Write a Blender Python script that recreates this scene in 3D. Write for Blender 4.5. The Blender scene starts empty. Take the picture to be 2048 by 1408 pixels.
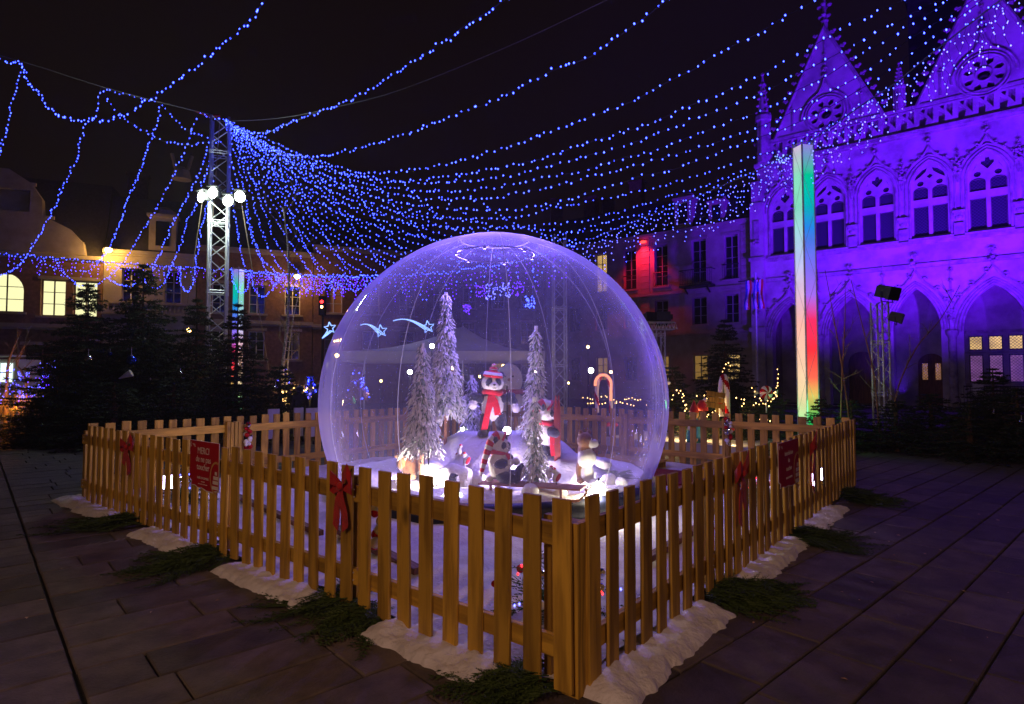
import bpy, bmesh, math, random
from mathutils import Vector, Matrix, Euler, noise
random.seed(7)
R = math.radians
scene = bpy.context.scene
COL = scene.collection

# ---------------------------------------------------------------- camera
F = 1198.0
TILT = math.atan(50 / F)
CAMZ = 1.6
cam = bpy.data.objects.new("camera", bpy.data.cameras.new("camera"))
COL.objects.link(cam)
cam.location = (0, 0, CAMZ)
cam.rotation_euler = (R(90) + TILT, 0, 0)
cam.data.sensor_width = 36
cam.data.lens = 36 * F / 2048
cam.data.clip_start = 0.05
cam.data.clip_end = 400
scene.camera = cam

# ---------------------------------------------------------------- night sky, exposure
world = bpy.data.worlds.new("World")
scene.world = world
world.use_nodes = True
wn = world.node_tree
wn.nodes.clear()
wo = wn.nodes.new("ShaderNodeOutputWorld")
wb = wn.nodes.new("ShaderNodeBackground")
wb.inputs["Color"].default_value = (0.0044, 0.0022, 0.0026, 1)
wb.inputs["Strength"].default_value = 1.0
wn.links.new(wb.outputs[0], wo.inputs[0])
scene.view_settings.view_transform = 'Standard'
scene.view_settings.look = 'None'
scene.view_settings.exposure = 0
scene.view_settings.gamma = 1
scene.view_settings.use_curve_mapping = False
cy = scene.cycles
cy.use_denoising = True
cy.max_bounces = 6
cy.diffuse_bounces = 2
cy.glossy_bounces = 3
cy.transmission_bounces = 4
cy.transparent_max_bounces = 24
cy.sample_clamp_indirect = 2.0
cy.sample_clamp_direct = 0.0
cy.caustics_reflective = False
cy.caustics_refractive = False

def add_light(kind, name, loc, energy, color, target=None, size=0.1, angle=60, blend=0.5, parent=None):
    l = bpy.data.lights.new(name, kind)
    l.energy = energy
    l.color = color
    if kind == 'AREA':
        l.size = size
    else:
        l.shadow_soft_size = size
    if kind == 'SPOT':
        l.spot_size = R(angle)
        l.spot_blend = blend
    o = bpy.data.objects.new(name, l)
    COL.objects.link(o)
    o.location = loc
    if target is not None:
        o.rotation_euler = (Vector(target) - Vector(loc)).to_track_quat('-Z', 'Y').to_euler()
    if parent is not None:
        o.parent = parent
    return o

ORANGE = (1.0, 0.50, 0.16)
VIOLET = (0.34, 0.19, 1.0)
PURPLE = (0.10, 0.004, 1.0)
# sodium street lamps of the square, behind the photographer
add_light('SPOT', 'street_lamp_light', (-4.5, -5.5, 6.5), 1150, (1.0, 0.60, 0.38), (1.0, 5.0, 0.3), 0.25, 75, 0.8)
add_light('SPOT', 'street_lamp_light', (6.0, -6.0, 6.5), 380, (1.0, 0.56, 0.46), (2.0, 5.0, 0.3), 0.25, 80, 0.8)
# violet wash on the town hall from floodlights on the ground in front of it
for (x, y, e, t) in ((15.0, 23.0, 17000, (17.5, 34.5, 16.5)), (18.0, 20.0, 24000, (21.0, 31.5, 16.0)),
                     (21.5, 17.0, 24000, (25.5, 27.5, 16.5))):
    add_light('SPOT', 'facade_flood_light', (x, y, 1.0), e, PURPLE, t, 0.15, 92, 0.8)

# ---------------------------------------------------------------- helpers
def ray(px, py):
    dx = px - 1024.0
    u = 704.0 - py
    y = F * math.cos(TILT) - u * math.sin(TILT)
    z = F * math.sin(TILT) + u * math.cos(TILT)
    return dx / y, z / y
def P(px, py, Y):
    a, b = ray(px, py)
    return Vector((a * Y, Y, CAMZ + b * Y))
def G(px, py, z=0.0):
    a, b = ray(px, py)
    Y = (z - CAMZ) / b
    return Vector((a * Y, Y, z))
def XZ(px, Y):
    return Vector(((px - 1024) / F * Y, Y, 0))
def inframe(v):
    if v.y < 0.3: return False
    px = 1024 + v.x / v.y * F
    py = 754 - (v.z - CAMZ) / v.y * F
    return -600 < px < 2650 and py < 2300

def rnd(a, b): return random.uniform(a, b)

def tag(o, label=None, cat=None, group=None, kind=None):
    if label: o['label'] = label
    if cat: o['category'] = cat
    if group: o['group'] = group
    if kind: o['kind'] = kind
    return o

def empty(name, loc, rz=0.0, label=None, cat=None, group=None, parent=None):
    o = bpy.data.objects.new(name, None)
    COL.objects.link(o)
    o.empty_display_size = 0.2
    o.location = loc
    o.rotation_euler = (0, 0, rz)
    if parent is not None: o.parent = parent
    return tag(o, label, cat, group)

def copy_tree(o, parent=None):
    c = o.copy()
    COL.objects.link(c)
    if parent is not None: c.parent = parent
    for ch in list(o.children):
        copy_tree(ch, c)
    return c

class MB:
    def __init__(s):
        s.v = []; s.f = []; s.m = []
    def add(s, vs, fs, m=0, M=None):
        k = len(s.v)
        if M is not None: vs = [M @ Vector(q) for q in vs]
        s.v.extend([tuple(q) for q in vs])
        s.f.extend([tuple(i + k for i in q) for q in fs])
        s.m.extend([m] * len(fs))
        return s
    def box(s, c, d, rot=None, m=0, taper=1.0):
        x, y, z = d[0] / 2, d[1] / 2, d[2] / 2
        t = taper
        vs = [Vector(q) for q in ((-x, -y, -z), (x, -y, -z), (x, y, -z), (-x, y, -z), (-x*t, -y*t, z), (x*t, -y*t, z), (x*t, y*t, z), (-x*t, y*t, z))]
        if rot is not None:
            E_ = Euler(rot).to_matrix() if not isinstance(rot, Matrix) else rot
            vs = [E_ @ q for q in vs]
        vs = [q + Vector(c) for q in vs]
        return s.add(vs, [(0, 3, 2, 1), (4, 5, 6, 7), (0, 1, 5, 4), (1, 2, 6, 5), (2, 3, 7, 6), (3, 0, 4, 7)], m)
    def tube(s, pts, r, n=6, m=0, cap=True, matf=None):
        pts = [Vector(q) for q in pts]
        N = len(pts)
        rr = r if isinstance(r, (list, tuple)) else [r] * N
        k = len(s.v)
        up = Vector((0, 0, 1))
        prev = None
        for i, q in enumerate(pts):
            t = (pts[min(i + 1, N - 1)] - pts[max(i - 1, 0)])
            if t.length < 1e-9: t = Vector((0, 0, 1))
            t.normalize()
            if prev is None:
                a = up if abs(t.z) < 0.9 else Vector((1, 0, 0))
                u = t.cross(a).normalized()
            else:
                u = (prev - t * prev.dot(t))
                u = u.normalized() if u.length > 1e-6 else t.cross(up).normalized()
            prev = u
            w = t.cross(u)
            for j in range(n):
                an = 2 * math.pi * j / n
                s.v.append(tuple(q + (u * math.cos(an) + w * math.sin(an)) * rr[i]))
        for i in range(N - 1):
            for j in range(n):
                a = k + i * n + j; b = k + i * n + (j + 1) % n
                s.f.append((a, b, b + n, a + n)); s.m.append(matf(i, j) if matf else m)
        if cap:
            s.f.append(tuple(k + j for j in range(n))[::-1]); s.m.append(m)
            s.f.append(tuple(k + (N - 1) * n + j for j in range(n))); s.m.append(m)
        return s
    def ell(s, c, r, seg=12, ring=8, rot=None, m=0, matf=None):
        if isinstance(r, (int, float)): r = (r, r, r)
        k = len(s.v)
        E_ = Euler(rot).to_matrix() if rot is not None else None
        def put(q):
            q = Vector((q[0] * r[0], q[1] * r[1], q[2] * r[2]))
            if E_ is not None: q = E_ @ q
            s.v.append(tuple(q + Vector(c)))
        put((0, 0, 1))
        for i in range(1, ring):
            th = math.pi * i / ring
            for j in range(seg):
                ph = 2 * math.pi * j / seg
                put((math.sin(th) * math.cos(ph), math.sin(th) * math.sin(ph), math.cos(th)))
        put((0, 0, -1))
        last = len(s.v) - 1
        for j in range(seg):
            s.f.append((k, k + 1 + j, k + 1 + (j + 1) % seg)); s.m.append(matf(0, j) if matf else m)
            b = k + 1 + (ring - 2) * seg
            s.f.append((b + (j + 1) % seg, b + j, last)); s.m.append(matf(ring - 1, j) if matf else m)
        for i in range(ring - 2):
            for j in range(seg):
                a = k + 1 + i * seg + j; b = k + 1 + i * seg + (j + 1) % seg
                s.f.append((a, a + seg, b + seg, b)); s.m.append(matf(i + 1, j) if matf else m)
        return s
    def lathe(s, prof, c=(0, 0, 0), n=16, m=0, matf=None, cap=True):
        k = len(s.v)
        for (r, z) in prof:
            for j in range(n):
                a = 2 * math.pi * j / n
                s.v.append((c[0] + r * math.cos(a), c[1] + r * math.sin(a), c[2] + z))
        for i in range(len(prof) - 1):
            for j in range(n):
                a = k + i * n + j; b = k + i * n + (j + 1) % n
                s.f.append((a, b, b + n, a + n)); s.m.append(matf(i, j) if matf else m)
        if cap:
            s.f.append(tuple(k + j for j in range(n))[::-1]); s.m.append(m)
            s.f.append(tuple(k + (len(prof) - 1) * n + j for j in range(n))); s.m.append(m)
        return s
    def octa(s, c, r, m=0, d=None):
        c = Vector(c)
        ax = [Vector((1, 0, 0)), Vector((0, 1, 0)), Vector((0, 0, 1))]
        k = len(s.v)
        for a in ax:
            rr = r * (1.35 if a.z else 1)
            s.v.append(tuple(c + a * rr)); s.v.append(tuple(c - a * rr))
        for (a, b, q) in ((0, 2, 4), (2, 1, 4), (1, 3, 4), (3, 0, 4), (2, 0, 5), (1, 2, 5), (3, 1, 5), (0, 3, 5)):
            s.f.append((k + a, k + b, k + q)); s.m.append(m)
        return s
    def mesh(s, name, mats, smooth=False):
        me = bpy.data.meshes.new(name)
        me.from_pydata(s.v, [], s.f)
        if not isinstance(mats, (list, tuple)): mats = [mats]
        for q in mats: me.materials.append(q)
        if len(mats) > 1: me.polygons.foreach_set('material_index', s.m)
        if smooth: me.polygons.foreach_set('use_smooth', [True] * len(me.polygons))
        me.update()
        return me
    def build(s, name, mats, parent=None, loc=None, rz=0, smooth=False):
        o = bpy.data.objects.new(name, s.mesh(name, mats, smooth))
        COL.objects.link(o)
        if parent is not None: o.parent = parent
        if loc is not None: o.location = loc
        if rz: o.rotation_euler = (0, 0, rz)
        return o

def plate_mesh(name, loops, thick, mat, y0=0.0, bevel=0.0):
    """flat shape in the XZ plane with holes, extruded along Y; front face at y0-thick"""
    cu = bpy.data.curves.new(name, 'CURVE')
    cu.dimensions = '2D'
    cu.fill_mode = 'BOTH'
    cu.extrude = thick / 2
    for lp in loops:
        sp = cu.splines.new('POLY')
        sp.points.add(len(lp) - 1)
        for i, (x, z) in enumerate(lp): sp.points[i].co = (x, z, 0, 1)
        sp.use_cyclic_u = True
    o = bpy.data.objects.new(name, cu)
    me = bpy.data.meshes.new_from_object(o)
    bpy.data.objects.remove(o)
    bpy.data.curves.remove(cu)
    me.name = name
    for v in me.vertices:
        x, z, y = v.co
        v.co = (x, y0 - thick / 2 - y, z)
    me.flip_normals() if False else None
    me.materials.clear()
    me.materials.append(mat)
    me.update()
    return me
def plate(name, loops, thick, mat, parent, y0=0.0):
    o = bpy.data.objects.new(name, plate_mesh(name, loops, thick, mat, y0))
    COL.objects.link(o)
    if parent is not None: o.parent = parent
    return o
def rect(x0, x1, z0, z1): return [(x0, z0), (x1, z0), (x1, z1), (x0, z1)]
def arch(cx, h, z0, zs, zt, n=9):
    """closed opening with a pointed or elliptical head"""
    H = zt - zs
    pts = [(cx - h, z0), (cx + h, z0)]
    right = []
    if H > h * 1.001:
        c = (H * H - h * h) / (2 * h); rad = h + c
        a1 = math.atan2(H, c)
        for i in range(n + 1):
            a = a1 * i / n
            right.append((cx - c + rad * math.cos(a), zs + rad * math.sin(a)))
    else:
        for i in range(n + 1):
            a = math.pi / 2 * i / n
            right.append((cx + h * math.cos(a), zs + H * math.sin(a)))
    left = [(2 * cx - x, z) for (x, z) in right[:-1]][::-1]
    return pts + right + left
def circ(cx, cz, r, n=16, a0=0): return [(cx + r * math.cos(a0 + 2 * math.pi * i / n), cz + r * math.sin(a0 + 2 * math.pi * i / n)) for i in range(n)]

def text_mesh(body, size, mat, depth=0.002, align='CENTER'):
    cu = bpy.data.curves.new('text', 'FONT')
    cu.body = body; cu.size = size; cu.extrude = depth; cu.align_x = align; cu.resolution_u = 3
    o = bpy.data.objects.new('text', cu)
    me = bpy.data.meshes.new_from_object(o)
    bpy.data.objects.remove(o); bpy.data.curves.remove(cu)
    me.materials.clear(); me.materials.append(mat)
    return me

# ---------------------------------------------------------------- materials
def nd(nt, t, **kw):
    n = nt.nodes.new(t)
    for k, v in kw.items():
        if k.startswith('i_'): n.inputs[k[2:].replace('_', ' ')].default_value = v
        else: setattr(n, k, v)
    return n
def mat(name, c1, c2=None, scale=8, rough=0.7, bump=0.0, bscale=None, metal=0.0, detail=6, stretch=(1, 1, 1), rand=0.0, spec=0.4,
        sheen=0.0, contrast=(0.35, 0.65), transl=0.0):
    m = bpy.data.materials.new(name); m.use_nodes = True
    nt = m.node_tree; b = nt.nodes['Principled BSDF']; L = nt.links.new
    b.inputs['Roughness'].default_value = rough
    b.inputs['Metallic'].default_value = metal
    b.inputs['Specular IOR Level'].default_value = spec
    if sheen: b.inputs['Sheen Weight'].default_value = sheen
    c2 = c2 or tuple(min(1, x * 0.7) for x in c1)
    tc = nd(nt, 'ShaderNodeTexCoord'); mp = nd(nt, 'ShaderNodeMapping'); mp.inputs['Scale'].default_value = stretch
    L(tc.outputs['Object'], mp.inputs['Vector'])
    oi = nd(nt, 'ShaderNodeObjectInfo')
    if rand:
        ml = nd(nt, 'ShaderNodeMath', operation='MULTIPLY'); ml.inputs[1].default_value = 37.0
        L(oi.outputs['Random'], ml.inputs[0]); L(ml.outputs[0], mp.inputs['Location'])
    nz = nd(nt, 'ShaderNodeTexNoise', i_Scale=scale, i_Detail=detail, i_Roughness=0.6)
    L(mp.outputs[0], nz.inputs['Vector'])
    cr = nd(nt, 'ShaderNodeValToRGB')
    cr.color_ramp.elements[0].position = contrast[0]; cr.color_ramp.elements[0].color = (*c2, 1)
    cr.color_ramp.elements[1].position = contrast[1]; cr.color_ramp.elements[1].color = (*c1, 1)
    L(nz.outputs['Fac'], cr.inputs['Fac'])
    out = cr.outputs['Color']
    if rand:
        hs = nd(nt, 'ShaderNodeHueSaturation')
        mr = nd(nt, 'ShaderNodeMapRange'); mr.inputs['To Min'].default_value = 1 - rand; mr.inputs['To Max'].default_value = 1 + rand
        L(oi.outputs['Random'], mr.inputs['Value']); L(mr.outputs[0], hs.inputs['Value']); L(out, hs.inputs['Color'])
        out = hs.outputs['Color']
    L(out, b.inputs['Base Color'])
    if bump:
        n2 = nd(nt, 'ShaderNodeTexNoise', i_Scale=bscale or scale * 3, i_Detail=8)
        L(mp.outputs[0], n2.inputs['Vector'])
        bp = nd(nt, 'ShaderNodeBump', i_Strength=bump, i_Distance=0.02)
        L(n2.outputs['Fac'], bp.inputs['Height']); L(bp.outputs[0], b.inputs['Normal'])
    if transl:
        tr = nd(nt, 'ShaderNodeBsdfTranslucent'); L(out, tr.inputs['Color'])
        mx = nd(nt, 'ShaderNodeMixShader'); mx.inputs[0].default_value = transl
        L(b.outputs[0], mx.inputs[1]); L(tr.outputs[0], mx.inputs[2])
        L(mx.outputs[0], nt.nodes['Material Output'].inputs['Surface'])
    return m
def emit(name, c, s, sample=False):
    m = bpy.data.materials.new(name); m.use_nodes = True
    nt = m.node_tree; nt.nodes.clear()
    e = nd(nt, 'ShaderNodeEmission'); e.inputs[0].default_value = (*c, 1); e.inputs[1].default_value = s
    o = nd(nt, 'ShaderNodeOutputMaterial'); nt.links.new(e.outputs[0], o.inputs[0])
    m.cycles.emission_sampling = 'AUTO' if sample else 'NONE'
    return m
def wood(name, c1, c2, rand=0.15):
    m = bpy.data.materials.new(name); m.use_nodes = True
    nt = m.node_tree; b = nt.nodes['Principled BSDF']; L = nt.links.new
    tc = nd(nt, 'ShaderNodeTexCoord'); oi = nd(nt, 'ShaderNodeObjectInfo')
    ml = nd(nt, 'ShaderNodeMath', operation='MULTIPLY'); ml.inputs[1].default_value = 53.0; L(oi.outputs['Random'], ml.inputs[0])
    va = nd(nt, 'ShaderNodeVectorMath', operation='ADD'); L(tc.outputs['Object'], va.inputs[0]); L(ml.outputs[0], va.inputs[1])
    mp = nd(nt, 'ShaderNodeMapping'); mp.inputs['Scale'].default_value = (9, 9, 0.7); L(va.outputs[0], mp.inputs[0])
    n1 = nd(nt, 'ShaderNodeTexNoise', i_Scale=3.0, i_Detail=8, i_Distortion=0.8); L(mp.outputs[0], n1.inputs['Vector'])
    mp2 = nd(nt, 'ShaderNodeMapping'); mp2.inputs['Scale'].default_value = (1, 1, 0.12); L(va.outputs[0], mp2.inputs[0])
    wv = nd(nt, 'ShaderNodeTexWave', wave_type='RINGS', i_Scale=9, i_Distortion=7, i_Detail=3); wv.inputs['Detail Scale'].default_value = 1.2
    L(mp2.outputs[0], wv.inputs['Vector'])
    vo = nd(nt, 'ShaderNodeTexVoronoi', i_Scale=3.2); mp3 = nd(nt, 'ShaderNodeMapping'); mp3.inputs['Scale'].default_value = (1, 1, 0.5)
    L(va.outputs[0], mp3.inputs[0]); L(mp3.outputs[0], vo.inputs['Vector'])
    kn = nd(nt, 'ShaderNodeMapRange'); kn.inputs['From Min'].default_value = 0.04; kn.inputs['From Max'].default_value = 0.13; kn.inputs['To Min'].default_value = 0.35
    L(vo.outputs['Distance'], kn.inputs['Value'])
    a = nd(nt, 'ShaderNodeMath', operation='MULTIPLY_ADD'); a.inputs[1].default_value = 0.45; L(wv.outputs['Fac'], a.inputs[0])
    a2 = nd(nt, 'ShaderNodeMath', operation='MULTIPLY'); a2.inputs[1].default_value = 0.6; L(n1.outputs['Fac'], a2.inputs[0]); L(a2.outputs[0], a.inputs[2])
    cr = nd(nt, 'ShaderNodeValToRGB'); cr.color_ramp.elements[0].color = (*c2, 1); cr.color_ramp.elements[1].color = (*c1, 1)
    cr.color_ramp.elements[0].position = 0.2; cr.color_ramp.elements[1].position = 0.75
    L(a.outputs[0], cr.inputs[0])
    hs = nd(nt, 'ShaderNodeHueSaturation'); mr = nd(nt, 'ShaderNodeMapRange'); mr.inputs['To Min'].default_value = 1 - rand; mr.inputs['To Max'].default_value = 1 + rand
    L(oi.outputs['Random'], mr.inputs['Value'])
    mm = nd(nt, 'ShaderNodeMath', operation='MULTIPLY'); L(mr.outputs[0], mm.inputs[0]); L(kn.outputs[0], mm.inputs[1]); L(mm.outputs[0], hs.inputs['Value'])
    L(cr.outputs[0], hs.inputs['Color']); L(hs.outputs[0], b.inputs['Base Color'])
    b.inputs['Roughness'].default_value = 0.72
    bp = nd(nt, 'ShaderNodeBump', i_Strength=0.35, i_Distance=0.006); L(n1.outputs['Fac'], bp.inputs['Height']); L(bp.outputs[0], b.inputs['Normal'])
    return m

M = {}
M['wood'] = wood('pale_softwood', (0.60, 0.345, 0.040), (0.29, 0.155, 0.018), 0.28)
M['darkwood'] = wood('dark_board', (0.22, 0.09, 0.05), (0.10, 0.04, 0.03))
M['paver'] = mat('grey_paver', (0.135, 0.102, 0.084), (0.070, 0.054, 0.046), 5, 0.75, 0.5, 60, rand=0.34, detail=8)
M['joint'] = mat('joint_sand', (0.030, 0.024, 0.021), (0.016, 0.013, 0.012), 30, 0.95, 0.3)
M['cotton'] = mat('cotton_snow', (0.80, 0.76, 0.80), (0.62, 0.57, 0.58), 5, 0.95, 0.7, 40, sheen=0.2, detail=9)
M['globesnow'] = mat('globe_snow', (0.85, 0.85, 0.85), (0.72, 0.72, 0.74), 6, 0.95, 0.8, 25, sheen=0.2)
M['film_base'] = mat('navy_base', (0.010, 0.012, 0.035), (0.006, 0.008, 0.02), 5, 0.45)
M['flock'] = mat('flocked_needles', (0.92, 0.91, 0.92), (0.30, 0.36, 0.30), 22, 0.9, 0, contrast=(0.34, 0.46))
M['bark'] = mat('bark', (0.16, 0.09, 0.05), (0.07, 0.04, 0.025), 20, 0.9, 0.6, stretch=(1, 1, .3))
M['redbark'] = mat('red_bark', (0.30, 0.14, 0.08), (0.16, 0.07, 0.04), 20, 0.9, 0.6, stretch=(1, 1, .3))
M['birch'] = mat('birch_bark', (0.55, 0.50, 0.45), (0.12, 0.10, 0.09), 9, 0.8, 0.3, stretch=(1, 1, 2.5))
M['twig'] = mat('twig', (0.30, 0.22, 0.15), (0.16, 0.11, 0.08), 12, 0.9)
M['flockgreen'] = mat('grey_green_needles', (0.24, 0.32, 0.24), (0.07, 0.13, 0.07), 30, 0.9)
M['frame'] = mat('grey_window_frame', (0.30, 0.28, 0.26), (0.22, 0.2, 0.19), 4, 0.6)
M['needle'] = mat('spruce_needles', (0.030, 0.050, 0.022), (0.014, 0.026, 0.012), 3, 0.7, transl=0.15)
M['thuja'] = mat('cut_fir_green', (0.065, 0.105, 0.016), (0.028, 0.055, 0.010), 7, 0.6, transl=0.2)
M['stone'] = mat('limestone', (0.50, 0.46, 0.40), (0.27, 0.25, 0.22), 0.9, 0.85, 0.7, 6, detail=10, contrast=(0.36, 0.60))
M['stone2'] = mat('carved_limestone', (0.46, 0.42, 0.37), (0.20, 0.18, 0.16), 2.5, 0.85, 0.9, 9, detail=10)
M['darkstone'] = mat('soot_stone', (0.16, 0.14, 0.12), (0.06, 0.05, 0.05), 3, 0.9, 0.6)
M['render_'] = mat('plaster', (0.38, 0.33, 0.27), (0.27, 0.23, 0.18), 1.5, 0.9, 0.3, 8)
M['brick'] = mat('old_brick', (0.24, 0.13, 0.09), (0.14, 0.075, 0.05), 6, 0.9, 0.4, 20)
M['slate'] = mat('slate', (0.045, 0.042, 0.05), (0.022, 0.02, 0.025), 8, 0.6, 0.4)
M['glass'] = mat('dark_glass', (0.012, 0.013, 0.02), (0.008, 0.008, 0.012), 2, 0.08, spec=0.7)
M['whitepaint'] = mat('white_paint', (0.70, 0.68, 0.64), (0.6, 0.58, 0.54), 4, 0.5)
M['iron'] = mat('black_iron', (0.02, 0.02, 0.022), (0.012, 0.012, 0.013), 8, 0.5)
M['alu'] = mat('truss_aluminium', (0.66, 0.66, 0.68), (0.5, 0.5, 0.52), 12, 0.4, metal=0.3)
M['black'] = mat('black_plastic', (0.014, 0.014, 0.016), (0.008, 0.008, 0.01), 6, 0.5)
M['red'] = mat('red_velvet', (0.55, 0.012, 0.012), (0.36, 0.006, 0.008), 14, 0.75, 0.4, 60, sheen=0.3)
M['scarf'] = mat('red_felt', (0.70, 0.01, 0.03), (0.5, 0.006, 0.02), 20, 0.9, 0.4, sheen=0.3)
M['white'] = mat('white_felt', (0.80, 0.79, 0.78), (0.68, 0.67, 0.66), 20, 0.95, 0.5, 70, sheen=0.4)
M['plushblack'] = mat('navy_black_plush', (0.016, 0.02, 0.045), (0.008, 0.011, 0.026), 30, 0.95, 0.7, 90, sheen=0.5)
M['plushbrown'] = mat('brown_plush', (0.30, 0.13, 0.05), (0.18, 0.07, 0.03), 25, 0.95, 0.7, 90, sheen=0.5)
M['plushtan'] = mat('tan_plush', (0.62, 0.33, 0.12), (0.45, 0.22, 0.08), 25, 0.95, 0.7, 90, sheen=0.5)
M['ballred'] = mat('red_bauble', (0.60, 0.01, 0.02), (0.55, 0.01, 0.015), 5, 0.15, metal=0.5)
M['ballwhite'] = mat('white_bauble', (0.80, 0.76, 0.76), (0.75, 0.7, 0.7), 5, 0.25)
M['ballsilver'] = mat('silver_bauble', (0.8, 0.8, 0.82), (0.75, 0.75, 0.78), 5, 0.12, metal=1.0)
M['ballblue'] = mat('blue_bauble', (0.02, 0.06, 0.45), (0.02, 0.05, 0.35), 5, 0.12, metal=0.9)
M['signred'] = mat('sign_red', (0.42, 0.006, 0.012), (0.36, 0.005, 0.010), 4, 0.5)
M['signwhite'] = mat('sign_white', (0.72, 0.62, 0.60), (0.66, 0.56, 0.55), 4, 0.6)
M['signgold'] = mat('sign_gold', (0.55, 0.30, 0.10), (0.45, 0.23, 0.08), 9, 0.6)
M['carpet'] = mat('red_carpet', (0.25, 0.008, 0.014), (0.18, 0.006, 0.01), 20, 0.95, 0.4)
M['canvas'] = mat('marquee_canvas', (0.60, 0.57, 0.54), (0.52, 0.5, 0.48), 2, 0.7, transl=0.3)
M['flagblue'] = mat('flag_blue', (0.03, 0.06, 0.35)); M['flagwhite'] = mat('flag_white', (0.7, 0.7, 0.7)); M['flagred'] = mat('flag_red', (0.5, 0.02, 0.03))
M['cable'] = mat('green_cable', (0.02, 0.02, 0.06), (0.012, 0.012, 0.04), 6, 0.6)
M['wire'] = mat('steel_wire', (0.10, 0.09, 0.10), (0.07, 0.06, 0.07), 6, 0.5)
M['led'] = emit('blue_led', (0.032, 0.055, 1.0), 17)
M['ledviolet'] = emit('violet_led', (0.11, 0.02, 1.0), 5)
M['ledwhite'] = emit('cold_white_led', (0.10, 0.11, 1.0), 9)
M['warm'] = emit('warm_bulb', (1.0, 0.55, 0.16), 9)
M['lampwhite'] = emit('floodlight_lens', (0.88, 1.0, 0.84), 30)
M['lampviolet'] = emit('violet_floodlight_lens', (0.72, 0.60, 1.0), 30)
M['spotlens'] = emit('spot_lens', (0.92, 0.9, 1.0), 32)
M['sodium'] = emit('sodium_lamp', (1.0, 0.62, 0.16), 30)
M['redlamp'] = emit('red_lamp', (1.0, 0.02, 0.02), 8)
M['winlit'] = emit('lit_room', (1.0, 0.97, 0.50), 1.1)
M['winwarm'] = emit('warm_window', (1.0, 0.55, 0.14), 0.22)
M['neon'] = emit('ice_blue_tube', (0.22, 0.38, 1.0), 2.6)

def film_material():
    m = bpy.data.materials.new('clear_vinyl_film'); m.use_nodes = True
    nt = m.node_tree; nt.nodes.clear(); L = nt.links.new
    lw = nd(nt, 'ShaderNodeLayerWeight'); lw.inputs['Blend'].default_value = 0.5
    p5 = nd(nt, 'ShaderNodeMath', operation='POWER'); p5.inputs[1].default_value = 4.0; L(lw.outputs['Facing'], p5.inputs[0])
    fr = nd(nt, 'ShaderNodeMath', operation='MULTIPLY_ADD', use_clamp=True); fr.inputs[1].default_value = 0.55; fr.inputs[2].default_value = 0.045; L(p5.outputs[0], fr.inputs[0])
    p3 = nd(nt, 'ShaderNodeMath', operation='POWER'); p3.inputs[1].default_value = 3.2; L(lw.outputs['Facing'], p3.inputs[0])
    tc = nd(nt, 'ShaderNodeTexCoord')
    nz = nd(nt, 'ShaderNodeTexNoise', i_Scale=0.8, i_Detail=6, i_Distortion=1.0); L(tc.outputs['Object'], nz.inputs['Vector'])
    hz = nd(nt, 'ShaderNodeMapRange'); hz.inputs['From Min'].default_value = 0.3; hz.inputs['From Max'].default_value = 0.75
    hz.inputs['To Min'].default_value = 0.03; hz.inputs['To Max'].default_value = 0.105; L(nz.outputs['Fac'], hz.inputs['Value'])  # cloudy veil in the film stands in for mist inside the dome
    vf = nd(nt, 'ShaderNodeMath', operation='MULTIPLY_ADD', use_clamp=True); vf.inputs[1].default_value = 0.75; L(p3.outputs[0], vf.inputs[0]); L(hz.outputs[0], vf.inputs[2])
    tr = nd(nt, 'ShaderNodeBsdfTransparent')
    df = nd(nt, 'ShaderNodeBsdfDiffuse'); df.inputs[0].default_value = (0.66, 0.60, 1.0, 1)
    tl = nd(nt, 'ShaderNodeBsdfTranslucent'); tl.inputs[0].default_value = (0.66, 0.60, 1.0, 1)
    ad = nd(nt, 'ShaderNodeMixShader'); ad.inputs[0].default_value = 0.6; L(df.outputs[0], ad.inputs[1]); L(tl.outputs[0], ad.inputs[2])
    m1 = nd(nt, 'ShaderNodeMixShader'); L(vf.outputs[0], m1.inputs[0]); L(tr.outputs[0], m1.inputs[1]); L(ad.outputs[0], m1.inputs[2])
    gl = nd(nt, 'ShaderNodeBsdfGlossy'); gl.inputs['Roughness'].default_value = 0.03
    wv = nd(nt, 'ShaderNodeTexNoise', i_Scale=2.2, i_Detail=2); L(tc.outputs['Object'], wv.inputs['Vector'])
    bp = nd(nt, 'ShaderNodeBump', i_Strength=0.25, i_Distance=0.05); L(wv.outputs['Fac'], bp.inputs['Height']); L(bp.outputs[0], gl.inputs['Normal'])
    m2 = nd(nt, 'ShaderNodeMixShader'); L(fr.outputs[0], m2.inputs[0]); L(m1.outputs[0], m2.inputs[1]); L(gl.outputs[0], m2.inputs[2])
    o = nd(nt, 'ShaderNodeOutputMaterial'); L(m2.outputs[0], o.inputs[0])
    return m
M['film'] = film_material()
def seam_material():
    m = bpy.data.materials.new('welded_seam'); m.use_nodes = True
    nt = m.node_tree; nt.nodes.clear(); L = nt.links.new
    tr = nd(nt, 'ShaderNodeBsdfTransparent'); df = nd(nt, 'ShaderNodeBsdfTranslucent'); df.inputs[0].default_value = (.9, .9, .95, 1)
    d2 = nd(nt, 'ShaderNodeBsdfDiffuse'); d2.inputs[0].default_value = (.9, .9, .95, 1)
    a = nd(nt, 'ShaderNodeMixShader'); a.inputs[0].default_value = .5; L(df.outputs[0], a.inputs[1]); L(d2.outputs[0], a.inputs[2])
    x = nd(nt, 'ShaderNodeMixShader'); x.inputs[0].default_value = 0.6; L(tr.outputs[0], x.inputs[1]); L(a.outputs[0], x.inputs[2])
    o = nd(nt, 'ShaderNodeOutputMaterial'); L(x.outputs[0], o.inputs[0])
    return m
M['seam'] = seam_material()
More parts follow.
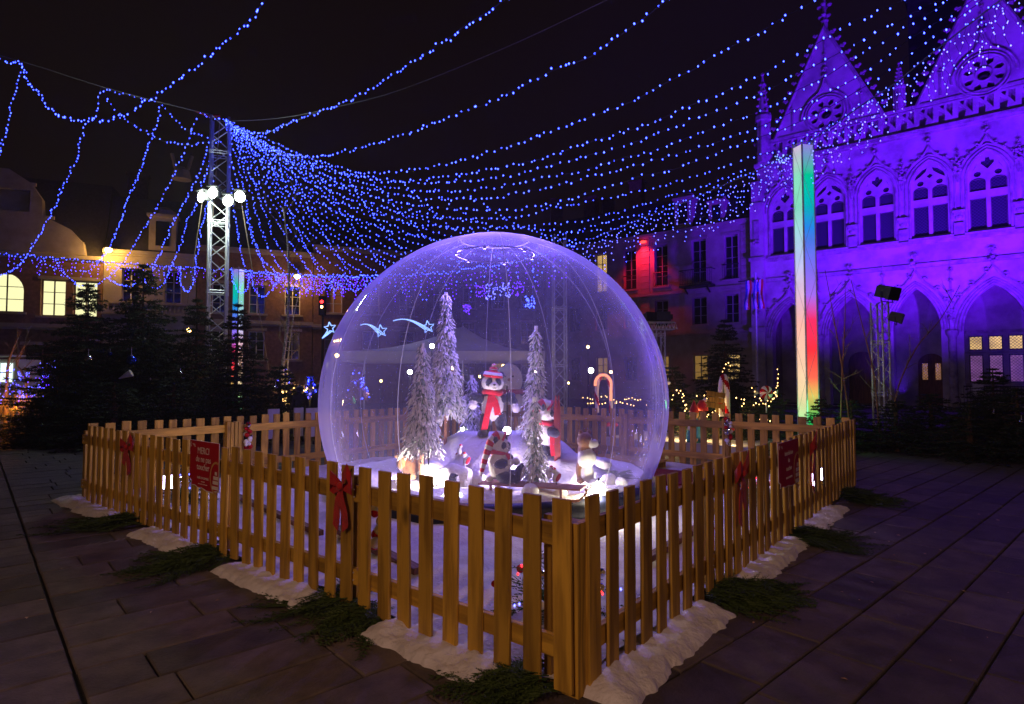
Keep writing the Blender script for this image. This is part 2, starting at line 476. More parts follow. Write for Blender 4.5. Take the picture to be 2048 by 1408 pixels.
def leaded(name, col, strength):
    """leaded diamond panes; lit from the room behind when strength > 0"""
    m = bpy.data.materials.new(name); m.use_nodes = True
    nt = m.node_tree; b = nt.nodes['Principled BSDF']; L = nt.links.new
    tc = nd(nt, 'ShaderNodeTexCoord'); mp = nd(nt, 'ShaderNodeMapping'); mp.inputs['Rotation'].default_value = (0, R(45), 0); mp.inputs['Scale'].default_value = (9, 9, 9)
    L(tc.outputs['Object'], mp.inputs[0])
    sx = nd(nt, 'ShaderNodeSeparateXYZ'); L(mp.outputs[0], sx.inputs[0])
    outs = []
    for ax in ('X', 'Z'):
        fr = nd(nt, 'ShaderNodeMath', operation='FRACT'); L(sx.outputs[ax], fr.inputs[0])
        lt = nd(nt, 'ShaderNodeMath', operation='GREATER_THAN'); lt.inputs[1].default_value = 0.16; L(fr.outputs[0], lt.inputs[0]); outs.append(lt)
    mu = nd(nt, 'ShaderNodeMath', operation='MULTIPLY'); L(outs[0].outputs[0], mu.inputs[0]); L(outs[1].outputs[0], mu.inputs[1])
    b.inputs['Base Color'].default_value = (0.015, 0.015, 0.03, 1); b.inputs['Roughness'].default_value = 0.15
    if strength:
        nz = nd(nt, 'ShaderNodeTexNoise', i_Scale=1.3); L(tc.outputs['Object'], nz.inputs['Vector'])
        m3 = nd(nt, 'ShaderNodeMath', operation='MULTIPLY'); L(mu.outputs[0], m3.inputs[0]); L(nz.outputs['Fac'], m3.inputs[1])
        m4 = nd(nt, 'ShaderNodeMath', operation='MULTIPLY'); m4.inputs[1].default_value = strength * 2; L(m3.outputs[0], m4.inputs[0])
        b.inputs['Emission Color'].default_value = (*col, 1); L(m4.outputs[0], b.inputs['Emission Strength'])
    else:
        mr = nd(nt, 'ShaderNodeMapRange'); mr.inputs['To Min'].default_value = 0.9; mr.inputs['To Max'].default_value = 0.12; L(mu.outputs[0], mr.inputs['Value']); L(mr.outputs[0], b.inputs['Roughness'])
        mc = nd(nt, 'ShaderNodeMix', data_type='RGBA'); mc.inputs[6].default_value = (0.05, 0.05, 0.06, 1); mc.inputs[7].default_value = (0.02, 0.02, 0.035, 1)
        L(mu.outputs[0], mc.inputs[0]); L(mc.outputs[2], b.inputs['Base Color'])
    m.cycles.emission_sampling = 'NONE'
    return m
M['leaded'] = leaded('leaded_glass_dark', (1, 1, 1), 0)
M['leadedwarm'] = leaded('leaded_glass_warm', (1.0, 0.62, 0.20), 0.8)
M['leadedviolet'] = leaded('leaded_glass_violet', (0.45, 0.16, 0.6), 0.35)
# ================================================================ SETTING: ground and pavers
mb = MB()
mb.box((5, 35, -0.275), (150, 130, 0.5))
ground = tag(mb.build('ground', M['joint']), 'dark ground of the square under the paving', kind='structure')

C0 = Vector((0.31, 3.05, 0))
dL = Vector((-0.776, 0.630, 0)).normalized()
dR = Vector((-dL.y, dL.x, 0)) * -1
dR = Vector((0.630, 0.776, 0)).normalized()
ENC = math.atan2(dR.y, dR.x)
FS = 7.62
def E_(x, y, z=0):           # enclosure frame: x along the right-hand fence, y along the left-hand fence
    return C0 + dR * x + dL * y + Vector((0, 0, z))
def toE(v):
    d = Vector(v) - C0
    return d.dot(dR), d.dot(dL)
GC = E_(3.75, 3.75)
GR, GZ, GB = 2.30, 1.26, 0.28

pav = empty('pavement', (0, 0, 0)); tag(pav, 'long brown grey paving slabs of the square', kind='structure')
A = Vector((0.7415, 0.671, 0)); A.normalize(); B = Vector((-A.y, A.x, 0))
PROT = math.atan2(A.y, A.x)
split = G(120, 1260)          # a through joint on the left
sa = split.dot(A)
W, Ln = 0.37, 0.74
slabs = []
random.seed(11)
for j in range(-50, 150):
    for side in (0, 1):
        if side == 0:
            a = sa + 0.006; off = 0
            first = rnd(0.25, 0.9)
            while a < sa + 42:
                l = first if off == 0 else Ln * random.choice((0.8, 1.0, 1.0, 1.15))
                slabs.append((a, a + l, j)); a += l; off = 1
        else:
            a = sa - 0.006; off = 0
            while a > sa - 34:
                l = rnd(0.5, 1.3) if off == 0 else Ln * random.choice((1.1, 1.3, 1.5))
                slabs.append((a - l, a, j)); a -= l; off = 1
def slab_geo(mb, l, w, cx=0, cy_=0, rot=None, z=0.0, tilt=(0, 0), jit=None):
    g = 0.005; b = 0.007; d = 0.05
    x, y = l / 2 - g, w / 2 - g * 1.35
    vs = [(-x, -y, -d), (x, -y, -d), (x, y, -d), (-x, y, -d), (-x, -y, -b), (x, -y, -b), (x, y, -b), (-x, y, -b),
          (-x + b, -y + b, 0), (x - b, -y + b, 0), (x - b, y - b, 0), (-x + b, y - b, 0)]
    fs = [(0, 1, 5, 4), (1, 2, 6, 5), (2, 3, 7, 6), (3, 0, 4, 7), (4, 5, 9, 8), (5, 6, 10, 9), (6, 7, 11, 10), (7, 4, 8, 11), (8, 9, 10, 11)]
    if rot is None: mb.add(vs, fs)
    else:
        c, s = math.cos(rot), math.sin(rot)
        mb.add([(cx + vx * c - vy * s, cy_ + vx * s + vy * c, vz + z + vx * tilt[0] + vy * tilt[1]) for vx, vy, vz in vs], fs)
cand = []
for (a0, a1, j) in slabs:
    l = a1 - a0
    c = A * ((a0 + a1) / 2) + B * ((j + 0.5) * W)
    ex, ey = toE(c)
    if 0.5 < ex < 7.0 and 0.5 < ey < 7.0: continue
    if c.y < 0.6 or c.y > 30 or not inframe(c): continue
    cand.append((c.y if c.y > 2 else 2, c, l))
cand.sort(key=lambda q: (q[1] - Vector((0, 0, 0))).length)
meshes = {}
for _, c, l in cand[:300]:
    key = round(l, 2)
    if key not in meshes:
        m_ = MB(); slab_geo(m_, key, W); meshes[key] = m_.mesh('paver', M['paver'])
    o = bpy.data.objects.new('paver', meshes[key]); COL.objects.link(o); o.parent = pav
    o.location = (c.x, c.y, rnd(-0.003, 0.002)); o.rotation_euler = (rnd(-.003, .003), rnd(-.002, .002), PROT + rnd(-.004, .004))
m_ = MB()
for _, c, l in cand[300:]:
    slab_geo(m_, l, W, c.x, c.y, PROT, rnd(-0.003, 0.002))
o = m_.build('paver_field', M['paver'], pav); tag(o, kind='stuff')

# ---------------------------------------------------------------- snow cloth floor inside the fence
random.seed(3)
m_ = MB(); n = 90
for i in range(n + 1):
    for j in range(n + 1):
        x = 0.02 + (FS - 0.04) * i / n; y = 0.02 + (FS - 0.04) * j / n
        v = E_(x, y)
        z = 0.055 + 0.05 * (noise.noise(Vector((v.x * 1.3, v.y * 1.3, 0))) + 0.5 * noise.noise(Vector((v.x * 4, v.y * 4, 3)))) 
        r = (v - GC).length
        z += 0.05 * max(0, 1 - abs(r - 2.3) / 0.5)
        m_.v.append((v.x, v.y, z))
for i in range(n):
    for j in range(n):
        a = i * (n + 1) + j
        m_.f.append((a, a + n + 1, a + n + 2, a + 1)); m_.m.append(0)
tag(m_.build('snow_ground', M['cotton'], smooth=True), 'wadding snow floor inside the picket fence', kind='structure')

# ================================================================ GLOBE
globe = empty('snow_globe', (GC.x, GC.y, 0), 0, 'giant clear inflatable snow globe glowing violet inside the picket fence', 'snow globe')
prof = []
th1 = math.acos((GB - GZ) / GR)
NP, NS = 48, 96
for i in range(NP + 1):
    th = th1 * i / NP
    prof.append((max(GR * math.sin(th), 0.002), GZ + GR * math.cos(th)))
m_ = MB(); m_.lathe(prof, n=NS, cap=False)
# pillowed gores between the seams
for k, (x, y, z) in enumerate(m_.v):
    j = k % NS
    a = (j / NS * 12) % 1.0
    th = th1 * (k // NS) / NP
    puff = 0.016 * math.sin(math.pi * a) * math.sin(th)
    r = math.hypot(x, y)
    if r > 0.01: m_.v[k] = (x * (1 + puff), y * (1 + puff), z)
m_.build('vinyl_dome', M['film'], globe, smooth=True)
for j in range(12):
    a = 2 * math.pi * j / 12 + .1
    pts = [((r + 0.003) * math.cos(a), (r + 0.003) * math.sin(a), z) for r, z in prof[5:]]
    if j == 0: seam_me = None
    m_ = MB(); m_.tube(pts, 0.0036, 4)
    m_.build('seam', M['seam'], globe)
rr, zz = prof[5]
m_ = MB(); m_.tube([(rr * math.cos(2 * math.pi * i / 64), rr * math.sin(2 * math.pi * i / 64), zz) for i in range(65)], 0.008, 5)
m_.build('cap_ring', M['seam'], globe)
rb = math.sqrt(GR ** 2 - (GB - GZ) ** 2)
m_ = MB(); m_.lathe([(rb + 0.02, 0.02), (rb + 0.10, 0.06), (rb + 0.11, 0.24), (rb + 0.04, 0.30), (rb - 0.02, 0.29)], n=72, cap=False)
m_.lathe([(rb - 0.02, 0.2), (0.01, 0.2)], n=72, cap=False)
m_.build('base', M['film_base'], globe, smooth=True)
for j in range(8):
    a = 2 * math.pi * (j + .3) / 8
    m_ = MB(); m_.box((0, 0, 0), (0.012, 0.05, 0.16)); o = m_.build('strap', M['red'], globe, loc=((rb + 0.122) * math.cos(a), (rb + 0.122) * math.sin(a), 0.15), rz=a)

def mound_z(x, y):
    """height of the wadding landscape in the globe, world x y"""
    dx, dy = x - (GC.x + 0.10), y - (GC.y + 0.25)
    r = math.hypot(dx * 0.95, dy)
    h = 0.47 / (1 + math.exp((r - 0.93) * 9))
    dx2, dy2 = x - (GC.x + 1.0), y - (GC.y - 0.35)
    h = max(h, 0.26 / (1 + math.exp((math.hypot(dx2, dy2) - 0.5) * 9)))
    h += 0.045 * noise.noise(Vector((x * 2.3, y * 2.3, 1))) + 0.02 * noise.noise(Vector((x * 6, y * 6, 2)))
    return 0.335 + h
m_ = MB(); NRr, NAa = 60, 110
m_.v.append((GC.x, GC.y, mound_z(GC.x, GC.y)))
for i in range(1, NRr + 1):
    for j in range(NAa):
        r = (rb - 0.03) * i / NRr; a = 2 * math.pi * j / NAa
        x, y = GC.x + r * math.cos(a), GC.y + r * math.sin(a)
        z = mound_z(x, y)
        if i == NRr: z = 0.28
        m_.v.append((x, y, z))
for j in range(NAa): m_.f.append((0, 1 + j, 1 + (j + 1) % NAa)); m_.m.append(0)
for i in range(NRr - 1):
    for j in range(NAa):
        a = 1 + i * NAa + j; b = 1 + i * NAa + (j + 1) % NAa
        m_.f.append((a, a + NAa, b + NAa, b)); m_.m.append(0)
tag(m_.build('snow_mound', M['globesnow'], smooth=True), 'rounded mound of white wadding snow filling the globe floor', 'artificial snow')
# loose wadding lumps
def lump(r, seed):
    random.seed(seed)
    m_ = MB(); m_.ell((0, 0, 0), (r, r * rnd(.8, 1), r * rnd(.65, .85)), 20, 12)
    m_.v = [tuple(Vector(v) * (1 + 0.22 * noise.noise(Vector(v) * (2.2 / r) * .6 + Vector((seed, 0, 0))))) for v in m_.v]
    return m_
lspots = [(905, 925, 7.15, .24, 'biggest bright wadding snow lump below the tallest flocked tree'), (862, 905, 7.55, .18, 'wadding snow lump right behind the front left trunk'), (948, 905, 7.25, .16, 'wadding snow lump under the standing panda'),
          (1192, 962, 6.75, .10, 'small snow lump glowing beside the right end of the sledge'), (1218, 948, 7.2, .11, 'grey white snow lump inside the right rim of the globe'), (1243, 955, 7.1, .08, 'smallest snow lump at the right rim of the globe'),
          (1205, 930, 7.6, .12, 'flattish snow lump behind the right rim snow lumps'), (1060, 978, 6.5, .09, 'snow lump under the sledge deck'), (1120, 972, 6.6, .08, 'snow lump below the sledge bird'), (790, 948, 6.9, .10, 'low snow lump at the left front of the globe')]
for k, (px, py, Y, r, lb) in enumerate(lspots):
    v = P(px, py, Y)
    o = lump(r, k + 1).build('snow_lump', M['globesnow'], loc=(v.x, v.y, mound_z(v.x, v.y) + r * 0.25), smooth=True)
    tag(o, lb, 'snow lump', 'snow lumps in the globe')

# ================================================================ PICKET FENCE
random.seed(5)
def picket_mesh(w):
    m_ = MB(); h = 0.95; t = 0.024; c = 0.004
    m_.box((0, 0, h / 2), (w, t, h))
    me = m_.mesh('picket', M['wood'])
    bm = bmesh.new(); bm.from_mesh(me)
    bmesh.ops.bevel(bm, geom=[e for e in bm.edges if abs((e.verts[0].co - e.verts[1].co).z) > .5], offset=c, segments=1, affect='EDGES')
    bm.to_mesh(me); bm.free(); return me
pk = [picket_mesh(.112), picket_mesh(.118), picket_mesh(.108)]
def beam(name, parent, loc, d, taper=1.0):
    m_ = MB(); m_.box((0, 0, 0), d, taper=taper)
    return m_.build(name, M['wood'], parent, loc=loc)
def zbeam(name, parent, loc, l, w, h):
    """rail with the grain along it: modelled upright, then laid down"""
    m_ = MB(); m_.box((0, 0, 0), (h, w, l))
    o = m_.build(name, M['wood'], parent, loc=loc); o.rotation_euler = (0, R(90), 0); return o
def fence(origin, ang, label, outside, posts, start=0.13, n=37, skip=()):
    """local x runs along the fence, pickets on the +outside side of the rails"""
    f = empty('picket_fence', origin, ang, label, 'fence')
    for k in range(n):
        if k in skip: continue
        o = bpy.data.objects.new('picket', random.choice(pk)); COL.objects.link(o); o.parent = f
        o.location = (start + 0.1995 * k + rnd(-.008, .008), outside * 0.026, 0.035 + rnd(-.010, .012))
        o.rotation_euler = (rnd(-.006, .006), rnd(-.014, .014), rnd(-.04, .04) + (math.pi if k % 2 else 0))
    xs = [0.04] + posts + [FS - 0.04]
    for a, b in zip(xs[:-1], xs[1:]):
        for z, h in ((0.80, 0.115), (0.235, 0.105)):
            o = zbeam('rail', f, ((a + b) / 2, -outside * 0.006, z + rnd(-.008, .008)), b - a - 0.012, 0.036, h)
            o.rotation_euler.y += rnd(-.003, .003)
            for e in (a + 0.07, b - 0.07):
                for dz in (-.025, .025):
                    m_ = MB(); m_.ell((0, 0, 0), 0.006, 6, 4)
                    m_.build('screw', M['alu'], f, loc=(e, outside * 0.014, z + dz))
    for p in posts:
        beam('post', f, (p - .028, -outside * 0.062, 0.46), (.05, .072, .90))
        beam('post', f, (p + .032, -outside * 0.062, 0.46), (.05, .072, .88))
    return f
aL = math.atan2(dL.y, dL.x); aR = ENC
fL = fence(E_(0, 0), aL, 'left front picket fence of yellowish softwood with red sign and bows', 1, [1.86, 3.72, 5.6], 0.05)
fR = fence(E_(0, 0), aR, 'right front picket fence running back from the near corner', -1, [1.92, 3.78, 5.62], 0.14, 37)
fBR = fence(E_(0, FS), aR, 'back left picket fence seen from inside with pinkish boards', 1, [1.9, 2.02, 3.9, 5.7], 0.12, 37)
fBL = fence(E_(FS, 0), aL, 'back right picket fence seen from inside beyond the globe', -1, [1.9, 3.8, 5.7], 0.12, 37)
# corner posts belong to the front fences
for f, x, o_ in ((fL, 0.02, 1),):
    beam('corner_post', f, (0.03, -0.055, 0.43), (.10, .10, .86))
beam('post', fL, (0.20, -0.075, 0.42), (.045, .045, .90))
beam('corner_post', fL, (FS - 0.02, -0.06, 0.45), (.08, .08, .9))
beam('corner_post', fR, (FS - 0.02, 0.06, 0.45), (.08, .08, .9))

# planks framing the platform round the globe, entrance step and carpet at the back right
def plank(a, b, w, h, m, label, z=0.09):
    d = Vector(b) - Vector(a); l = d.length
    me = MB(); me.box((0, 0, 0), (h, w, l))
    o = me.build('board', m, loc=((a[0] + b[0]) / 2, (a[1] + b[1]) / 2, z)); 
    o.rotation_euler = (0, R(90), math.atan2(d.y, d.x))
    return tag(o, label, 'board')
plank(G(470, 1005), G(640, 1085), .07, .05, M['darkwood'], 'dark reddish board lying on the snow behind the left fence sign')
plank(G(672, 1075), G(838, 1165), .09, .05, M['darkwood'], 'reddish board lying on the snow behind the third red bow, near the globe base')
plank(G(1292, 1142), G(1400, 1070), .07, .05, M['darkwood'], 'reddish board on the snow behind the right front fence')
st = empty('entrance_step', E_(6.55, 3.3), ENC, 'low wooden entrance step with two treads by the back right fence', 'step')
for k in range(3):
    m_ = MB(); m_.box((0, 0, 0), (.16, 1.25, .03)); m_.build('tread_board', M['wood'], st, loc=(.17 * k, 0, .20 + 0.0 * k))
m_ = MB(); m_.box((-.06, 0, .09), (.02, 1.2, .18)); m_.box((.38, 0, .09), (.02, 1.2, .18)); m_.build('riser', M['wood'], st)
c1, c2 = G(1290, 938, .1), G(1440, 938, .1)
m_ = MB()
nn = 24
for i in range(nn + 1):
    for j in range(7):
        v = E_(5.35 + 1.1 * j / 6, 0.9 + 3.1 * i / nn)
        m_.v.append((v.x, v.y, 0.13 + 0.012 * noise.noise(Vector((v.x * 3, v.y * 3, 0)))))
for i in range(nn):
    for j in range(6):
        a = i * 7 + j; m_.f.append((a, a + 7, a + 8, a + 1)); m_.m.append(0)
m_.box(tuple(E_(5.9, 2.4, .09)), (1.1, 3.1, .05), rot=(0, 0, ENC))
tag(m_.build('red_carpet', M['carpet'], smooth=True), 'dark red carpet laid between the globe and the back right fence', 'carpet')

# ================================================================ snow pads under the fence
def snow_pad(a0, a1, side, inner, outer, seed, label):
    random.seed(seed)
    nx, ny = 60, 16
    m_ = MB()
    for i in range(nx + 1):
        for j in range(ny + 1):
            u, w = i / nx, j / ny
            al = a0 + (a1 - a0) * u
            ed = 0.05 * noise.noise(Vector((al * 4, seed, 0))) + 0.03 * noise.noise(Vector((al * 14, seed, 5)))
            ac = inner + (outer + ed - inner) * w
            prof_ = (1 - abs(2 * w - 1) ** 4) ** .5 * (1 - abs(2 * u - 1) ** 14) ** .5
            z = -0.004 + 0.058 * prof_ * (1 + .45 * noise.noise(Vector((al * 5, ac * 7, seed))) + .4 * noise.noise(Vector((al * 17, ac * 19, seed))))
            v = E_(-ac, al) if side == 'L' else E_(al, -ac)
            m_.v.append((v.x, v.y, max(z, 0.002 if 0 < j < ny and 0 < i < nx else -.004)))
    for i in range(nx):
        for j in range(ny):
            a = i * (ny + 1) + j; m_.f.append((a, a + 1, a + ny + 2, a + ny + 1)); m_.m.append(0)
    o = m_.build('snow_pad', M['cotton'], smooth=True)
    tag(o, label, 'snow pad', 'wadding snow pads under the front fences')
pads = [('L', (990, 1345), (745, 1262), 'white wadding snow pad under the left fence, nearest to the corner'), ('L', (640, 1200), (440, 1140), 'white snow pad on the left, between the two middle fir bundles'),
        ('L', (395, 1105), (268, 1068), 'white snow pad below the red sign, left fence'), ('L', (285, 1040), (112, 1000), 'farthest snow pad at the left end of the fence'),
        ('R', (1120, 1408), (1500, 1235), 'longest soiled white snow pad under the right fence, at the corner'), ('R', (1490, 1160), (1635, 1090), 'middle snow pad under the right fence'),
        ('R', (1630, 1062), (1720, 1022), 'farthest violet lit snow pad under the right fence')]
for k, (sd, p, q, lb) in enumerate(pads):
    e1, e2 = toE(G(*p)), toE(G(*q))
    if sd == 'L': snow_pad(e1[1] - .02, e2[1] + .02, 'L', -0.10, 0.26 if k else .25, 20 + k, lb)
    else: snow_pad(max(e1[0], .05), e2[0], 'R', -0.10, .27 if k == 4 else .25, 20 + k, lb)

# ================================================================ cut fir bundles
def frond(m_, o, d, L, droop, w=0.10, seg=13):
    side = d.cross(Vector((0, 0, 1))).normalized()
    pts = []
    for i in range(seg + 1):
        t = i / seg
        q = o + d * L * t + Vector((0, 0, -droop * t * t)) + side * 0.03 * math.sin(t * 3 + d.x * 9)
        q.z = max(q.z, 0.008 + .01 * t)
        pts.append(q)
    m_.tube(pts, [0.004 * (1 - .7 * i / seg) for i in range(seg + 1)], 3, cap=False)
    for i in range(1, seg + 1):
        t = i / seg
        ll = w * (1.1 - t) * rnd(.7, 1.2) + .02
        tg = (pts[i] - pts[i - 1]).normalized()
        for sg in (-1, 1):
            dd = (tg * .8 + side * sg * rnd(.5, .9) + Vector((0, 0, rnd(-.25, .25)))).normalized()
            e = pts[i] + dd * ll; e.z = max(e.z, .004)
            nrm = dd.cross(Vector((rnd(-.4, .4), rnd(-.4, .4), 1))).normalized()
            for q in range(4):
                t0 = q / 4; b0 = pts[i].lerp(e, t0); 
                for s2 in (-1, 1):
                    tip = b0 + (dd * .8 + nrm * s2 * .6).normalized() * ll * .42 * (1.1 - t0)
                    tip.z = max(tip.z, .003) + rnd(0, .006)
                    wd = dd.cross(nrm) * .002 + dd * .005
                    m_.add([b0 - wd, b0 + wd, tip], [(0, 1, 2)])
            wd = nrm * .0028
            m_.add([pts[i] - wd, pts[i] + wd, e], [(0, 1, 2)])
def bundle_mesh(seed, spread, n, L):
    random.seed(seed); m_ = MB()
    for k in range(n):
        a = rnd(-spread, spread)
        d = Vector((math.cos(a), math.sin(a), 0))
        o = Vector((rnd(-.12, .06), rnd(-.16, .16), rnd(.02, .08)))
        frond(m_, o, (d + Vector((0, 0, rnd(.0, .08)))).normalized(), L * rnd(.55, 1.05), rnd(.08, .3), w=rnd(.09, .14))
    return m_.mesh('fir_bundle', M['thuja'])
bm1, bm2, bm3 = bundle_mesh(1, .42, 26, .66), bundle_mesh(2, .5, 28, .58), bundle_mesh(4, .9, 40, .46)
def bundle(px, py, ang, me, s, label):
    v = G(px, py)
    o = bpy.data.objects.new('fir_bundle', me); COL.objects.link(o)
    o.location = (v.x, v.y, 0.0); o.rotation_euler = (0, 0, ang); o.scale = (s, s, s)
    tag(o, label, 'fir branches', 'cut fir branches laid along the fences')
bundle(275, 1050, math.pi * 1.03, bm1, 1.4, 'dark fir bundle farthest left, spread over the paving')
bundle(436, 1110, math.pi * 1.05, bm2, 1.2, 'dark green fir bundle below the right half of the left fence sign')
bundle(430, 1120, math.pi * 1.28, bm1, 1.1, 'short fir sprays pointing at the viewer under the red sign fence')
bundle(722, 1205, math.pi * 1.02, bm1, 1.15, 'fir bundle spread to the left below the centre red bow')
bundle(735, 1225, math.pi * 1.36, bm2, 1.0, 'feathery fir bundle hanging toward the viewer below the centre red bow')
bundle(1075, 1372, math.pi * 1.0, bm2, 1.0, 'fir bundle at the near fence corner, cut by the bottom edge of the picture')
bundle(1440, 1195, -.25, bm3, 1.1, 'thick round fir bundle on the right snow pad')
bundle(1500, 1190, -.45, bm3, 1.0, 'fir sprays at the outer side of the thick right bundle')
bundle(1600, 1078, .15, bm2, 1.2, 'flat fir bundle on the right, between the two farther snow pads')
bundle(1605, 1085, -.6, bm1, .9, 'thin fir sprays reaching onto the dark paving at right')
bundle(1700, 1000, -.1, bm3, 1.5, 'very dark fir bundle at the far end of the right fence')

random.seed(31); m_ = MB()
for k in range(170):
    v = Vector((rnd(-6, 8), rnd(1.6, 9), .004)); ex, ey = toE(v)
    if -.1 < ex < 8 and -.1 < ey < 8: continue
    a = rnd(0, 6.28); l_ = rnd(.006, .022); d = Vector((math.cos(a), math.sin(a), 0)); w_ = Vector((-d.y, d.x, 0)) * l_ * .5
    m_.add([v - d * l_, v + w_ + Vector((0, 0, .006)), v + d * l_, v - w_ + Vector((0, 0, .003))], [(0, 1, 2, 3)])
tag(m_.build('leaf_litter', M['plushtan']), 'tiny bits of dry leaf and paper on the paving', kind='stuff')

# ================================================================ signs and bows on the fence
def sign(parent_label, f, x, z, w, h, lines, rz_out, label):
    """board hung on the outer face of a fence; f gives the frame"""
    t = empty('notice_board', (0, 0, 0), 0, label, 'sign')
    t.matrix_world = f
    lp = [(-w/2, h/2), (-w/2, -h*.30), (-w*.40, -h*.36), (-w*.43, -h*.44), (-w*.30, -h*.43), (-w*.20, -h*.47), (-w*.05, -h*.46), (w*.1, -h*.50), (w*.32, -h*.50), (w*.42, -h*.46), (w/2, -h*.46), (w/2, h/2)]
    plate('board', [lp], .006, M['signwhite'], t, .004)
    lp2 = [(x_ * .985, z_ * .985 if z_ > 0 else z_ * .95) for x_, z_ in lp]
    plate('red_face', [lp2], .002, M['signred'], t, -.002)
    for body, size, zz in lines:
        me = text_mesh(body, size, M['signwhite'], .0008)
        o = bpy.data.objects.new('lettering', me); COL.objects.link(o); o.parent = t
        o.rotation_euler = (R(90), 0, 0); o.location = (-.01, -.0055, zz); o.scale = (1.12, 1.15, 1)
    # roundel with a small tiered shape, cut by the right edge
    cx, cz, r = w * .42, -h * .19, w * .2
    ring = [p for p in circ(cx, cz, r, 32, -math.pi) if p[0] <= w / 2 - .002]
    pts_o = [(cx + r * math.cos(a), cz + r * 1.25 * math.sin(a)) for a in [R(70 + 220 * i / 20) for i in range(21)]]
    pts_i = [(cx + r * .86 * math.cos(a), cz + r * 1.08 * math.sin(a)) for a in [R(290 - 220 * i / 20) for i in range(21)]]
    plate('roundel', [[(min(x_, w/2 - .002), z_) for x_, z_ in pts_o + pts_i]], .0015, M['signgold'], t, -.0045)
    m_ = MB()
    for i, (dz, ww) in enumerate(((-.75, .75), (-.35, .62), (.0, .5), (.35, .22))):
        x0, x1 = cx - r * ww * .8, min(cx + r * ww * .8, w / 2 - .003)
        m_.box(((x0 + x1) / 2, -.0055, cz + dz * r), (x1 - x0, .0015, r * .26))
    m_.build('emblem', M['signwhite'], t)
    m_ = MB()
    for i in range(3): m_.box((-w*.36 + i * .012, -.0048, h*.42 - i * .010), (.05 - .012 * i, .0012, .006))
    m_.tube([(-w*.44 + .018 * math.cos(a), -.0048, h*.41 + .02 * math.sin(a)) for a in [R(90 + 18 * q) for q in range(11)]], .0025, 4)
    m_.build('logo', M['signwhite'], t)
    m_ = MB(); m_.lathe([(.0, 0), (w*0 + .001, 0)], cap=False) if False else None
    return t
def frameL(y, z):   # outer face of left fence, local x pointing to the viewer's right
    Mx = Matrix((( -dL.x, dR.x, 0, 0), (-dL.y, dR.y, 0, 0), (0, 0, 1, 0), (0, 0, 0, 1)))
    v = E_(-0.048, y, z); return Matrix.Translation(v) @ Mx
def frameR(x, z):
    Mx = Matrix(((dR.x, dL.x, 0, 0), (dR.y, dL.y, 0, 0), (0, 0, 1, 0), (0, 0, 0, 1)))
    v = E_(x, -0.048, z); return Matrix.Translation(v) @ Mx
def hitL(px, py):
    a, b = ray(px, py); t = (a * C0.y - C0.x) / (dL.x - a * dL.y); Y = C0.y + t * dL.y; return t, CAMZ + b * Y
def hitR(px, py):
    a, b = ray(px, py); t = (a * C0.y - C0.x) / (dR.x - a * dR.y); Y = C0.y + t * dR.y; return t, CAMZ + b * Y
y1, zt = hitL(392, 878); y0, _ = hitL(450, 885); _, zb = hitL(425, 982)
sw = abs(y1 - y0); sh = zt - zb
lines = [('MERCI', .105, sh*.24), ('de ne pas', .098, sh*.075), ('toucher', .098, -sh*.085), ('NOEL EN LUMIERE', .034, -sh*.27), ('centre-ville', .02, -sh*.33), ('du 25 novembre au 31 decembre', .017, -sh*.38)]
sign('', frameL((y0 + y1) / 2, (zt + zb) / 2), 0, 0, sw, sh, [(b_, s_ * sh / .62, z_) for b_, s_, z_ in lines], 0, 'red notice reading MERCI de ne pas toucher on the left front fence')
x0, zt = hitR(1545, 887); x1, _ = hitR(1586, 876); _, zb = hitR(1565, 975)
sw = abs(x1 - x0); sh = zt - zb
lines = [('Interdiction', .075, sh*.20), ('de', .075, sh*.04), ('toucher', .075, -sh*.13), ('NOEL EN LUMIERE', .032, -sh*.30)]
sign('', frameR((x0 + x1) / 2, (zt + zb) / 2), 0, 0, sw, sh, [(b_, s_ * sh / .62, z_) for b_, s_, z_ in lines], 0, 'dark red notice reading Interdiction de toucher on the right front fence')

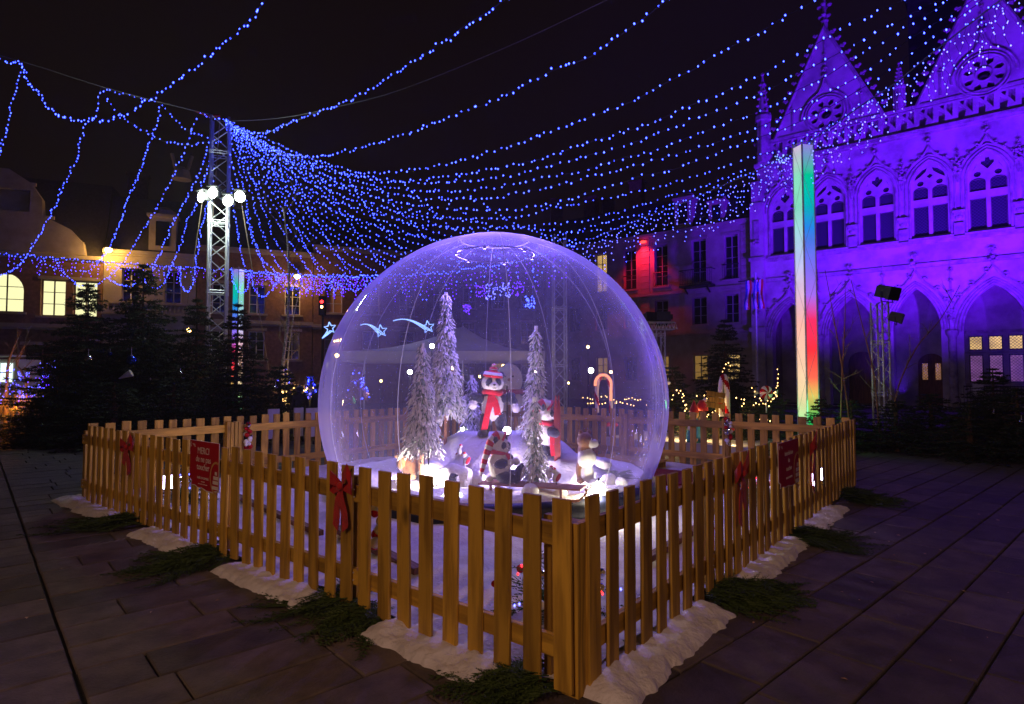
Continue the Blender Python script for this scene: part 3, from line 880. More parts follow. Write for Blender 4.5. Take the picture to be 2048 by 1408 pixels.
def ribbon(m_, pts, wv, t=.006):
    """flat band of width vector wv through pts"""
    k = len(m_.v); n_ = len(pts)
    for q, w_ in zip(pts, wv):
        q = Vector(q); w_ = Vector(w_)
        m_.v += [tuple(q - w_ / 2), tuple(q + w_ / 2), tuple(q + w_ / 2 + Vector((0, t, 0))), tuple(q - w_ / 2 + Vector((0, t, 0)))]
    for i in range(n_ - 1):
        a = k + i * 4
        for e in range(4):
            b0, b1 = a + e, a + (e + 1) % 4
            m_.f.append((b0, b1, b1 + 4, b0 + 4)); m_.m.append(0)
    m_.f += [(k, k + 3, k + 2, k + 1), tuple(k + 4 * (n_ - 1) + q for q in range(4))]; m_.m += [0, 0]
def bow(fr, s, label, turn=0.0, tail=(1.0, 1.0)):
    t = empty('ribbon_bow', (0, 0, 0), 0, label, 'bow', 'red velvet bows on the fences')
    t.matrix_world = fr @ Matrix.Rotation(turn, 4, 'Z') @ Matrix.Scale(s, 4)
    for sg in (-1, 1):
        m_ = MB()
        up = .10 if sg > 0 else .02
        loop = [(0, -.02, 0), (sg*.05, -.05, .04 + up * .3), (sg*.12, -.06, .05 + up), (sg*.15, -.04, .0 + up * .6), (sg*.13, -.012, -.03 + up * .3), (sg*.06, -.01, -.01), (0, -.02, -.005)]
        ribbon(m_, loop, [(0, 0, .05), (-sg*.01, 0, .09), (-.0, 0, .12), (0, .0, .13), (0, 0, .12), (0, 0, .08), (0, 0, .05)])
        m_.build('loop', M['red'], t)
        m_ = MB(); tl = tail[0 if sg < 0 else 1]
        ribbon(m_, [(0, -.03, -.02), (sg*.025, -.045, -.10), (sg*.05, -.035, -.20), (sg*.062 , -.03, -.30 * tl), (sg*.07, -.035, -.36 * tl)],
               [(.04, 0, 0), (.065, 0, 0.01), (.085, 0, .01), (.085, 0, .0), (.07, 0, sg*.05)])
        m_.build('tail', M['red'], t)
    m_ = MB(); m_.ell((0, -.04, 0), (.032, .03, .038), 10, 6); m_.build('knot', M['red'], t, smooth=True)
y, z = hitL(699, 970); bow(frameL(y, z), .80, 'red velvet bow in the middle of the left front fence')
y, z = hitL(267, 893); bow(frameL(y, z), .75, 'small dim red bow at the far end of the left front fence', .2, (.7, 1.1))
x, z = hitR(1466, 945); bow(frameR(x, z), .85, 'red velvet bow on the right front fence nearest the corner', 0, (1.3, .9))
x, z = hitR(1612, 893); bow(frameR(x, z), .95, 'dark red bow just right of the Interdiction notice', .1, (1.4, 1.2))

# bauble clusters on posts
def bauble_cluster(v, h, label, seed, r=.033, red=.5):
    random.seed(seed)
    t = empty('bauble_garland', v, 0, label, 'baubles', 'red and white bauble clusters')
    n_ = max(8, int(h / .024))
    mes = {}
    for k in range(n_):
        c = M['ballred'] if random.random() < red else random.choice((M['ballwhite'], M['ballwhite'], M['ballsilver']))
        if c.name not in mes:
            q = MB(); q.ell((0, 0, 0), 1, 12, 8); mes[c.name] = q.mesh('bauble', c, True)
        o = bpy.data.objects.new('bauble', mes[c.name]); COL.objects.link(o); o.parent = t
        a = rnd(0, 6.28); rr_ = r * rnd(.75, 1.15)
        o.location = (math.cos(a) * .038, math.sin(a) * .038, h * (k + .5) / n_ + rnd(-.01, .01)); o.scale = (rr_, rr_, rr_)
    m_ = MB(); m_.tube([(0, 0, 0), (0, 0, h + .04)], .006, 5); m_.build('cord', M['cable'], t)
    return t
def eloc(x, y, z): return E_(x, y, z)
v = P(482, 893, 9.6); ex, ey = toE(v)
bauble_cluster(E_(toE(XZ(482, 9.63))[0], FS - .12, .45), .42, 'red and white bauble cluster hanging on the back left fence', 1)
bauble_cluster(P(1457, 890, 9.9) + Vector((0, 0, 0)), .44, 'red and white bauble cluster hanging on the back right fence', 2)
y, z = hitL(730, 1060); bauble_cluster(E_(.13, y, .42), .34, 'bauble cluster behind the left front fence beside the red bow', 3, .036, .6)
x, z = hitR(1448, 1040); bauble_cluster(E_(x, .13, .40), .34, 'bauble cluster behind the right front fence beside the bow', 4, .036, .6)

# decorated fir heaps in the corners of the snow floor
def fir_heap(v, s, label, seed, lights=True):
    random.seed(seed)
    t = empty('fir_arrangement', v, rnd(0, 6), label, 'fir decoration', 'decorated fir heaps on the snow floor')
    m_ = MB()
    for k in range(44):
        a = rnd(0, 6.28); el = rnd(.1, 1.0)
        d = Vector((math.cos(a) * math.cos(el), math.sin(a) * math.cos(el), math.sin(el)))
        frond(m_, Vector((0, 0, .02)), d, s * rnd(.7, 1.1), s * .35, w=.12, seg=9)
    m_.build('branches', M['thuja'], t)
    for k in range(12):
        a = rnd(0, 6.28); rr_ = s * rnd(.2, .85); r_ = rnd(.022, .042)
        q = MB(); q.ell((0, 0, 0), r_, 12, 8)
        q.build('bauble', random.choice((M['ballred'], M['ballsilver'], M['ballsilver'], M['ballwhite'])), t, loc=(math.cos(a) * rr_, math.sin(a) * rr_, (s - rr_) * .6 + .08), smooth=True)
    add_light('POINT', 'tiny_lights_glow', (0, 0, s * .9), 2.2, (.75, .7, 1), None, .08, parent=t)
    if lights:
        m_ = MB(); m2 = MB()
        for k in range(14):
            a = rnd(0, 6.28); rr_ = s * rnd(.1, .8)
            (m_ if k % 3 else m2).octa((math.cos(a) * rr_, math.sin(a) * rr_, (s - rr_) * .7 + .06), .009)
        tag(m_.build('light_bulbs', M['ledwhite'], t), kind='stuff'); tag(m2.build('red_bulbs', M['redlamp'], t), kind='stuff')
fir_heap(E_(.75, .62, .05), .56, 'fir heap with baubles on the snow floor at the near corner', 1)
fir_heap(E_(.7, 6.2, .05), .45, 'fir heap with tiny lights behind the left fence sign', 2)
fir_heap(E_(5.1, .6, .05), .42, 'fir heap behind the notice of the right front fence', 3)

# floodlights standing on the snow floor
def flood(v, target, label, lens=True, energy=120, col=VIOLET, size=(.20, .13), spot=100, light=True, mat_=None, stand=.25, cat='floodlight'):
    t = empty('floodlight', (v.x, v.y, max(v.z - stand, .0)), 0, label, cat)
    d = (Vector(target) - v).normalized(); q = d.to_track_quat('-Y', 'Z').to_euler()
    s_ = v.z - t.location.z
    m_ = MB(); m_.box((0, .045, 0), (size[0], .08, size[1]), taper=1); m_.box((0, .09, 0), (size[0] * .7, .03, size[1] * .8))
    h = m_.build('housing', M['black'], t, loc=(0, 0, s_)); h.rotation_euler = q
    m_ = MB(); m_.box((0, 0, 0), (size[0] * .86, .006, size[1] * .84))
    l = m_.build('lens', mat_ or M['lampviolet'], h, loc=(0, .003, 0))
    m_ = MB(); m_.tube([(-size[0] / 2 - .012, 0, s_), (-size[0] / 2 - .012, 0, s_ - size[1] * .75), (size[0] / 2 + .012, 0, s_ - size[1] * .75), (size[0] / 2 + .012, 0, s_)], .006, 4)
    m_.tube([(0, 0, s_ - size[1] * .75), (0, 0, 0)], .012, 5)
    m_.build('bracket', M['black'], t)
    if light:
        add_light('SPOT', 'flood_light', (0, 0, 0), energy, col, None, .06, spot, .5, parent=t)
        lo = t.children[-1]; p_ = d * .06; lo.location = (p_.x, p_.y, s_ + p_.z); lo.rotation_euler = d.to_track_quat('-Z', 'Y').to_euler()
    return t
# violet floods round the globe
flood(P(338, 964, 6.35), (0.6, -2.0, 1.6), 'slim violet floodlight shining out between the pickets of the left fence', light=False, size=(.13, .16), stand=.4)
gx = [.14 + .1995 * (round((hitR(px_, 952)[0] - .14) / .1995 - .5) + .5) for px_ in (1620, 1637)]
if gx[0] == gx[1]: gx[1] += .1995
flood(E_(gx[0], -.015, hitR(1623, 957)[1]), (0.2, -1.0, 1.7), 'lower of two violet floodlights shining through the right fence', light=False, size=(.07, .16), stand=.3)
flood(E_(gx[1], -.015, hitR(1636, 948)[1]), (0.2, -1.0, 1.7), 'upper of two violet floodlights shining through the right fence', light=False, size=(.07, .16), stand=.3)
v = E_(.75, 6.6, .30); flood(v, GC + Vector((0, 0, 1.2)), 'violet floodlight aimed at the globe from the left corner', energy=560, spot=62)
v = E_(6.6, .75, .30); flood(v, GC + Vector((0, 0, 1.2)), 'violet floodlight aimed at the globe from the right corner', energy=560, spot=62)
v = E_(6.9, 6.9, .45); flood(v, E_(3, 3, .6), 'violet floodlight in the back corner behind the globe', energy=330, spot=60)
v = E_(5.4, 6.7, .30); flood(v, E_(1, 2, .1), 'violet floodlight by the back left fence, lighting the snow floor', energy=240)
# light inside the dome
def inner_spot(v, label, energy, col, target=None, r=.045, size=.05, mat_=None):
    t = empty('spotlight', (v.x, v.y, mound_z(v.x, v.y) - .01), 0, label, 'spotlight')
    s_ = v.z - t.location.z
    d = (Vector((0, 0, CAMZ)) - v).normalized(); d.z -= .1
    q = d.to_track_quat('-Y', 'Z').to_euler()
    m_ = MB(); m_.lathe([(r * .5, -.10), (r, -.05), (r * 1.1, 0), (r * 1.02, 0)], n=14, cap=False)
    m_.v = [(x, -z, y) for x, y, z in m_.v]
    h = m_.build('housing', M['black'], t, loc=(0, 0, s_), smooth=True); h.rotation_euler = q
    m_ = MB(); m_.ell((0, .004, 0), (r * .95, .014, r * .95), 12, 6); m_.build('lens', mat_ or M['spotlens'], h, smooth=True)
    m_ = MB(); m_.tube([(0, 0, s_ - r), (0, 0, 0)], .008, 5); m_.build('stake', M['black'], t)
    add_light('POINT', 'spot_light', (0, 0, 0), energy, col, None, size, parent=t)
    p_ = d * .09; t.children[-1].location = (p_.x, p_.y, s_ + p_.z)
    return t
inner_spot(P(1014, 861, 7.35), 'dazzling spotlight behind the head of the sitting panda', 230, (.74, .56, 1.0), r=.05)
inner_spot(P(1168, 909, 7.25), 'spotlight beside the brown bear in the right of the globe', 48, (1.0, .80, .85), r=.04)
inner_spot(P(1197, 968, 6.52), 'low spotlight at the right end of the sledge', 36, (1.0, .9, .66), r=.035)
inner_spot(P(857, 935, 6.95), 'hidden spotlight lighting the snow right of the front left tree', 240, (1.0, .84, .74), r=.03)
inner_spot(P(925, 858, 8.75), 'spotlight behind the smallest flocked tree', 45, (.92, 1.0, .70), r=.03)
inner_spot(P(800, 930, 7.6), 'spotlight behind the brown plush bear at the left', 60, (.6, .40, 1.0), r=.03)
inner_spot(P(872, 740, 9.6), 'ice white lamp spot seen behind the tallest flocked tree', 8, (.45, .30, 1.0), r=.03) if False else None
cl = empty('added_cap_lamp', (GC.x, GC.y, GZ + GR - .42), 0, 'added ring of small violet lamps hanging inside the top of the dome', 'lamp')  # lamp ring added to fill the dome with violet light
m_ = MB(); m_.tube([(.55 * math.cos(a), .55 * math.sin(a), .17) for a in [6.2832 * i / 40 for i in range(41)]], .010, 5); m_.build('ring', M['black'], cl, smooth=True)
for k in range(6): m_ = MB(); m_.lathe([(.022, -.03), (.022, 0), (.006, .02)], (.55 * math.cos(k * 1.047 + .3), .55 * math.sin(k * 1.047 + .3), .165), 8); m_.build('lamp_cup', M['black'], cl)
for k in range(6): add_light('POINT', 'added_cap_light', (.55 * math.cos(k * 1.047 + .3), .55 * math.sin(k * 1.047 + .3), .10), 56, (.26, .17, 1.0), None, .03, parent=cl)
flood(P(1045, 880, 9.3), GC + Vector((-.2, -1.2, 2.4)), 'added violet floodlight hidden behind the mound in the globe', energy=900, spot=150, stand=.12)  # unseen flood added to raise the violet glow in the dome
flood(P(905, 972, 6.50), P(1000, 840, 7.7), 'added small floodlight behind the pickets at the front rim of the globe', energy=1300, col=(.88, .80, 1.0), size=(.09, .06), spot=100, stand=.06)  # unseen flood added to brighten the toys from the front

# ================================================================ flocked trees in the globe
def flocked_mesh(h, r, seed, base=0.10, dens=1.0):
    """hanging flocked sprigs on drooping boughs, bunched so that dark gaps show between the boughs"""
    random.seed(seed); m_ = MB()
    nb = int(17 * h * dens) + 8
    for b in range(nb):
        t = (b + rnd(0, 1)) / nb
        z = h * (base + (1 - base) * t)
        R_ = r * (1 - t) ** .8 * 1.02 + .022
        nk = max(4, int(2 * math.pi * R_ / .115))
        a0 = rnd(0, 6.28)
        for k in range(nk):
            a = a0 + 2 * math.pi * k / nk + rnd(-.2, .2)
            R2 = R_ * rnd(.62, 1.16)
            d = Vector((math.cos(a), math.sin(a), 0)); tg = Vector((-d.y, d.x, 0))
            drop = .05 + R2 * .55
            for sub in range(max(5, int(R2 / .018))):
                f_ = sub / max(5, int(R2 / .018))
                p0 = d * R2 * (.35 + .65 * f_) + tg * rnd(-.035, .035) + Vector((0, 0, z + .04 - drop * f_ ** 1.6 + rnd(-.012, .012)))
                L_ = rnd(.055, .10)
                p1 = p0 + (d * rnd(.3, 1.0) + tg * rnd(-.6, .6) + Vector((0, 0, -rnd(.4, 1.4)))).normalized() * L_
                w = tg * rnd(.008, .013); u = (p1 - p0).cross(tg).normalized() * rnd(.005, .008)
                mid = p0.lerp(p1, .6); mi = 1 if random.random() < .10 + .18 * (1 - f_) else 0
                k0 = len(m_.v)
                m_.v += [tuple(p0), tuple(mid + w), tuple(mid + u), tuple(mid - w), tuple(mid - u), tuple(p1 + w * .6), tuple(p1 - w * .6)]
                m_.f += [(k0, k0+1, k0+2), (k0, k0+2, k0+3), (k0, k0+3, k0+4), (k0, k0+4, k0+1), (k0+1, k0+5, k0+2), (k0+5, k0+6, k0+2), (k0+2, k0+6, k0+3), (k0+3, k0+6, k0+4), (k0+6, k0+5, k0+4), (k0+5, k0+1, k0+4)]
                m_.m += [mi] * 10
    m_.tube([(0, 0, h * (base + .05)), (0, 0, h * .95)], [r * .38, .01], 9, m=1)  # inner cone added to stop light passing through the crown
    for k in range(10):
        a = rnd(0, 6.28); d = Vector((math.cos(a), math.sin(a), 0))
        q = Vector((0, 0, h * 1.0)) + d * .01
        m_.tube([q - Vector((0, 0, .06)), q + Vector((0, 0, .05)) + d * .012], [.012, .006], 4)
    return m_
def flocked_tree(px, pyb, pyt, Y, rpx, label, seed, base, trunk_gap=0.0, dens=1.0):
    b = P(px, pyb, Y); t_ = P(px, pyt, Y); h = t_.z - b.z
    t = empty('flocked_tree', (b.x, b.y, b.z), 0, label, 'tree', 'flocked trees in the globe')
    r = rpx / F * Y
    m_ = MB(); g = mound_z(b.x, b.y)
    m_.tube([(0, 0, min(g - b.z, 0) - .02), (0, 0, h * .5), (0, 0, h * .97)], [.026, .018, .006], 8); m_.build('trunk', M['redbark'], t, smooth=True)
    flocked_mesh(h, r, seed, base, dens).build('crown', [M['flock'], M['flockgreen']], t)
    return t
flocked_tree(891, 868, 592, 8.25, 35, 'tallest flocked tree on the mound with a bare reddish trunk', 1, .17, dens=1.25)
flocked_tree(843, 938, 694, 7.25, 37, 'flocked tree at the front left of the globe, above the brown plush bear', 2, .16)
flocked_tree(943, 866, 757, 8.85, 24, 'smallest flocked tree, left of the standing panda', 3, .02)
flocked_tree(1073, 925, 659, 8.0, 33, 'tall flocked tree in the right half of the globe', 4, .03, dens=1.05)
flocked_tree(1070, 982, 803, 6.85, 23, 'narrow flocked tree standing in front of the tall right one', 5, .02)

# ================================================================ plush animals
def remesh(m_, name, mats, vox, fuzz=.004, seed=0, ells=None):
    me = bpy.data.meshes.new(name); me.from_pydata(m_.v, [], m_.f)
    o = bpy.data.objects.new(name, me); COL.objects.link(o)
    md = o.modifiers.new('r', 'REMESH'); md.mode = 'VOXEL'; md.voxel_size = vox; md.use_smooth_shade = True
    ms = o.modifiers.new('s', 'SMOOTH'); ms.iterations = 3
    dg = bpy.context.evaluated_depsgraph_get(); dg.update()
    me2 = bpy.data.meshes.new_from_object(o.evaluated_get(dg))
    bpy.data.objects.remove(o); bpy.data.meshes.remove(me)
    me2.name = name; me2.materials.clear()
    for q in mats: me2.materials.append(q)
    inv = []
    for (c, r, rot, mi, pr) in ells:
        E3 = Euler(rot).to_matrix().transposed() if rot else Matrix.Identity(3)
        inv.append((Vector(c), E3, Vector(r) if not isinstance(r, (int, float)) else Vector((r, r, r)), mi, pr))
    for p in me2.polygons:
        best = 1e9; bi = 0
        for c, E3, r, mi, pr in inv:
            q = E3 @ (p.center - c); d = (math.sqrt((q.x / r.x) ** 2 + (q.y / r.y) ** 2 + (q.z / r.z) ** 2) - 1) * min(r) - pr
            if d < best: best = d; bi = mi
        p.material_index = bi; p.use_smooth = True
    for v in me2.vertices:
        v.co += v.normal * fuzz * noise.noise(v.co * 70)
    me2.update()
    return me2
def plush(loc, rz, s, parts, mats, label, cat='plush toy', extra=None, vox=.012, tilt=None):
    t = empty('plush_panda' if 'panda' in label else 'plush_bear', loc, rz, label, cat)
    if tilt: t.rotation_euler = (tilt[0], tilt[1], rz)
    t.scale = (s, s, s)
    m_ = MB()
    for (c, r, rot, mi, pr) in parts: m_.ell(c, r, 20, 14, rot)
    me = remesh(m_, 'body', mats, vox, ells=parts)
    o = bpy.data.objects.new('body', me); COL.objects.link(o); o.parent = t
    if extra: extra(t)
    return t
W_, K_, N_, T_ = 0, 1, 2, 3
PM = [M['white'], M['plushblack']]
def head(hx, hy, hz, rot=None, sc=1.0):
    """white head, black ears and eye patches; faces -Y, turned by rot about Z"""
    out = []
    Rz = Matrix.Rotation(rot or 0, 3, 'Z')
    def pt(x, y, z): v = Rz @ Vector((x * sc, y * sc, z * sc)); return (hx + v.x, hy + v.y, hz + v.z)
    e = (0, 0, rot or 0)
    out.append((pt(0, 0, 0), (.135 * sc, .118 * sc, .112 * sc), e, W_, 0))
    out.append((pt(0, -.098, -.035), (.062 * sc, .05 * sc, .044 * sc), e, W_, 0))
    for sg in (-1, 1):
        out.append((pt(sg * .105, .01, .095), (.048 * sc, .028 * sc, .05 * sc), e, K_, .004))
        out.append((pt(sg * .058, -.097, .018), (.030 * sc, .022 * sc, .042 * sc), (0, sg * -.5, (rot or 0)), K_, .007))
    return out, pt
def face(t, pt, s=1.0):
    m_ = MB(); m_.ell(pt(0, -.148, -.018), (.017, .012, .011), 10, 6); m_.build('nose', M['black'], t, smooth=True)
    for sg in (-1, 1):
        m_ = MB(); m_.ell(pt(sg * .055, -.121, .022), .0095, 8, 6); m_.build('eye', M['ballblue'] if False else M['iron'], t, smooth=True)
    m_ = MB(); m_.tube([pt(-.022, -.146, -.052), pt(-.01, -.150, -.060), pt(0, -.150, -.050), pt(.01, -.150, -.060), pt(.022, -.146, -.052)], .003, 4); m_.build('mouth', M['black'], t)
def striped_hat(t, pt, kind=0):
    m_ = MB()
    prof_ = [(.118, 0), (.122, .018), (.122, .028), (.116, .034), (.112, .05), (.10, .06), (.085, .065), (.055, .072), (.05, .09), (.052, .10), (.045, .115), (.02, .122)]
    m_.lathe(prof_, n=20, matf=lambda i, j: (1 if i in (2, 3, 4, 8) else 0))
    c = Vector(pt(0, .0, .072))
    h = m_.build('hat', [M['scarf'], M['white']], t, loc=c, smooth=True); h.rotation_euler = (.05, .12, 0)
    m_ = MB(); m_.ell((0, 0, 0), .03, 10, 7, matf=lambda i, j: (i + j // 3) % 2); m_.build('bobble', [M['scarf'], M['white']], h, loc=(0.0, 0, .135), smooth=True)
    # folded top seen in front of the hat
def stock_cap(t, pt, tailpts, bands=12, r0=.105):
    """long striped stocking cap trailing down the back"""
    m_ = MB(); n_ = len(tailpts)
    pts = [Vector(pt(*q)) for q in tailpts]
    fine = []
    for i in range(n_ - 1):
        for k in range(4): fine.append(pts[i].lerp(pts[i + 1], k / 4))
    fine.append(pts[-1])
    N = len(fine)
    rr_ = [max(r0 * (1 - (i / (N - 1)) ** .55) + .022, .02) for i in range(N)]
    m_.tube(fine, rr_, 16, matf=lambda i, j: (i // 2) % 2)
    m_.build('stocking_cap', [M['scarf'], M['white']], t, smooth=True)
def scarf(t, nz, pts, w=.085, r=(.098, .085)):
    m_ = MB(); m_.tube([(r[0] * math.cos(a), r[1] * math.sin(a) - .005, nz + .012 * math.sin(a * 2)) for a in [2 * math.pi * i / 20 for i in range(21)]], .034, 8, cap=False)
    m_.build('scarf', M['scarf'], t, smooth=True)
    sc = t.children[-1]
    for tail in pts:
        m_ = MB(); wv = []
        for i, q in enumerate(tail): wv.append((w * (1 + .12 * math.sin(i * 2)), 0, .01))
        ribbon(m_, tail, wv, .014); m_.build('scarf_tail', M['scarf'], sc)

# 1 standing panda, arms out
hd, pt = head(0, -.02, .645, 0.12)
parts = [((0, 0, .37), (.135, .115, .175), None, W_, 0), ((0, .012, .50), (.125, .09, .07), None, K_, -.004),
         ((-.185, -.01, .47), (.10, .058, .055), (0, .35, 0), K_, .004), ((.185, -.01, .475), (.10, .058, .055), (0, -.35, .2), K_, .004),
         ((-.235, -.05, .385), (.052, .048, .052), None, W_, .01), ((.275, -.05, .345), (.055, .05, .056), None, W_, .01), ((.255, -.03, .42), (.05, .045, .06), None, K_, 0), ((-.225, -.03, .43), (.045, .04, .05), None, K_, 0),
         ((-.085, 0, .17), (.072, .075, .16), (0, .1, 0), K_, .003), ((.105, 0, .18), (.075, .078, .17), (0, -.15, 0), K_, .003),
         ((-.115, -.055, .045), (.066, .10, .048), (0, 0, -.2), K_, .003), ((.135, -.04, .045), (.066, .10, .048), (0, 0, .3), K_, .003)] + hd
def ex1(t):
    face(t, pt); striped_hat(t, pt)
    scarf(t, .535, [[(-.01, -.10, .53), (-.03, -.135, .42), (-.065, -.13, .28), (-.10, -.115, .10)], [(-.02, -.112, .50), (.015, -.125, .44), (.045, -.125, .36), (.06, -.115, .27)]], .08)
v = P(985, 868, 8.2); plush((v.x, v.y, mound_z(v.x, v.y) - .005), .06, 1.14, parts, PM, 'standing plush panda with red scarf and striped hat on top of the mound', extra=ex1)

# 2 sitting panda on the sledge, seen half from the side
hd, pt2 = head(.03, -.01, .50, .75, 1.0)
parts = [((0, 0, .22), (.145, .135, .20), (0, -.10, 0), W_, 0), ((.03, -.01, .36), (.115, .10, .08), None, W_, 0),
         ((.03, -.13, .27), (.10, .055, .058), (0, -.2, -.1), K_, .006), ((.13, .02, .34), (.09, .055, .055), (0, .1, .3), K_, .004),
         ((.15, -.16, .29), (.048, .046, .05), None, W_, .01), ((.235, -.06, .285), (.055, .05, .055), None, W_, .01), ((.10, -.16, .21), (.035, .04, .04), None, W_, .0),
         ((.10, -.13, .075), (.16, .085, .078), (0, .0, -.35), K_, .004), ((.17, .06, .09), (.16, .08, .075), (0, 0, .15), K_, .002),
         ((.245, -.18, .13), (.062, .065, .135), (0, .25, -.3), K_, .006), ((.30, .0, .135), (.06, .065, .13), (0, .3, 0), K_, .006),
         ((-.13, .02, .04), (.06, .05, .04), None, W_, 0)] + hd
def ex2(t):
    face(t, pt2)
    for c, rot in (((.298, -.215, .145), (0, .25, -.45)), ((.358, -.012, .145), (0, .3, -.1))):
        m_ = MB(); m_.ell((0, 0, 0), (.014, .046, .10), 12, 8); o = m_.build('foot_sole', M['white'], t, loc=c, smooth=True); o.rotation_euler = rot
    stock_cap(t, pt2, [(.02, .02, .10), (-.02, .04, .13), (-.10, .09, .06), (-.14, .12, -.05), (-.18, .14, -.18), (-.22, .15, -.30), (-.25, .15, -.40)])
    scarf(t, .415, [[(.10, -.10, .40), (.14, -.12, .33), (.15, -.11, .22)]], .05)
v = P(1003, 962, 6.75); plush((v.x - .03, v.y, v.z - .01), .15, .80, parts, PM, 'plush panda sitting on the wooden sledge with a long striped stocking cap', extra=ex2)

# 3 standing panda with skis, facing right
hd, pt3 = head(0, -.02, .60, 1.15, .95)
parts = [((0, 0, .34), (.13, .12, .19), None, W_, 0), ((.0, 0, .47), (.10, .09, .06), None, W_, 0),
         ((.08, -.12, .37), (.085, .055, .062), (0, .35, -.2), K_, .008), ((.10, -.03, .34), (.05, .05, .06), None, K_, .0), ((-.02, .12, .40), (.08, .05, .06), None, K_, .004),
         ((-.03, -.02, .14), (.075, .075, .13), None, K_, .003), ((.06, .03, .13), (.07, .07, .12), None, K_, .003),
         ((.07, -.07, .045), (.10, .058, .045), (0, 0, .2), K_, .003), ((.11, .05, .045), (.10, .058, .045), None, K_, .003)] + hd
def ex3(t):
    face(t, pt3)
    stock_cap(t, pt3, [(.01, .01, .09), (-.01, .03, .12), (-.05, .10, .06), (-.05, .13, -.05), (-.05, .14, -.18), (-.05, .145, -.30)], r0=.115)
    scarf(t, .485, [[(.06, -.11, .42), (.06, -.13, .30), (.06, -.14, .18), (.07, -.15, .08)]], .055)
v = P(1092, 905, 7.75); plush((v.x, v.y, mound_z(v.x, v.y)), .1, 1.0, parts, PM, 'plush panda holding red skis behind the tall right tree', extra=ex3)
sk = empty('pair_of_skis', (v.x + .12, v.y - .11, mound_z(v.x, v.y) - .02), .3, 'pair of small red wooden skis stood upright beside a panda', 'skis')
for k in range(2):
    m_ = MB(); n_ = 12
    pts = [(k * .045, .012 * k - (.10 * max(0, i / n_ - .82) * 4) ** 2, .86 * i / n_) for i in range(n_ + 1)]
    ribbon(m_, pts, [(.045 * (1 if i < 10 else (13 - i) / 3.5), 0, 0) for i in range(n_ + 1)], .012)
    m_.build('ski', mat('ski_red', (.42, .06, .05), (.3, .035, .03), 10, .5) if k == 0 else bpy.data.materials['ski_red'], sk)

# 4 brown bear with white belly, 5 brown bear behind the left tree
hd = [((0, 0, .52), (.10, .11, .10), None, 0, 0), ((.10, -.06, .49), (.065, .055, .055), None, 1, .006), ((-.05, .02, .62), (.035, .02, .035), None, 0, 0), ((.06, .05, .62), (.035, .02, .035), None, 0, 0)]
parts = [((0, 0, .40), (.09, .09, .10), None, 0, 0), ((.02, -.03, .31), (.118, .115, .115), None, 1, .01), ((.03, -.03, .12), (.075, .075, .12), None, 1, .008), ((-.06, .03, .15), (.05, .06, .15), None, 0, 0),
         ((.08, -.06, .03), (.07, .06, .04), None, 1, 0), ((-.06, -.02, .03), (.05, .08, .04), None, 0, 0)] + hd
v = P(1170, 962, 6.95)
def ex4(t):
    m_ = MB(); m_.ell((.165, -.075, .50), (.016, .014, .014), 8, 6); m_.build('nose', M['black'], t, smooth=True)
    for dx in (.03, .085):
        m_ = MB(); m_.ell((dx, -.10, .545), .009, 8, 6); m_.build('eye', M['iron'], t, smooth=True)
plush((v.x, v.y, v.z - .02), .0, .93, parts, [M['plushbrown'], M['white']], 'brown plush bear with a round white belly at the right of the globe', extra=ex4)
parts = [((0, 0, .13), (.13, .11, .13), None, 0, 0), ((-.09, -.03, .17), (.07, .08, .085), None, 1, .0), ((-.10, -.04, .26), (.055, .05, .05), None, 1, 0), ((-.15, -.02, .30), (.022, .016, .022), None, 1, 0), ((-.075, -.02, .31), (.022, .016, .022), None, 1, 0),
         ((-.09, -.11, .03), (.045, .07, .035), None, 1, 0), ((.04, -.10, .03), (.045, .07, .035), None, 1, 0), ((-.155, -.10, .25), (.02, .02, .02), None, 1, 0)]
v = P(822, 930, 7.55)
def ex5(t):
    m_ = MB(); m_.ell((-.11, -.092, .262), .009, 8, 6); m_.build('nose', M['black'], t, smooth=True)
    for dx in (-.128, -.085):
        m_ = MB(); m_.ell((dx, -.083, .28), .006, 8, 6); m_.build('eye', M['iron'], t, smooth=True)
plush((v.x, v.y, mound_z(v.x, v.y) - .01), 0, 1.1, parts, [M['plushbrown'], M['plushtan']], 'tan and brown plush bear half hidden by the front left tree', extra=ex5)

# birds
def bird(v, rz, s, label):
    t = empty('toy_bird', v, rz, label, 'toy bird', 'red and white felt birds'); t.scale = (s, s, s)
    m_ = MB(); m_.ell((0, 0, .05), (.032, .028, .052), 12, 8, (0, .35, 0)); m_.build('body', M['white'], t, smooth=True)
    m_ = MB(); m_.ell((-.022, 0, .105), (.024, .022, .024), 10, 8); h = m_.build('head', M['white'], t, smooth=True)
    m_ = MB(); m_.ell((-.022, 0, .122), (.020, .019, .016), 10, 6); m_.build('cap', M['scarf'], h, smooth=True)
    m_ = MB(); m_.lathe([(.006, 0), (.0005, .02)], n=6); m_.v = [(-.045 - z, y, .103 + x) for x, y, z in m_.v]; m_.build('beak', M['signgold'], h)
    m_ = MB(); m_.ell((.012, -.026, .05), (.018, .008, .04), 8, 6, (0, .5, 0)); m_.build('wing', M['scarf'], t, smooth=True)
    m_ = MB(); m_.add([(.02, -.012, .03), (.02, .012, .03), (.07, .015, -.005), (.07, -.015, -.005), (.045, 0, .012)], [(0, 1, 4), (1, 2, 4), (2, 3, 4), (3, 0, 4), (0, 3, 2, 1)]); m_.build('tail', M['scarf'], t)
    m_ = MB(); m_.tube([(0, -.01, .01), (0, -.01, -.012)], .003, 4); m_.tube([(0, .01, .01), (0, .01, -.012)], .003, 4); m_.build('feet', M['black'], t)
v = P(933, 877, 7.6); v.z = mound_z(v.x, v.y) + .02; bird(v, .2, 1.25, 'felt bird with a red wing on the mound, left of the standing panda')
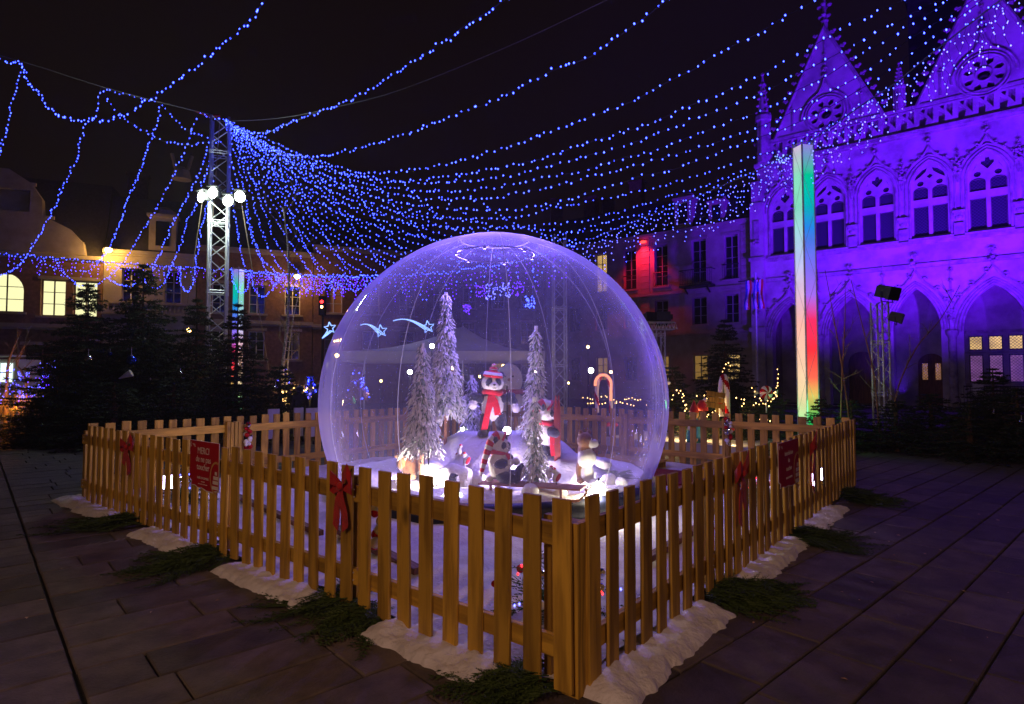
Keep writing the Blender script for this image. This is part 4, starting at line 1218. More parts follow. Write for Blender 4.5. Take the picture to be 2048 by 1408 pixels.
v = P(919, 868, 7.8); v.z = mound_z(v.x, v.y) + .02; bird(v, 2.4, 1.0, 'paler felt bird behind the other one on the mound')
v = P(1113, 966, 6.55); bird(v, .1, 1.25, 'felt bird sitting on a post of the sledge'); v0 = v
v = P(1098, 958, 6.60); bird(v, 2.9, 1.1, 'felt bird leaning down beside the bird on the sledge post')
# pine cones / sticks
for k, (px, py, Y, lb) in enumerate(((922, 885, 7.45, 'brown dry twig cone lying beside the birds'), (871, 945, 6.9, 'small brown pine cone on the snow in front of the mound'))):
    v = P(px, py, Y); m_ = MB()
    for q in range(26):
        a = q * 2.4; zz_ = q / 26; rr_ = .026 * math.sin(math.pi * min(zz_ + .12, 1)) + .004
        m_.box((rr_ * math.cos(a), rr_ * math.sin(a), zz_ * .075 - .035), (.016, .012, .005), rot=(0, -.5, a))
    m_.ell((0, 0, 0), (.014, .014, .036), 8, 6)
    o = m_.build('pine_cone', M['bark'], loc=(v.x, v.y, mound_z(v.x, v.y) + .02)); o.rotation_euler = (1.3, 0, k + .4); tag(o, lb, 'pine cone')

# sledge
a, b = P(962, 957, 6.85), P(1172, 975, 6.45)
d = b - a; L_ = math.hypot(d.x, d.y) ; 
sl = empty('wooden_sledge', ((a.x + b.x) / 2, (a.y + b.y) / 2, (a.z + b.z) / 2 - .02), math.atan2(d.y, d.x), 'wooden sledge under the sitting panda at the front of the globe', 'sledge')
slw = mat('sledge_wood', (.46, .20, .12), (.28, .11, .07), 12, .55, .2)
for k in range(5):
    m_ = MB(); m_.box((0, 0, 0), (L_ * .96, .052, .016)); m_.build('deck_slat', slw, sl, loc=(0, -.12 + .06 * k, 0))
for sg in (-1, 1):
    m_ = MB(); pts = [(-L_ * .5, sg * .13, -.13), (-L_ * .3, sg * .13, -.135), (L_ * .35, sg * .13, -.135), (L_ * .46, sg * .13, -.11), (L_ * .53, sg * .13, -.03), (L_ * .52, sg * .13, .02)]
    ribbon(m_, pts, [(0, .03, 0)] * 6, .0); m_ = MB(); m_.tube(pts, .014, 6); m_.build('runner', slw, sl, smooth=True)
    for x in (-.36, 0, .30):
        m_ = MB(); m_.box((0, 0, 0), (.026, .03, .125)); m_.build('leg', slw, sl, loc=(L_ * x, sg * .125, -.068))
m_ = MB(); m_.tube([(L_ * .53, -.14, -.01), (L_ * .53, .14, -.01)], .012, 6); m_.build('crossbar', slw, sl)
# dark green shrub inside right
v = P(1232, 938, 7.4)
random.seed(9); m_ = MB()
for k in range(26):
    an = rnd(0, 6.28); el = rnd(.0, .9); frond(m_, Vector((0, 0, .0)), Vector((math.cos(an) * math.cos(el), math.sin(an) * math.cos(el), math.sin(el))), .26, .08, .09, 8)
tag(m_.build('fir_sprig', mat('flocked_fir', (.20, .27, .24), (.05, .09, .06), 14, .9), loc=(v.x, v.y, mound_z(v.x, v.y))), 'frosted low fir sprig behind the right rim of the globe', 'fir branch')
# ================================================================ TOWN HALL
TU = Vector((0.776, -0.63, 0)).normalized()
TA = math.atan2(TU.y, TU.x)
T0 = Vector((21.007, 31.0, 0))
th_ = empty('town_hall', T0, TA, 'gothic town hall with gables, tracery windows and arcade, washed in violet light', 'town hall')
X0, X1 = -7.8, 13.2
S, S2 = M['stone'], M['stone2']
ARC = [(-6.0, 1.05, 5.9, 3.9), (-2.92, 1.12, 6.0, 3.9), (0.02, 1.02, 6.2, 4.0), (3.17, 1.22, 6.1, 3.85), (6.3, 1.12, 6.1, 3.9), (9.4, 1.12, 6.1, 3.9), (12.0, .9, 6.0, 3.9)]
# ground floor wall with arcade
plate('arcade_wall', [rect(X0, X1, 0, 7.2)] + [arch(c, h, .02, zs, zt, 12) for c, h, zt, zs in ARC], .7, S, th_, .35)
# first floor wall with window openings
WN = [-6.27 + 2.335 * k for k in range(9)]
def win_open(c): return arch(c, .84, 8.74, 11.35, 12.72, 8)
plate('upper_wall', [rect(X0, X1, 7.2, 14.35)] + [win_open(c) for c in WN if c < X1 - 1], .5, S, th_, .25)
m_ = MB(); m_.box(((X0 + X1) / 2, 6.2, 7), (X1 - X0, .4, 14)); m_.box((X0 + .2, 3.1, 7.0), (.4, 5.8, 14)); m_.box(((X0 + X1) / 2, 3, 14.3), (X1 - X0 - .1, 5.6, .2)); m_.box(((X0 + X1) / 2, 3.3, 7.0), (X1 - X0 - 1, 5.6, .3)); m_.build('inner_walls', M['render_'], th_)
def molding(name, pts, r, m=S2, n=6, parent=th_):
    q = MB(); q.tube(pts, r, n); return q.build(name, m, parent)
for z, h, d in ((7.35, .16, .12), (8.55, .14, .14), (14.28, .20, .24), (15.62, .14, .18)):
    m_ = MB(); m_.box(((X0 + X1) / 2 - .03, -.25 - d / 2 + .002, z), (X1 - X0 + .12, d, h)); m_.box(((X0 + X1) / 2 - .03, -.25 - d / 4, z - h * .75), (X1 - X0 + .06, d / 2, h * .5)); m_.build('cornice', S2, th_)
def ogee(c, h, zs, zt, k=1.0, rise=.5, n=10):
    pts = []
    base = arch(c, h, zs, zs, zt, n)[2:]
    pts = [(x, z + rise * max(0, 1 - abs(x - c) / (h * .35)) ** 2) for x, z in base]
    return pts
def leaf_cluster(m, c, s, seed=0):
    random.seed(seed)
    for q in range(7):
        a = rnd(0, 6.28)
        m.ell((c[0] + math.cos(a) * s * .55, c[1] - rnd(0, s * .4), c[2] + math.sin(a) * s * .5), (s * rnd(.25, .42), s * .3, s * rnd(.25, .42)), 6, 4, (rnd(-1, 1), rnd(-1, 1), 0))
for wi, c in enumerate(WN):
    if c > X1 - 1: continue
    # window: stone tracery, frames and leaded panes
    w = empty('window', (c, 0, 0), 0, parent=th_)
    holes = [arch(s_ * .405, .325, 10.78, 11.28, 11.55, 5) for s_ in (-1, 1)]
    for s_ in (-1, 1): holes[0 if s_ < 0 else 1] = arch(s_ * .405, .325, 10.78, 11.22, 11.46, 5)
    holes += [circ(s_ * .405, 11.62, .15, 8) for s_ in (-1, 1)]
    holes += [rect(s_ * .405 - .325, s_ * .405 + .325, 8.86, 10.42) for s_ in (-1, 1)]
    if wi % 2 == 0:
        holes.append([(0, 11.82), (.26, 12.12), (.24, 12.26), (.1, 12.26), (.07, 12.42), (-.07, 12.42), (-.1, 12.26), (-.24, 12.26), (-.26, 12.12)])
        holes += [[(s_ * .62, 11.72), (s_ * .45, 12.0), (s_ * .40, 12.16)] for s_ in (-1, 1)]
    else:
        for s_ in (-1, 1): holes.append([(s_ * .10, 12.42), (s_ * .16, 12.20), (s_ * .40, 11.98), (s_ * .66, 11.80), (s_ * .58, 12.08), (s_ * .32, 12.34)])
        holes.append([(0, 11.82), (.14, 11.97), (0, 12.12), (-.14, 11.97)])
    o = plate('tracery', [arch(0, .84, 8.74, 11.35, 12.72, 8)] + holes, .16, S, w, .05)
    for s_ in (-1, 1):
        for (z0, z1) in ((8.86, 10.42), (10.78, 11.75)):
            q = MB(); q.box((s_ * .405, .03, (z0 + z1) / 2), (.70, .02, z1 - z0 + .1)); q.build('pane', M['leaded'], w)
            q = MB()
            x0, x1_ = s_ * .405 - .30, s_ * .405 + .30
            for xx in (x0, x1_): q.box((xx, 0, (z0 + min(z1, 11.4)) / 2), (.035, .04, min(z1, 11.4) - z0))
            for zz_ in (z0 + .02, min(z1, 11.4) - .02): q.box(((x0 + x1_) / 2, -.0, zz_), (.63, .036, .035))
            q.build('pane_frame', M['darkstone'], w)
    q = MB(); q.box((0, .035, 12.25), (1.1, .02, .95)); q.build('pane', M['leaded'], w)
    q = MB(); q.box((0, -.31, 8.68), (1.9, .16, .10)); q.build('sill', S2, w)
    # jamb rolls, hood and finial
    for r_, dr in ((.055, .0), (.05, .16), (.05, .30)):
        pts = [(c - .87 - dr, -.27 - dr * .1, 8.72)] + [(x, -.27 - dr * .1, z) for x, z in arch(c, .87 + dr, 11.35, 11.35, 12.75 + dr * .9, 10)[2:]][::-1] + [(c + .87 + dr, -.27 - dr * .1, 8.72)]
        if dr: pts = pts[1:-1]
        molding('archivolt', pts, r_)
    hood = [(x, -.30, z) for x, z in ogee(c, 1.14, 11.5, 13.05, rise=.42)][::-1]
    molding('hood_mould', hood, .065)
    q = MB()
    for k in range(2, len(hood) - 2, 2): leaf_cluster(q, (hood[k][0] * 1.0, -.34, hood[k][2] + .12), .12, k + wi)
    leaf_cluster(q, (c, -.36, 13.68), .20, wi); q.box((c, -.32, 13.6), (.06, .06, .4)); leaf_cluster(q, (c, -.36, 14.0), .13, wi + 5)
    q.build('crockets', M['darkstone'] if False else S2, th_)
    # canopy statue niche between the windows
    cx = c + 1.168
    if cx < X1 - .4:
        q = MB()
        q.box((cx, -.33, 9.0), (.42, .14, .55)); q.box((cx, -.36, 9.85), (.52, .22, .10)); q.box((cx, -.33, 9.72), (.40, .15, .18), taper=1); q.ell((cx, -.33, 9.55), (.17, .12, .16), 8, 5)
        q.box((cx - .13, -.30, 10.9), (.05, .1, 1.9)); q.box((cx + .13, -.30, 10.9), (.05, .1, 1.9))
        q.build('niche', S2, th_)
        q = MB(); 
        for k in range(5): leaf_cluster(q, (cx, -.36, 11.9 + .24 * k), .22 - .025 * k, wi * 7 + k)
        q.box((cx, -.33, 12.0), (.3, .15, .2)); q.box((cx, -.31, 12.8), (.05, .06, .9), taper=.3); q.build('canopy', S2, th_)
# arcade mouldings, capitals, crocketed gables
for k, (c, h, zt, zs) in enumerate(ARC):
    for dr, yy in ((.05, -.36), (.18, -.40), (.31, -.37)):
        molding('archivolt', [(x, yy, z) for x, z in arch(c, h + dr, zs, zs, zt + dr * .95, 12)[2:]], .06)
    hood = [(x, -.41, z) for x, z in ogee(c, h + .44, zs + .4, zt + .42, rise=.5, n=12)]
    molding('hood_mould', hood, .07)
    q = MB()
    for j in range(1, len(hood) - 1, 3): leaf_cluster(q, (hood[j][0], -.44, hood[j][2] + .16), .17, j + k)
    q.box((c, -.42, zt + 1.25), (.07, .08, .7)); leaf_cluster(q, (c, -.46, zt + 1.2), .24, k); leaf_cluster(q, (c, -.46, zt + 1.62), .20, k + 9)
    q.build('crockets', S2, th_)
for k in range(len(ARC) - 1):
    cx = (ARC[k][0] + ARC[k][1] + ARC[k + 1][0] - ARC[k + 1][1]) / 2
    q = MB(); w_ = ARC[k + 1][0] - ARC[k + 1][1] - ARC[k][0] - ARC[k][1]
    q.lathe([(.26, 0), (.26, .5), (.19, .6), (.17, 3.5), (.19, 3.6), (.27, 3.72), (.29, 3.9), (.2, 3.95)], (cx, -.38, 0), 10)
    q.build('pier', S2, th_, smooth=True)
    q = MB(); q.box((cx, -.45, 4.3), (.16, .16, .8)); leaf_cluster(q, (cx, -.5, 4.5), .2, k); q.box((cx, -.42, 6.0), (.09, .1, 3.2), taper=.4)
    for j in range(4): leaf_cluster(q, (cx, -.45, 5.3 + .55 * j), .14, k * 5 + j)
    q.build('pinnacle', S2, th_)
# balustrade with flame openings
bal = [rect(X0, X1, 14.4, 15.56)]
nx = int((X1 - X0) / .78)
for k in range(nx):
    c = X0 + (X1 - X0) * (k + .5) / nx; s_ = 1 if k % 2 else -1
    bal.append([(c - .30, 14.55), (c - .05, 14.52), (c - .02 * s_, 14.9), (c - .12, 15.05), (c - .28, 15.2)])
    bal.append([(c + .30, 15.42), (c + .06, 15.45), (c + .03, 15.10), (c + .14, 14.95), (c + .28, 14.72)])
    bal.append([(c - .16, 15.45), (c - .24, 15.36), (c - .08, 15.16), (c - .03, 15.4)])
q = MB(); q.box(((X0 + X1) / 2, .1, 14.98), (X1 - X0, .3, 1.16)); q.build('parapet', S, th_)
plate('balustrade', bal, .14, S, th_, -.20)
# gables
for gi, c in enumerate((-3.95, 3.05, 10.05)):
    g = empty('gable', (c, 0, 0), 0, parent=th_)
    hw, zb_, za = 2.72, 15.7, 21.4
    loops = [[(-hw, 15.62), (hw, 15.62), (hw, zb_), (.0, za), (-hw, zb_)]]
    rc = (0.0, 16.45)
    loops.append(circ(rc[0], rc[1], .26, 14))
    for k in range(8):
        a = math.pi / 8 + 2 * math.pi * k / 8
        loops.append([(rc[0] + r_ * math.cos(a + da), rc[1] + r_ * math.sin(a + da)) for r_, da in ((.42, 0), (.64, -.24), (.82, -.13), (.82, .13), (.64, .24))])
    plate('gable_wall', loops, .34, S, g, -.02)
    for r_, t_ in ((.94, .06), (1.08, .045), (.33, .04)):
        molding('rose_ring', [(rc[0] + r_ * math.cos(a), -.40, rc[1] + r_ * math.sin(a)) for a in [2 * math.pi * i / 28 for i in range(29)]], t_, parent=g)
    molding('rose_hood', [(x, -.42, z) for x, z in ogee(0, 1.28, 16.3, 17.75, rise=.9, n=12)], .06, parent=g)
    q = MB(); q.box((0, .2, 16.6), (2.2, .1, 2.2)); q.build('rose_glass', M['glass'], g)
    for s_ in (-1, 1):
        q = MB(); q.tube([(s_ * (hw + .05), -.40, zb_ - .1), (0, -.40, za + .05)], .10, 6); q.build('coping', S2, g)
        q = MB()
        for k in range(1, 12):
            t = k / 12; x, z = s_ * (hw + .12) * (1 - t), zb_ + (za - zb_) * t
            q.box((x + s_ * .17, -.36, z + .10), (.20, .16, .11), rot=(0, s_ * .4, 0)); q.ell((x + s_ * .28, -.36, z + .18), (.10, .09, .09), 6, 4)
        q.build('crockets', S2, g)
        # blind panels
        for xx, z0, z1 in ((.0, 18.9, 19.9),) if s_ > 0 else ():
            pass
        q = MB(); q.tube([(s_ * 1.75, -.38, 15.9), (s_ * 1.75, -.38, 17.0)], .06, 5); leaf_cluster(q, (s_ * 1.75, -.38, 17.15), .16, gi); q.box((s_ * 1.75, -.37, 17.5), (.06, .06, .5), taper=.3); q.build('pinnacle', S2, g)
    q = MB()
    for z in (18.6, 19.0, 19.4, 19.8): leaf_cluster(q, (0, -.40, z), .20 - (z - 18.6) * .06, int(z * 10))
    q.tube([(0, -.38, 18.2), (0, -.38, 20.6)], .05, 5); q.build('gable_ornament', S2, g)
    q = MB(); q.lathe([(.20, 0), (.16, .5), (.22, .6), (.12, .8), (.05, 2.2)], (0, -.2, za - .15), 8)
    for z, s_ in ((za + .75, .30), (za + 1.35, .38), (za + 1.9, .18)): 
        for a in range(4): q.ell((s_ * math.cos(a * 1.57) * .7, -.2 + s_ * math.sin(a * 1.57) * .7, z), (.14, .14, .11), 6, 4)
    q.build('finial', S2, g)
def pinn(x, y, z0, h, r, name='pinnacle'):
    q = MB(); q.lathe([(r, 0), (r, h * .45), (r * 1.25, h * .47), (r * 1.25, h * .52), (r * .85, h * .55), (r * .45, h * .8), (r * .1, h)], (x, y, z0), 8)
    for k in range(4):
        for j in range(5):
            t = j / 5; rr_ = r * (1.05 - t * .85); a = k * math.pi / 2 + .78
            q.ell((x + rr_ * math.cos(a), y + rr_ * math.sin(a), z0 + h * (.56 + t * .40)), (r * .26, r * .26, r * .22), 5, 4)
        q.box((x + r * math.cos(k * 1.57), y + r * math.sin(k * 1.57), z0 + h * .25), (.10, .10, h * .40), taper=.6)
    q.ell((x, y, z0 + h), (r * .3, r * .3, r * .3), 6, 4)
    return q.build(name, S2, th_)
pinn(-7.35, -.35, 14.4, 5.4, .38, 'corner_turret'); pinn(-.45, -.3, 15.6, 2.6, .24); pinn(6.55, -.3, 15.6, 2.6, .24)
# corner buttress
q = MB(); q.box((-7.75, -.42, 6), (.75, .5, 12)); q.box((-7.75, -.38, 12.6), (.6, .42, 1.4)); q.box((-7.75, -.5, 4.4), (.95, .7, .25)); q.box((-7.75, -.48, 8.6), (.9, .62, .2)); q.build('buttress', S, th_)
q = MB(); 
for z in (5.4, 6.3, 7.3, 9.6): leaf_cluster(q, (-7.75, -.75, z), .24, int(z))
q.box((-7.75, -.7, 6.4), (.1, .12, 2.6), taper=.4); q.box((-7.75, -.7, 10.2), (.3, .1, 1.4)); q.build('niche', S2, th_)
# low roof and belfry
q = MB(); q.add([(X0, 1, 15.2), (X1, 1, 15.2), (X1, 5.5, 17.0), (X0, 5.5, 17.0), (X0, 6.3, 14.2), (X1, 6.3, 14.2)], [(0, 1, 2, 3), (3, 2, 5, 4), (0, 3, 4), (1, 5, 2)]); q.build('roof', M['slate'], th_)
q = MB(); q.box((1.1, 4.6, 19.5), (2.8, 2.8, 9)); q.box((1.1, 4.6, 24.2), (3.3, 3.3, .5)); q.lathe([(1.3, 0), (1.3, 3), (1.7, 3.1), (1.2, 4.5), (.3, 6)], (1.1, 4.6, 24.4), 8); q.build('belfry', M['slate'], th_)
# arcade back wall: doors, lit leaded windows
bw = empty('arcade_back', (0, 3.2, 0), 0, parent=th_)
loops = [rect(X0 + .4, X1, 0, 7)]
lit = []
for c0 in (3.2, 6.6, 9.8):
    for k in (-1, 0, 1):
        lit.append((c0 + k * .82 - .05, 3.05, 3.75, 1)); lit.append((c0 + k * .82 - .05, 1.35, 2.75, 0))
for (x, z0, z1, up) in lit: loops.append(rect(x - .28, x + .28, z0, z1))
loops.append(arch(.35, .62, .02, 2.3, 2.9, 6)); loops.append(arch(-3.0, .7, .02, 2.5, 3.1, 6))
plate('back_wall', loops, .2, S, bw, .0)
for (x, z0, z1, up) in lit:
    q = MB(); q.box((x, -.02, (z0 + z1) / 2), (.56, .02, z1 - z0)); q.build('pane', M['leadedwarm'] if up else M['leadedviolet'], bw)
    q = MB(); [q.box((x + s_ * .27, -.2, (z0 + z1) / 2), (.05, .06, z1 - z0 + .08)) for s_ in (-1, 1)]; [q.box((x, -.2, zz_), (.5, .056, .05)) for zz_ in (z0, z1)]; q.build('pane_frame', M['iron'], bw)
for z_, h_ in ((2.9, .10), (4.0, .16), (1.2, .14)): q = MB(); q.box((3.15, -.22, z_), (2.75, .08, h_)); q.build('sill', S2, bw)
q = MB(); q.box((.35, 0, 1.5), (1.3, .06, 2.9)); q.build('door', M['darkwood'], bw)
for s_ in (-1, 1):
    q = MB(); q.box((.35 + s_ * .3, -.04, 1.9), (.24, .03, .9)); q.build('door_glass', leaded('leaded_glass_dim_%d' % (s_ + 1), (1, .45, .14), .22), bw)
q = MB(); q.box((-3.0, 0, 1.6), (1.5, .06, 3.1)); q.build('door', M['darkwood'], bw)
# iron railing and white notice in the right arch
q = MB(); q.tube([(1.9, -.9, 1.15), (4.5, -.9, 1.15)], .025, 5); q.tube([(1.9, -.9, .15), (4.5, -.9, .15)], .02, 5)
for k in range(22): q.tube([(1.9 + k * .125, -.9, 0), (1.9 + k * .125, -.9, 1.2)], .011, 4)
rl = q.build('iron_railing', M['iron']); rl.matrix_world = Matrix.Translation(T0) @ Matrix.Rotation(TA, 4, 'Z'); tag(rl, 'black iron railing in front of the lit arch of the town hall', 'railing')
q = MB(); q.box((0, 0, 0), (.42, .02, .56)); nb_ = q.build('paper_notice', M['whitepaint']); nb_.matrix_world = Matrix.Translation(T0 + TU * 2.45 + Vector((-TU.y * -0.98, TU.x * -.98, 1.0))) @ Matrix.Rotation(TA, 4, 'Z'); tag(nb_, 'white paper notice tied to the iron railing of the town hall', 'notice')

# ================================================================ other buildings
def facade(name, origin, ang, x0, x1, h, depth, wins, wallm, label, roofh=2.5, quoins=(), litset={}, frame=M['whitepaint'], bands=(), roofm=None, chimneys=(), dormers=(), arched=(), cat='building', cornice=True):
    b = empty(name, origin, ang, label, cat)
    loops = [rect(x0, x1, 0, h)]
    for k, (cx, z0, w, hh) in enumerate(wins):
        loops.append(arch(cx, w / 2, z0, z0 + hh * .55, z0 + hh, 6) if k in arched else rect(cx - w / 2, cx + w / 2, z0, z0 + hh))
    plate('wall', loops, .35, wallm, b, .175)
    q = MB(); q.box(((x0 + x1) / 2, depth / 2 + .5, h / 2), (x1 - x0, depth - .6, h * .999)); q.build('body', wallm, b)
    for k, (cx, z0, w, hh) in enumerate(wins):
        wn_ = empty('window', (cx, 0, z0), 0, parent=b)
        mm = litset.get(k, M['glass'])
        q = MB(); q.box((0, .09, hh / 2), (w, .02, hh)); q.build('pane', mm, wn_)
        q = MB(); t = .055
        for xx in (-w / 2 + t / 2, 0, w / 2 - t / 2): q.box((xx, .06, hh / 2), (t, .05, hh))
        nb2 = 4 if hh > 2 else 3
        for i in range(nb2 + 1): q.box((0, .055, t / 2 + (hh - t) * i / nb2), (w - .01, .035, t * (.9 if i in (0, nb2) else .55)))
        q.build('frame', frame, wn_)
        q = MB(); q.box((0, -.22, -.06), (w + .3, .16, .10)); q.build('sill', M['render_'], wn_)
        if k not in arched: q = MB(); q.box((0, -.20, hh + .10), (w + .24, .06, .16)); q.build('lintel', M['render_'], wn_)
    if cornice:
        for z in (h - .12,) + tuple(bands):
            q = MB(); q.box(((x0 + x1) / 2, -.175 - .07, z), (x1 - x0 + .1, .14, .20)); q.box(((x0 + x1) / 2, -.175 - .03, z - .15), (x1 - x0 + .04, .06, .10)); q.build('cornice', M['render_'], b)
    for qx in quoins:
        for i in range(int(h / .42)):
            q = MB(); q.box((0, 0, 0), (.66, .06, .395)); q.build('quoin', wallm, b, loc=(qx, -.205, .22 + .42 * i))
    q = MB(); q.add([(x0, 0, h), (x1, 0, h), (x1, 1.3, h + roofh), (x0, 1.3, h + roofh), (x0, depth, h), (x1, depth, h), (x1, depth - 1.3, h + roofh), (x0, depth - 1.3, h + roofh)],
                    [(0, 1, 2, 3), (3, 2, 6, 7), (7, 6, 5, 4), (0, 3, 7, 4), (1, 5, 6, 2)]); rf = q.build('roof', roofm or M['slate'], b)
    for cx, ch in chimneys:
        q = MB(); q.box((cx, depth * .35, h + roofh + ch / 2 - .4), (1.0, .6, ch + .8)); q.box((cx, depth * .35, h + roofh + ch), (1.15, .75, .15)); q.build('chimney', M['brick'], rf)
    for cx, dw, dh in dormers:
        q = MB(); q.box((cx, .7, h + dh / 2 + .1), (dw, 1.3, dh)); q.box((cx, .65, h + dh + .15), (dw + .2, 1.5, .14)); q.lathe([(dw * .5, 0), (dw * .42, .3), (dw * .2, .5), (.05, .55)], (cx, .6, h + dh + .2), 10); q.build('dormer', M['render_'], rf)
        q = MB(); q.box((cx, .03, h + dh / 2 + .1), (dw * .5, .03, dh * .7)); q.build('dormer_window', M['glass'], rf)
    return b
wins2 = []
for cx in (-9.45, -11.5, -14.1, -16.4, -18.7, -21.0):
    w = .95 if cx < -9.6 else .85
    wins2 += [(cx, 7.65, w, 2.75), (cx, 4.95, w, 1.75), (cx, 1.35, w, 1.65)]
lits = {5: M['winwarm'], 8: M['winwarm'], 2: M['leadedwarm'], 12: M['leadedwarm'], 14: M['winwarm']}
b2 = facade('side_building', T0, TA, -23.5, -8.15, 11.3, 9, wins2, M['render_'], 'two storey stone town building beside the town hall, with a balcony and a red lamp', quoins=(-8.5, -15.25, -22.2), frame=M['frame'],
            litset=lits, bands=(4.45, 7.15), chimneys=((-17.5, 2.4), (-21.5, 2.0)), dormers=((-10.4, 1.0, 1.3), (-12.6, 1.2, 1.9)))
# balconies
def balcony(b, cx, z, w, big=True):
    q = MB(); 
    if big: q.box((cx, -.52, z - .08), (w, .7, .12))
    yb = -.84 if big else -.26
    q.tube([(cx - w / 2, yb, z + .95), (cx + w / 2, yb, z + .95)], .03, 5); q.tube([(cx - w / 2, yb, z + .06), (cx + w / 2, yb, z + .06)], .022, 5)
    n_ = int(w / .11)
    for i in range(n_ + 1):
        x = cx - w / 2 + w * i / n_; q.tube([(x, yb, z), (x, yb, z + .95)], .011, 4)
        if big and i % 3 == 0: q.tube([(x, yb, z + .5), (x + .08, yb - .03, z + .65), (x + .02, yb, z + .8)], .010, 4)
    if big:
        for s_ in (-1, 1): q.tube([(cx + s_ * w / 2, yb, z + .95), (cx + s_ * w / 2, -.2, z + .95)], .025, 5); 
        for s_ in (-.7, .7): q.tube([(cx + s_ * w / 2, -.75, z - .15), (cx + s_ * w / 2, -.25, z - .5)], .05, 5)
    q.build('balcony', M['iron'], b)
balcony(b2, -11.5, 7.45, 2.1)
for cx in (-9.45, -14.1, -16.4, -18.7): balcony(b2, cx, 7.62, 1.0, False)
# red lamp
rlp = T0 + TU * -15.25 + Vector((TU.y, -TU.x, 0)) * .45 + Vector((0, 0, 10.75))
t = empty('wall_lamp', rlp, TA, 'red glowing wall lamp on the stone side building', 'lamp')
q = MB(); q.ell((0, 0, 0), (.24, .12, .09), 12, 8); q.build('lamp_glass', M['redlamp'], t, smooth=True)
q = MB(); q.tube([(0, 0, .06), (0, .2, .12), (0, .3, .12)], .03, 5); q.build('bracket', M['iron'], t)
add_light('SPOT', 'red_wall_light', (0, -.45, .1), 1100, (1, .012, .03), None, .12, 95, .9, parent=t)
lo = t.children[-1]; lo.rotation_euler = (R(14), 0, 0)

# left terrace: curved gable house, house with lit windows, brick houses
TB = Vector((-25, 30, 0)); UB = Vector((.932, .363, 0)).normalized(); AB = math.atan2(UB.y, UB.x)
wl = [(-.35, 4.85, 1.5, 1.95), (1.62, 4.72, 1.05, 1.85), (3.0, 4.72, 1.05, 1.85), (-3.5, 4.8, 1.1, 1.9), (1.2, 1.0, 1.5, 2.2), (-2.2, 1.0, 1.5, 2.2), (3.2, 2.95, 1.1, .5)]
bA = facade('gabled_house', TB, AB, -7, 3.72, 7.9, 9, wl, M['brick'], 'brown house with a curved gable and three lit windows, orange in the street light', roofh=4.2, litset={0: M['winlit'], 1: M['winlit'], 2: M['winlit'], 6: M['signwhite']}, arched=(0,), frame=M['darkwood'], bands=(4.2,))
gl = [(-3.6, 7.9), (3.0, 7.9), (2.9, 8.5), (2.3, 9.2), (1.5, 9.6), (1.15, 9.75), (1.1, 10.6), (.6, 11.4), (-.3, 12.0), (-1.3, 12.0), (-2.0, 11.4), (-2.4, 10.6), (-2.5, 9.7), (-3.2, 9.3), (-3.6, 8.5)]
plate('curved_gable', [gl, rect(-1.5, .6, 9.9, 11.0)], .4, M['render_'], bA, .0)
q = MB(); q.box((-.45, -.1, 10.45), (2.1, .1, 1.1)); q.build('gable_panel', M['render_'], bA)
for z, a, b_ in ((8.5, -3.5, 2.9), (9.72, -2.7, 1.6), (11.35, -2.0, .8)):
    q = MB(); q.box(((a + b_) / 2, -.26, z), (b_ - a, .14, .16)); q.build('cornice', M['render_'], bA)
wl = [(5.0, 5.6, .8, 1.75), (7.0, 5.6, .8, 1.75), (6.0, 1.0, 2.2, 3.3)]
bB = facade('cream_house', TB, AB, 3.78, 8.1, 8.35, 9, wl, M['render_'], 'cream rendered house lit orange by the street lamp, with a balustrade under two windows', roofh=3.2, arched=(2,), bands=(5.0,), dormers=((6.4, 1.3, 1.9),), litset={2: M['darkstone']}, frame=M['whitepaint'], chimneys=((4.6, 1.8),))
q = MB(); q.box((6, -.3, 4.95), (3.9, .25, .1)); q.box((6, -.3, 5.5), (3.9, .2, .08)); [q.lathe([(.04, 0), (.08, .15), (.03, .3), (.06, .45)], (4.3 + .2 * i, -.3, 5.0), 6) for i in range(18)]; q.build('balustrade', M['render_'], bB)
q = MB(); q.lathe([(.5, 0), (.4, .5), (.15, .7)], (7.2, 0.4, 12.6), 10); q.tube([(6.9, .4, 13.2), (6.7, .4, 14.0)], .1, 6); q.tube([(7.5, .4, 13.2), (7.7, .4, 14.0)], .1, 6); q.build('roof_ornament', M['render_'], bB)
wl = [(x, z, .85, 1.6) for x in (9.3, 11.2, 13.1) for z in (5.2, 2.6)]
bC = facade('brick_house', TB, AB, 8.15, 14.2, 8.9, 9, wl, M['brick'], 'dark red brick house behind the lattice mast', roofh=2.6, chimneys=((9.0, 1.6), (13.6, 1.6)), bands=(4.7,))
wl = [(x, z, 1.0, 1.7) for x in (15.4, 17.6, 19.8) for z in (5.4, 2.7)]
bD = facade('corner_house', TB, AB, 14.25, 21.0, 9.4, 9, wl, M['brick'], 'dim brown house with tan shutters behind the birch tree', roofh=2.2, litset={0: M['plushtan'], 1: M['render_']}, bands=(4.6,))
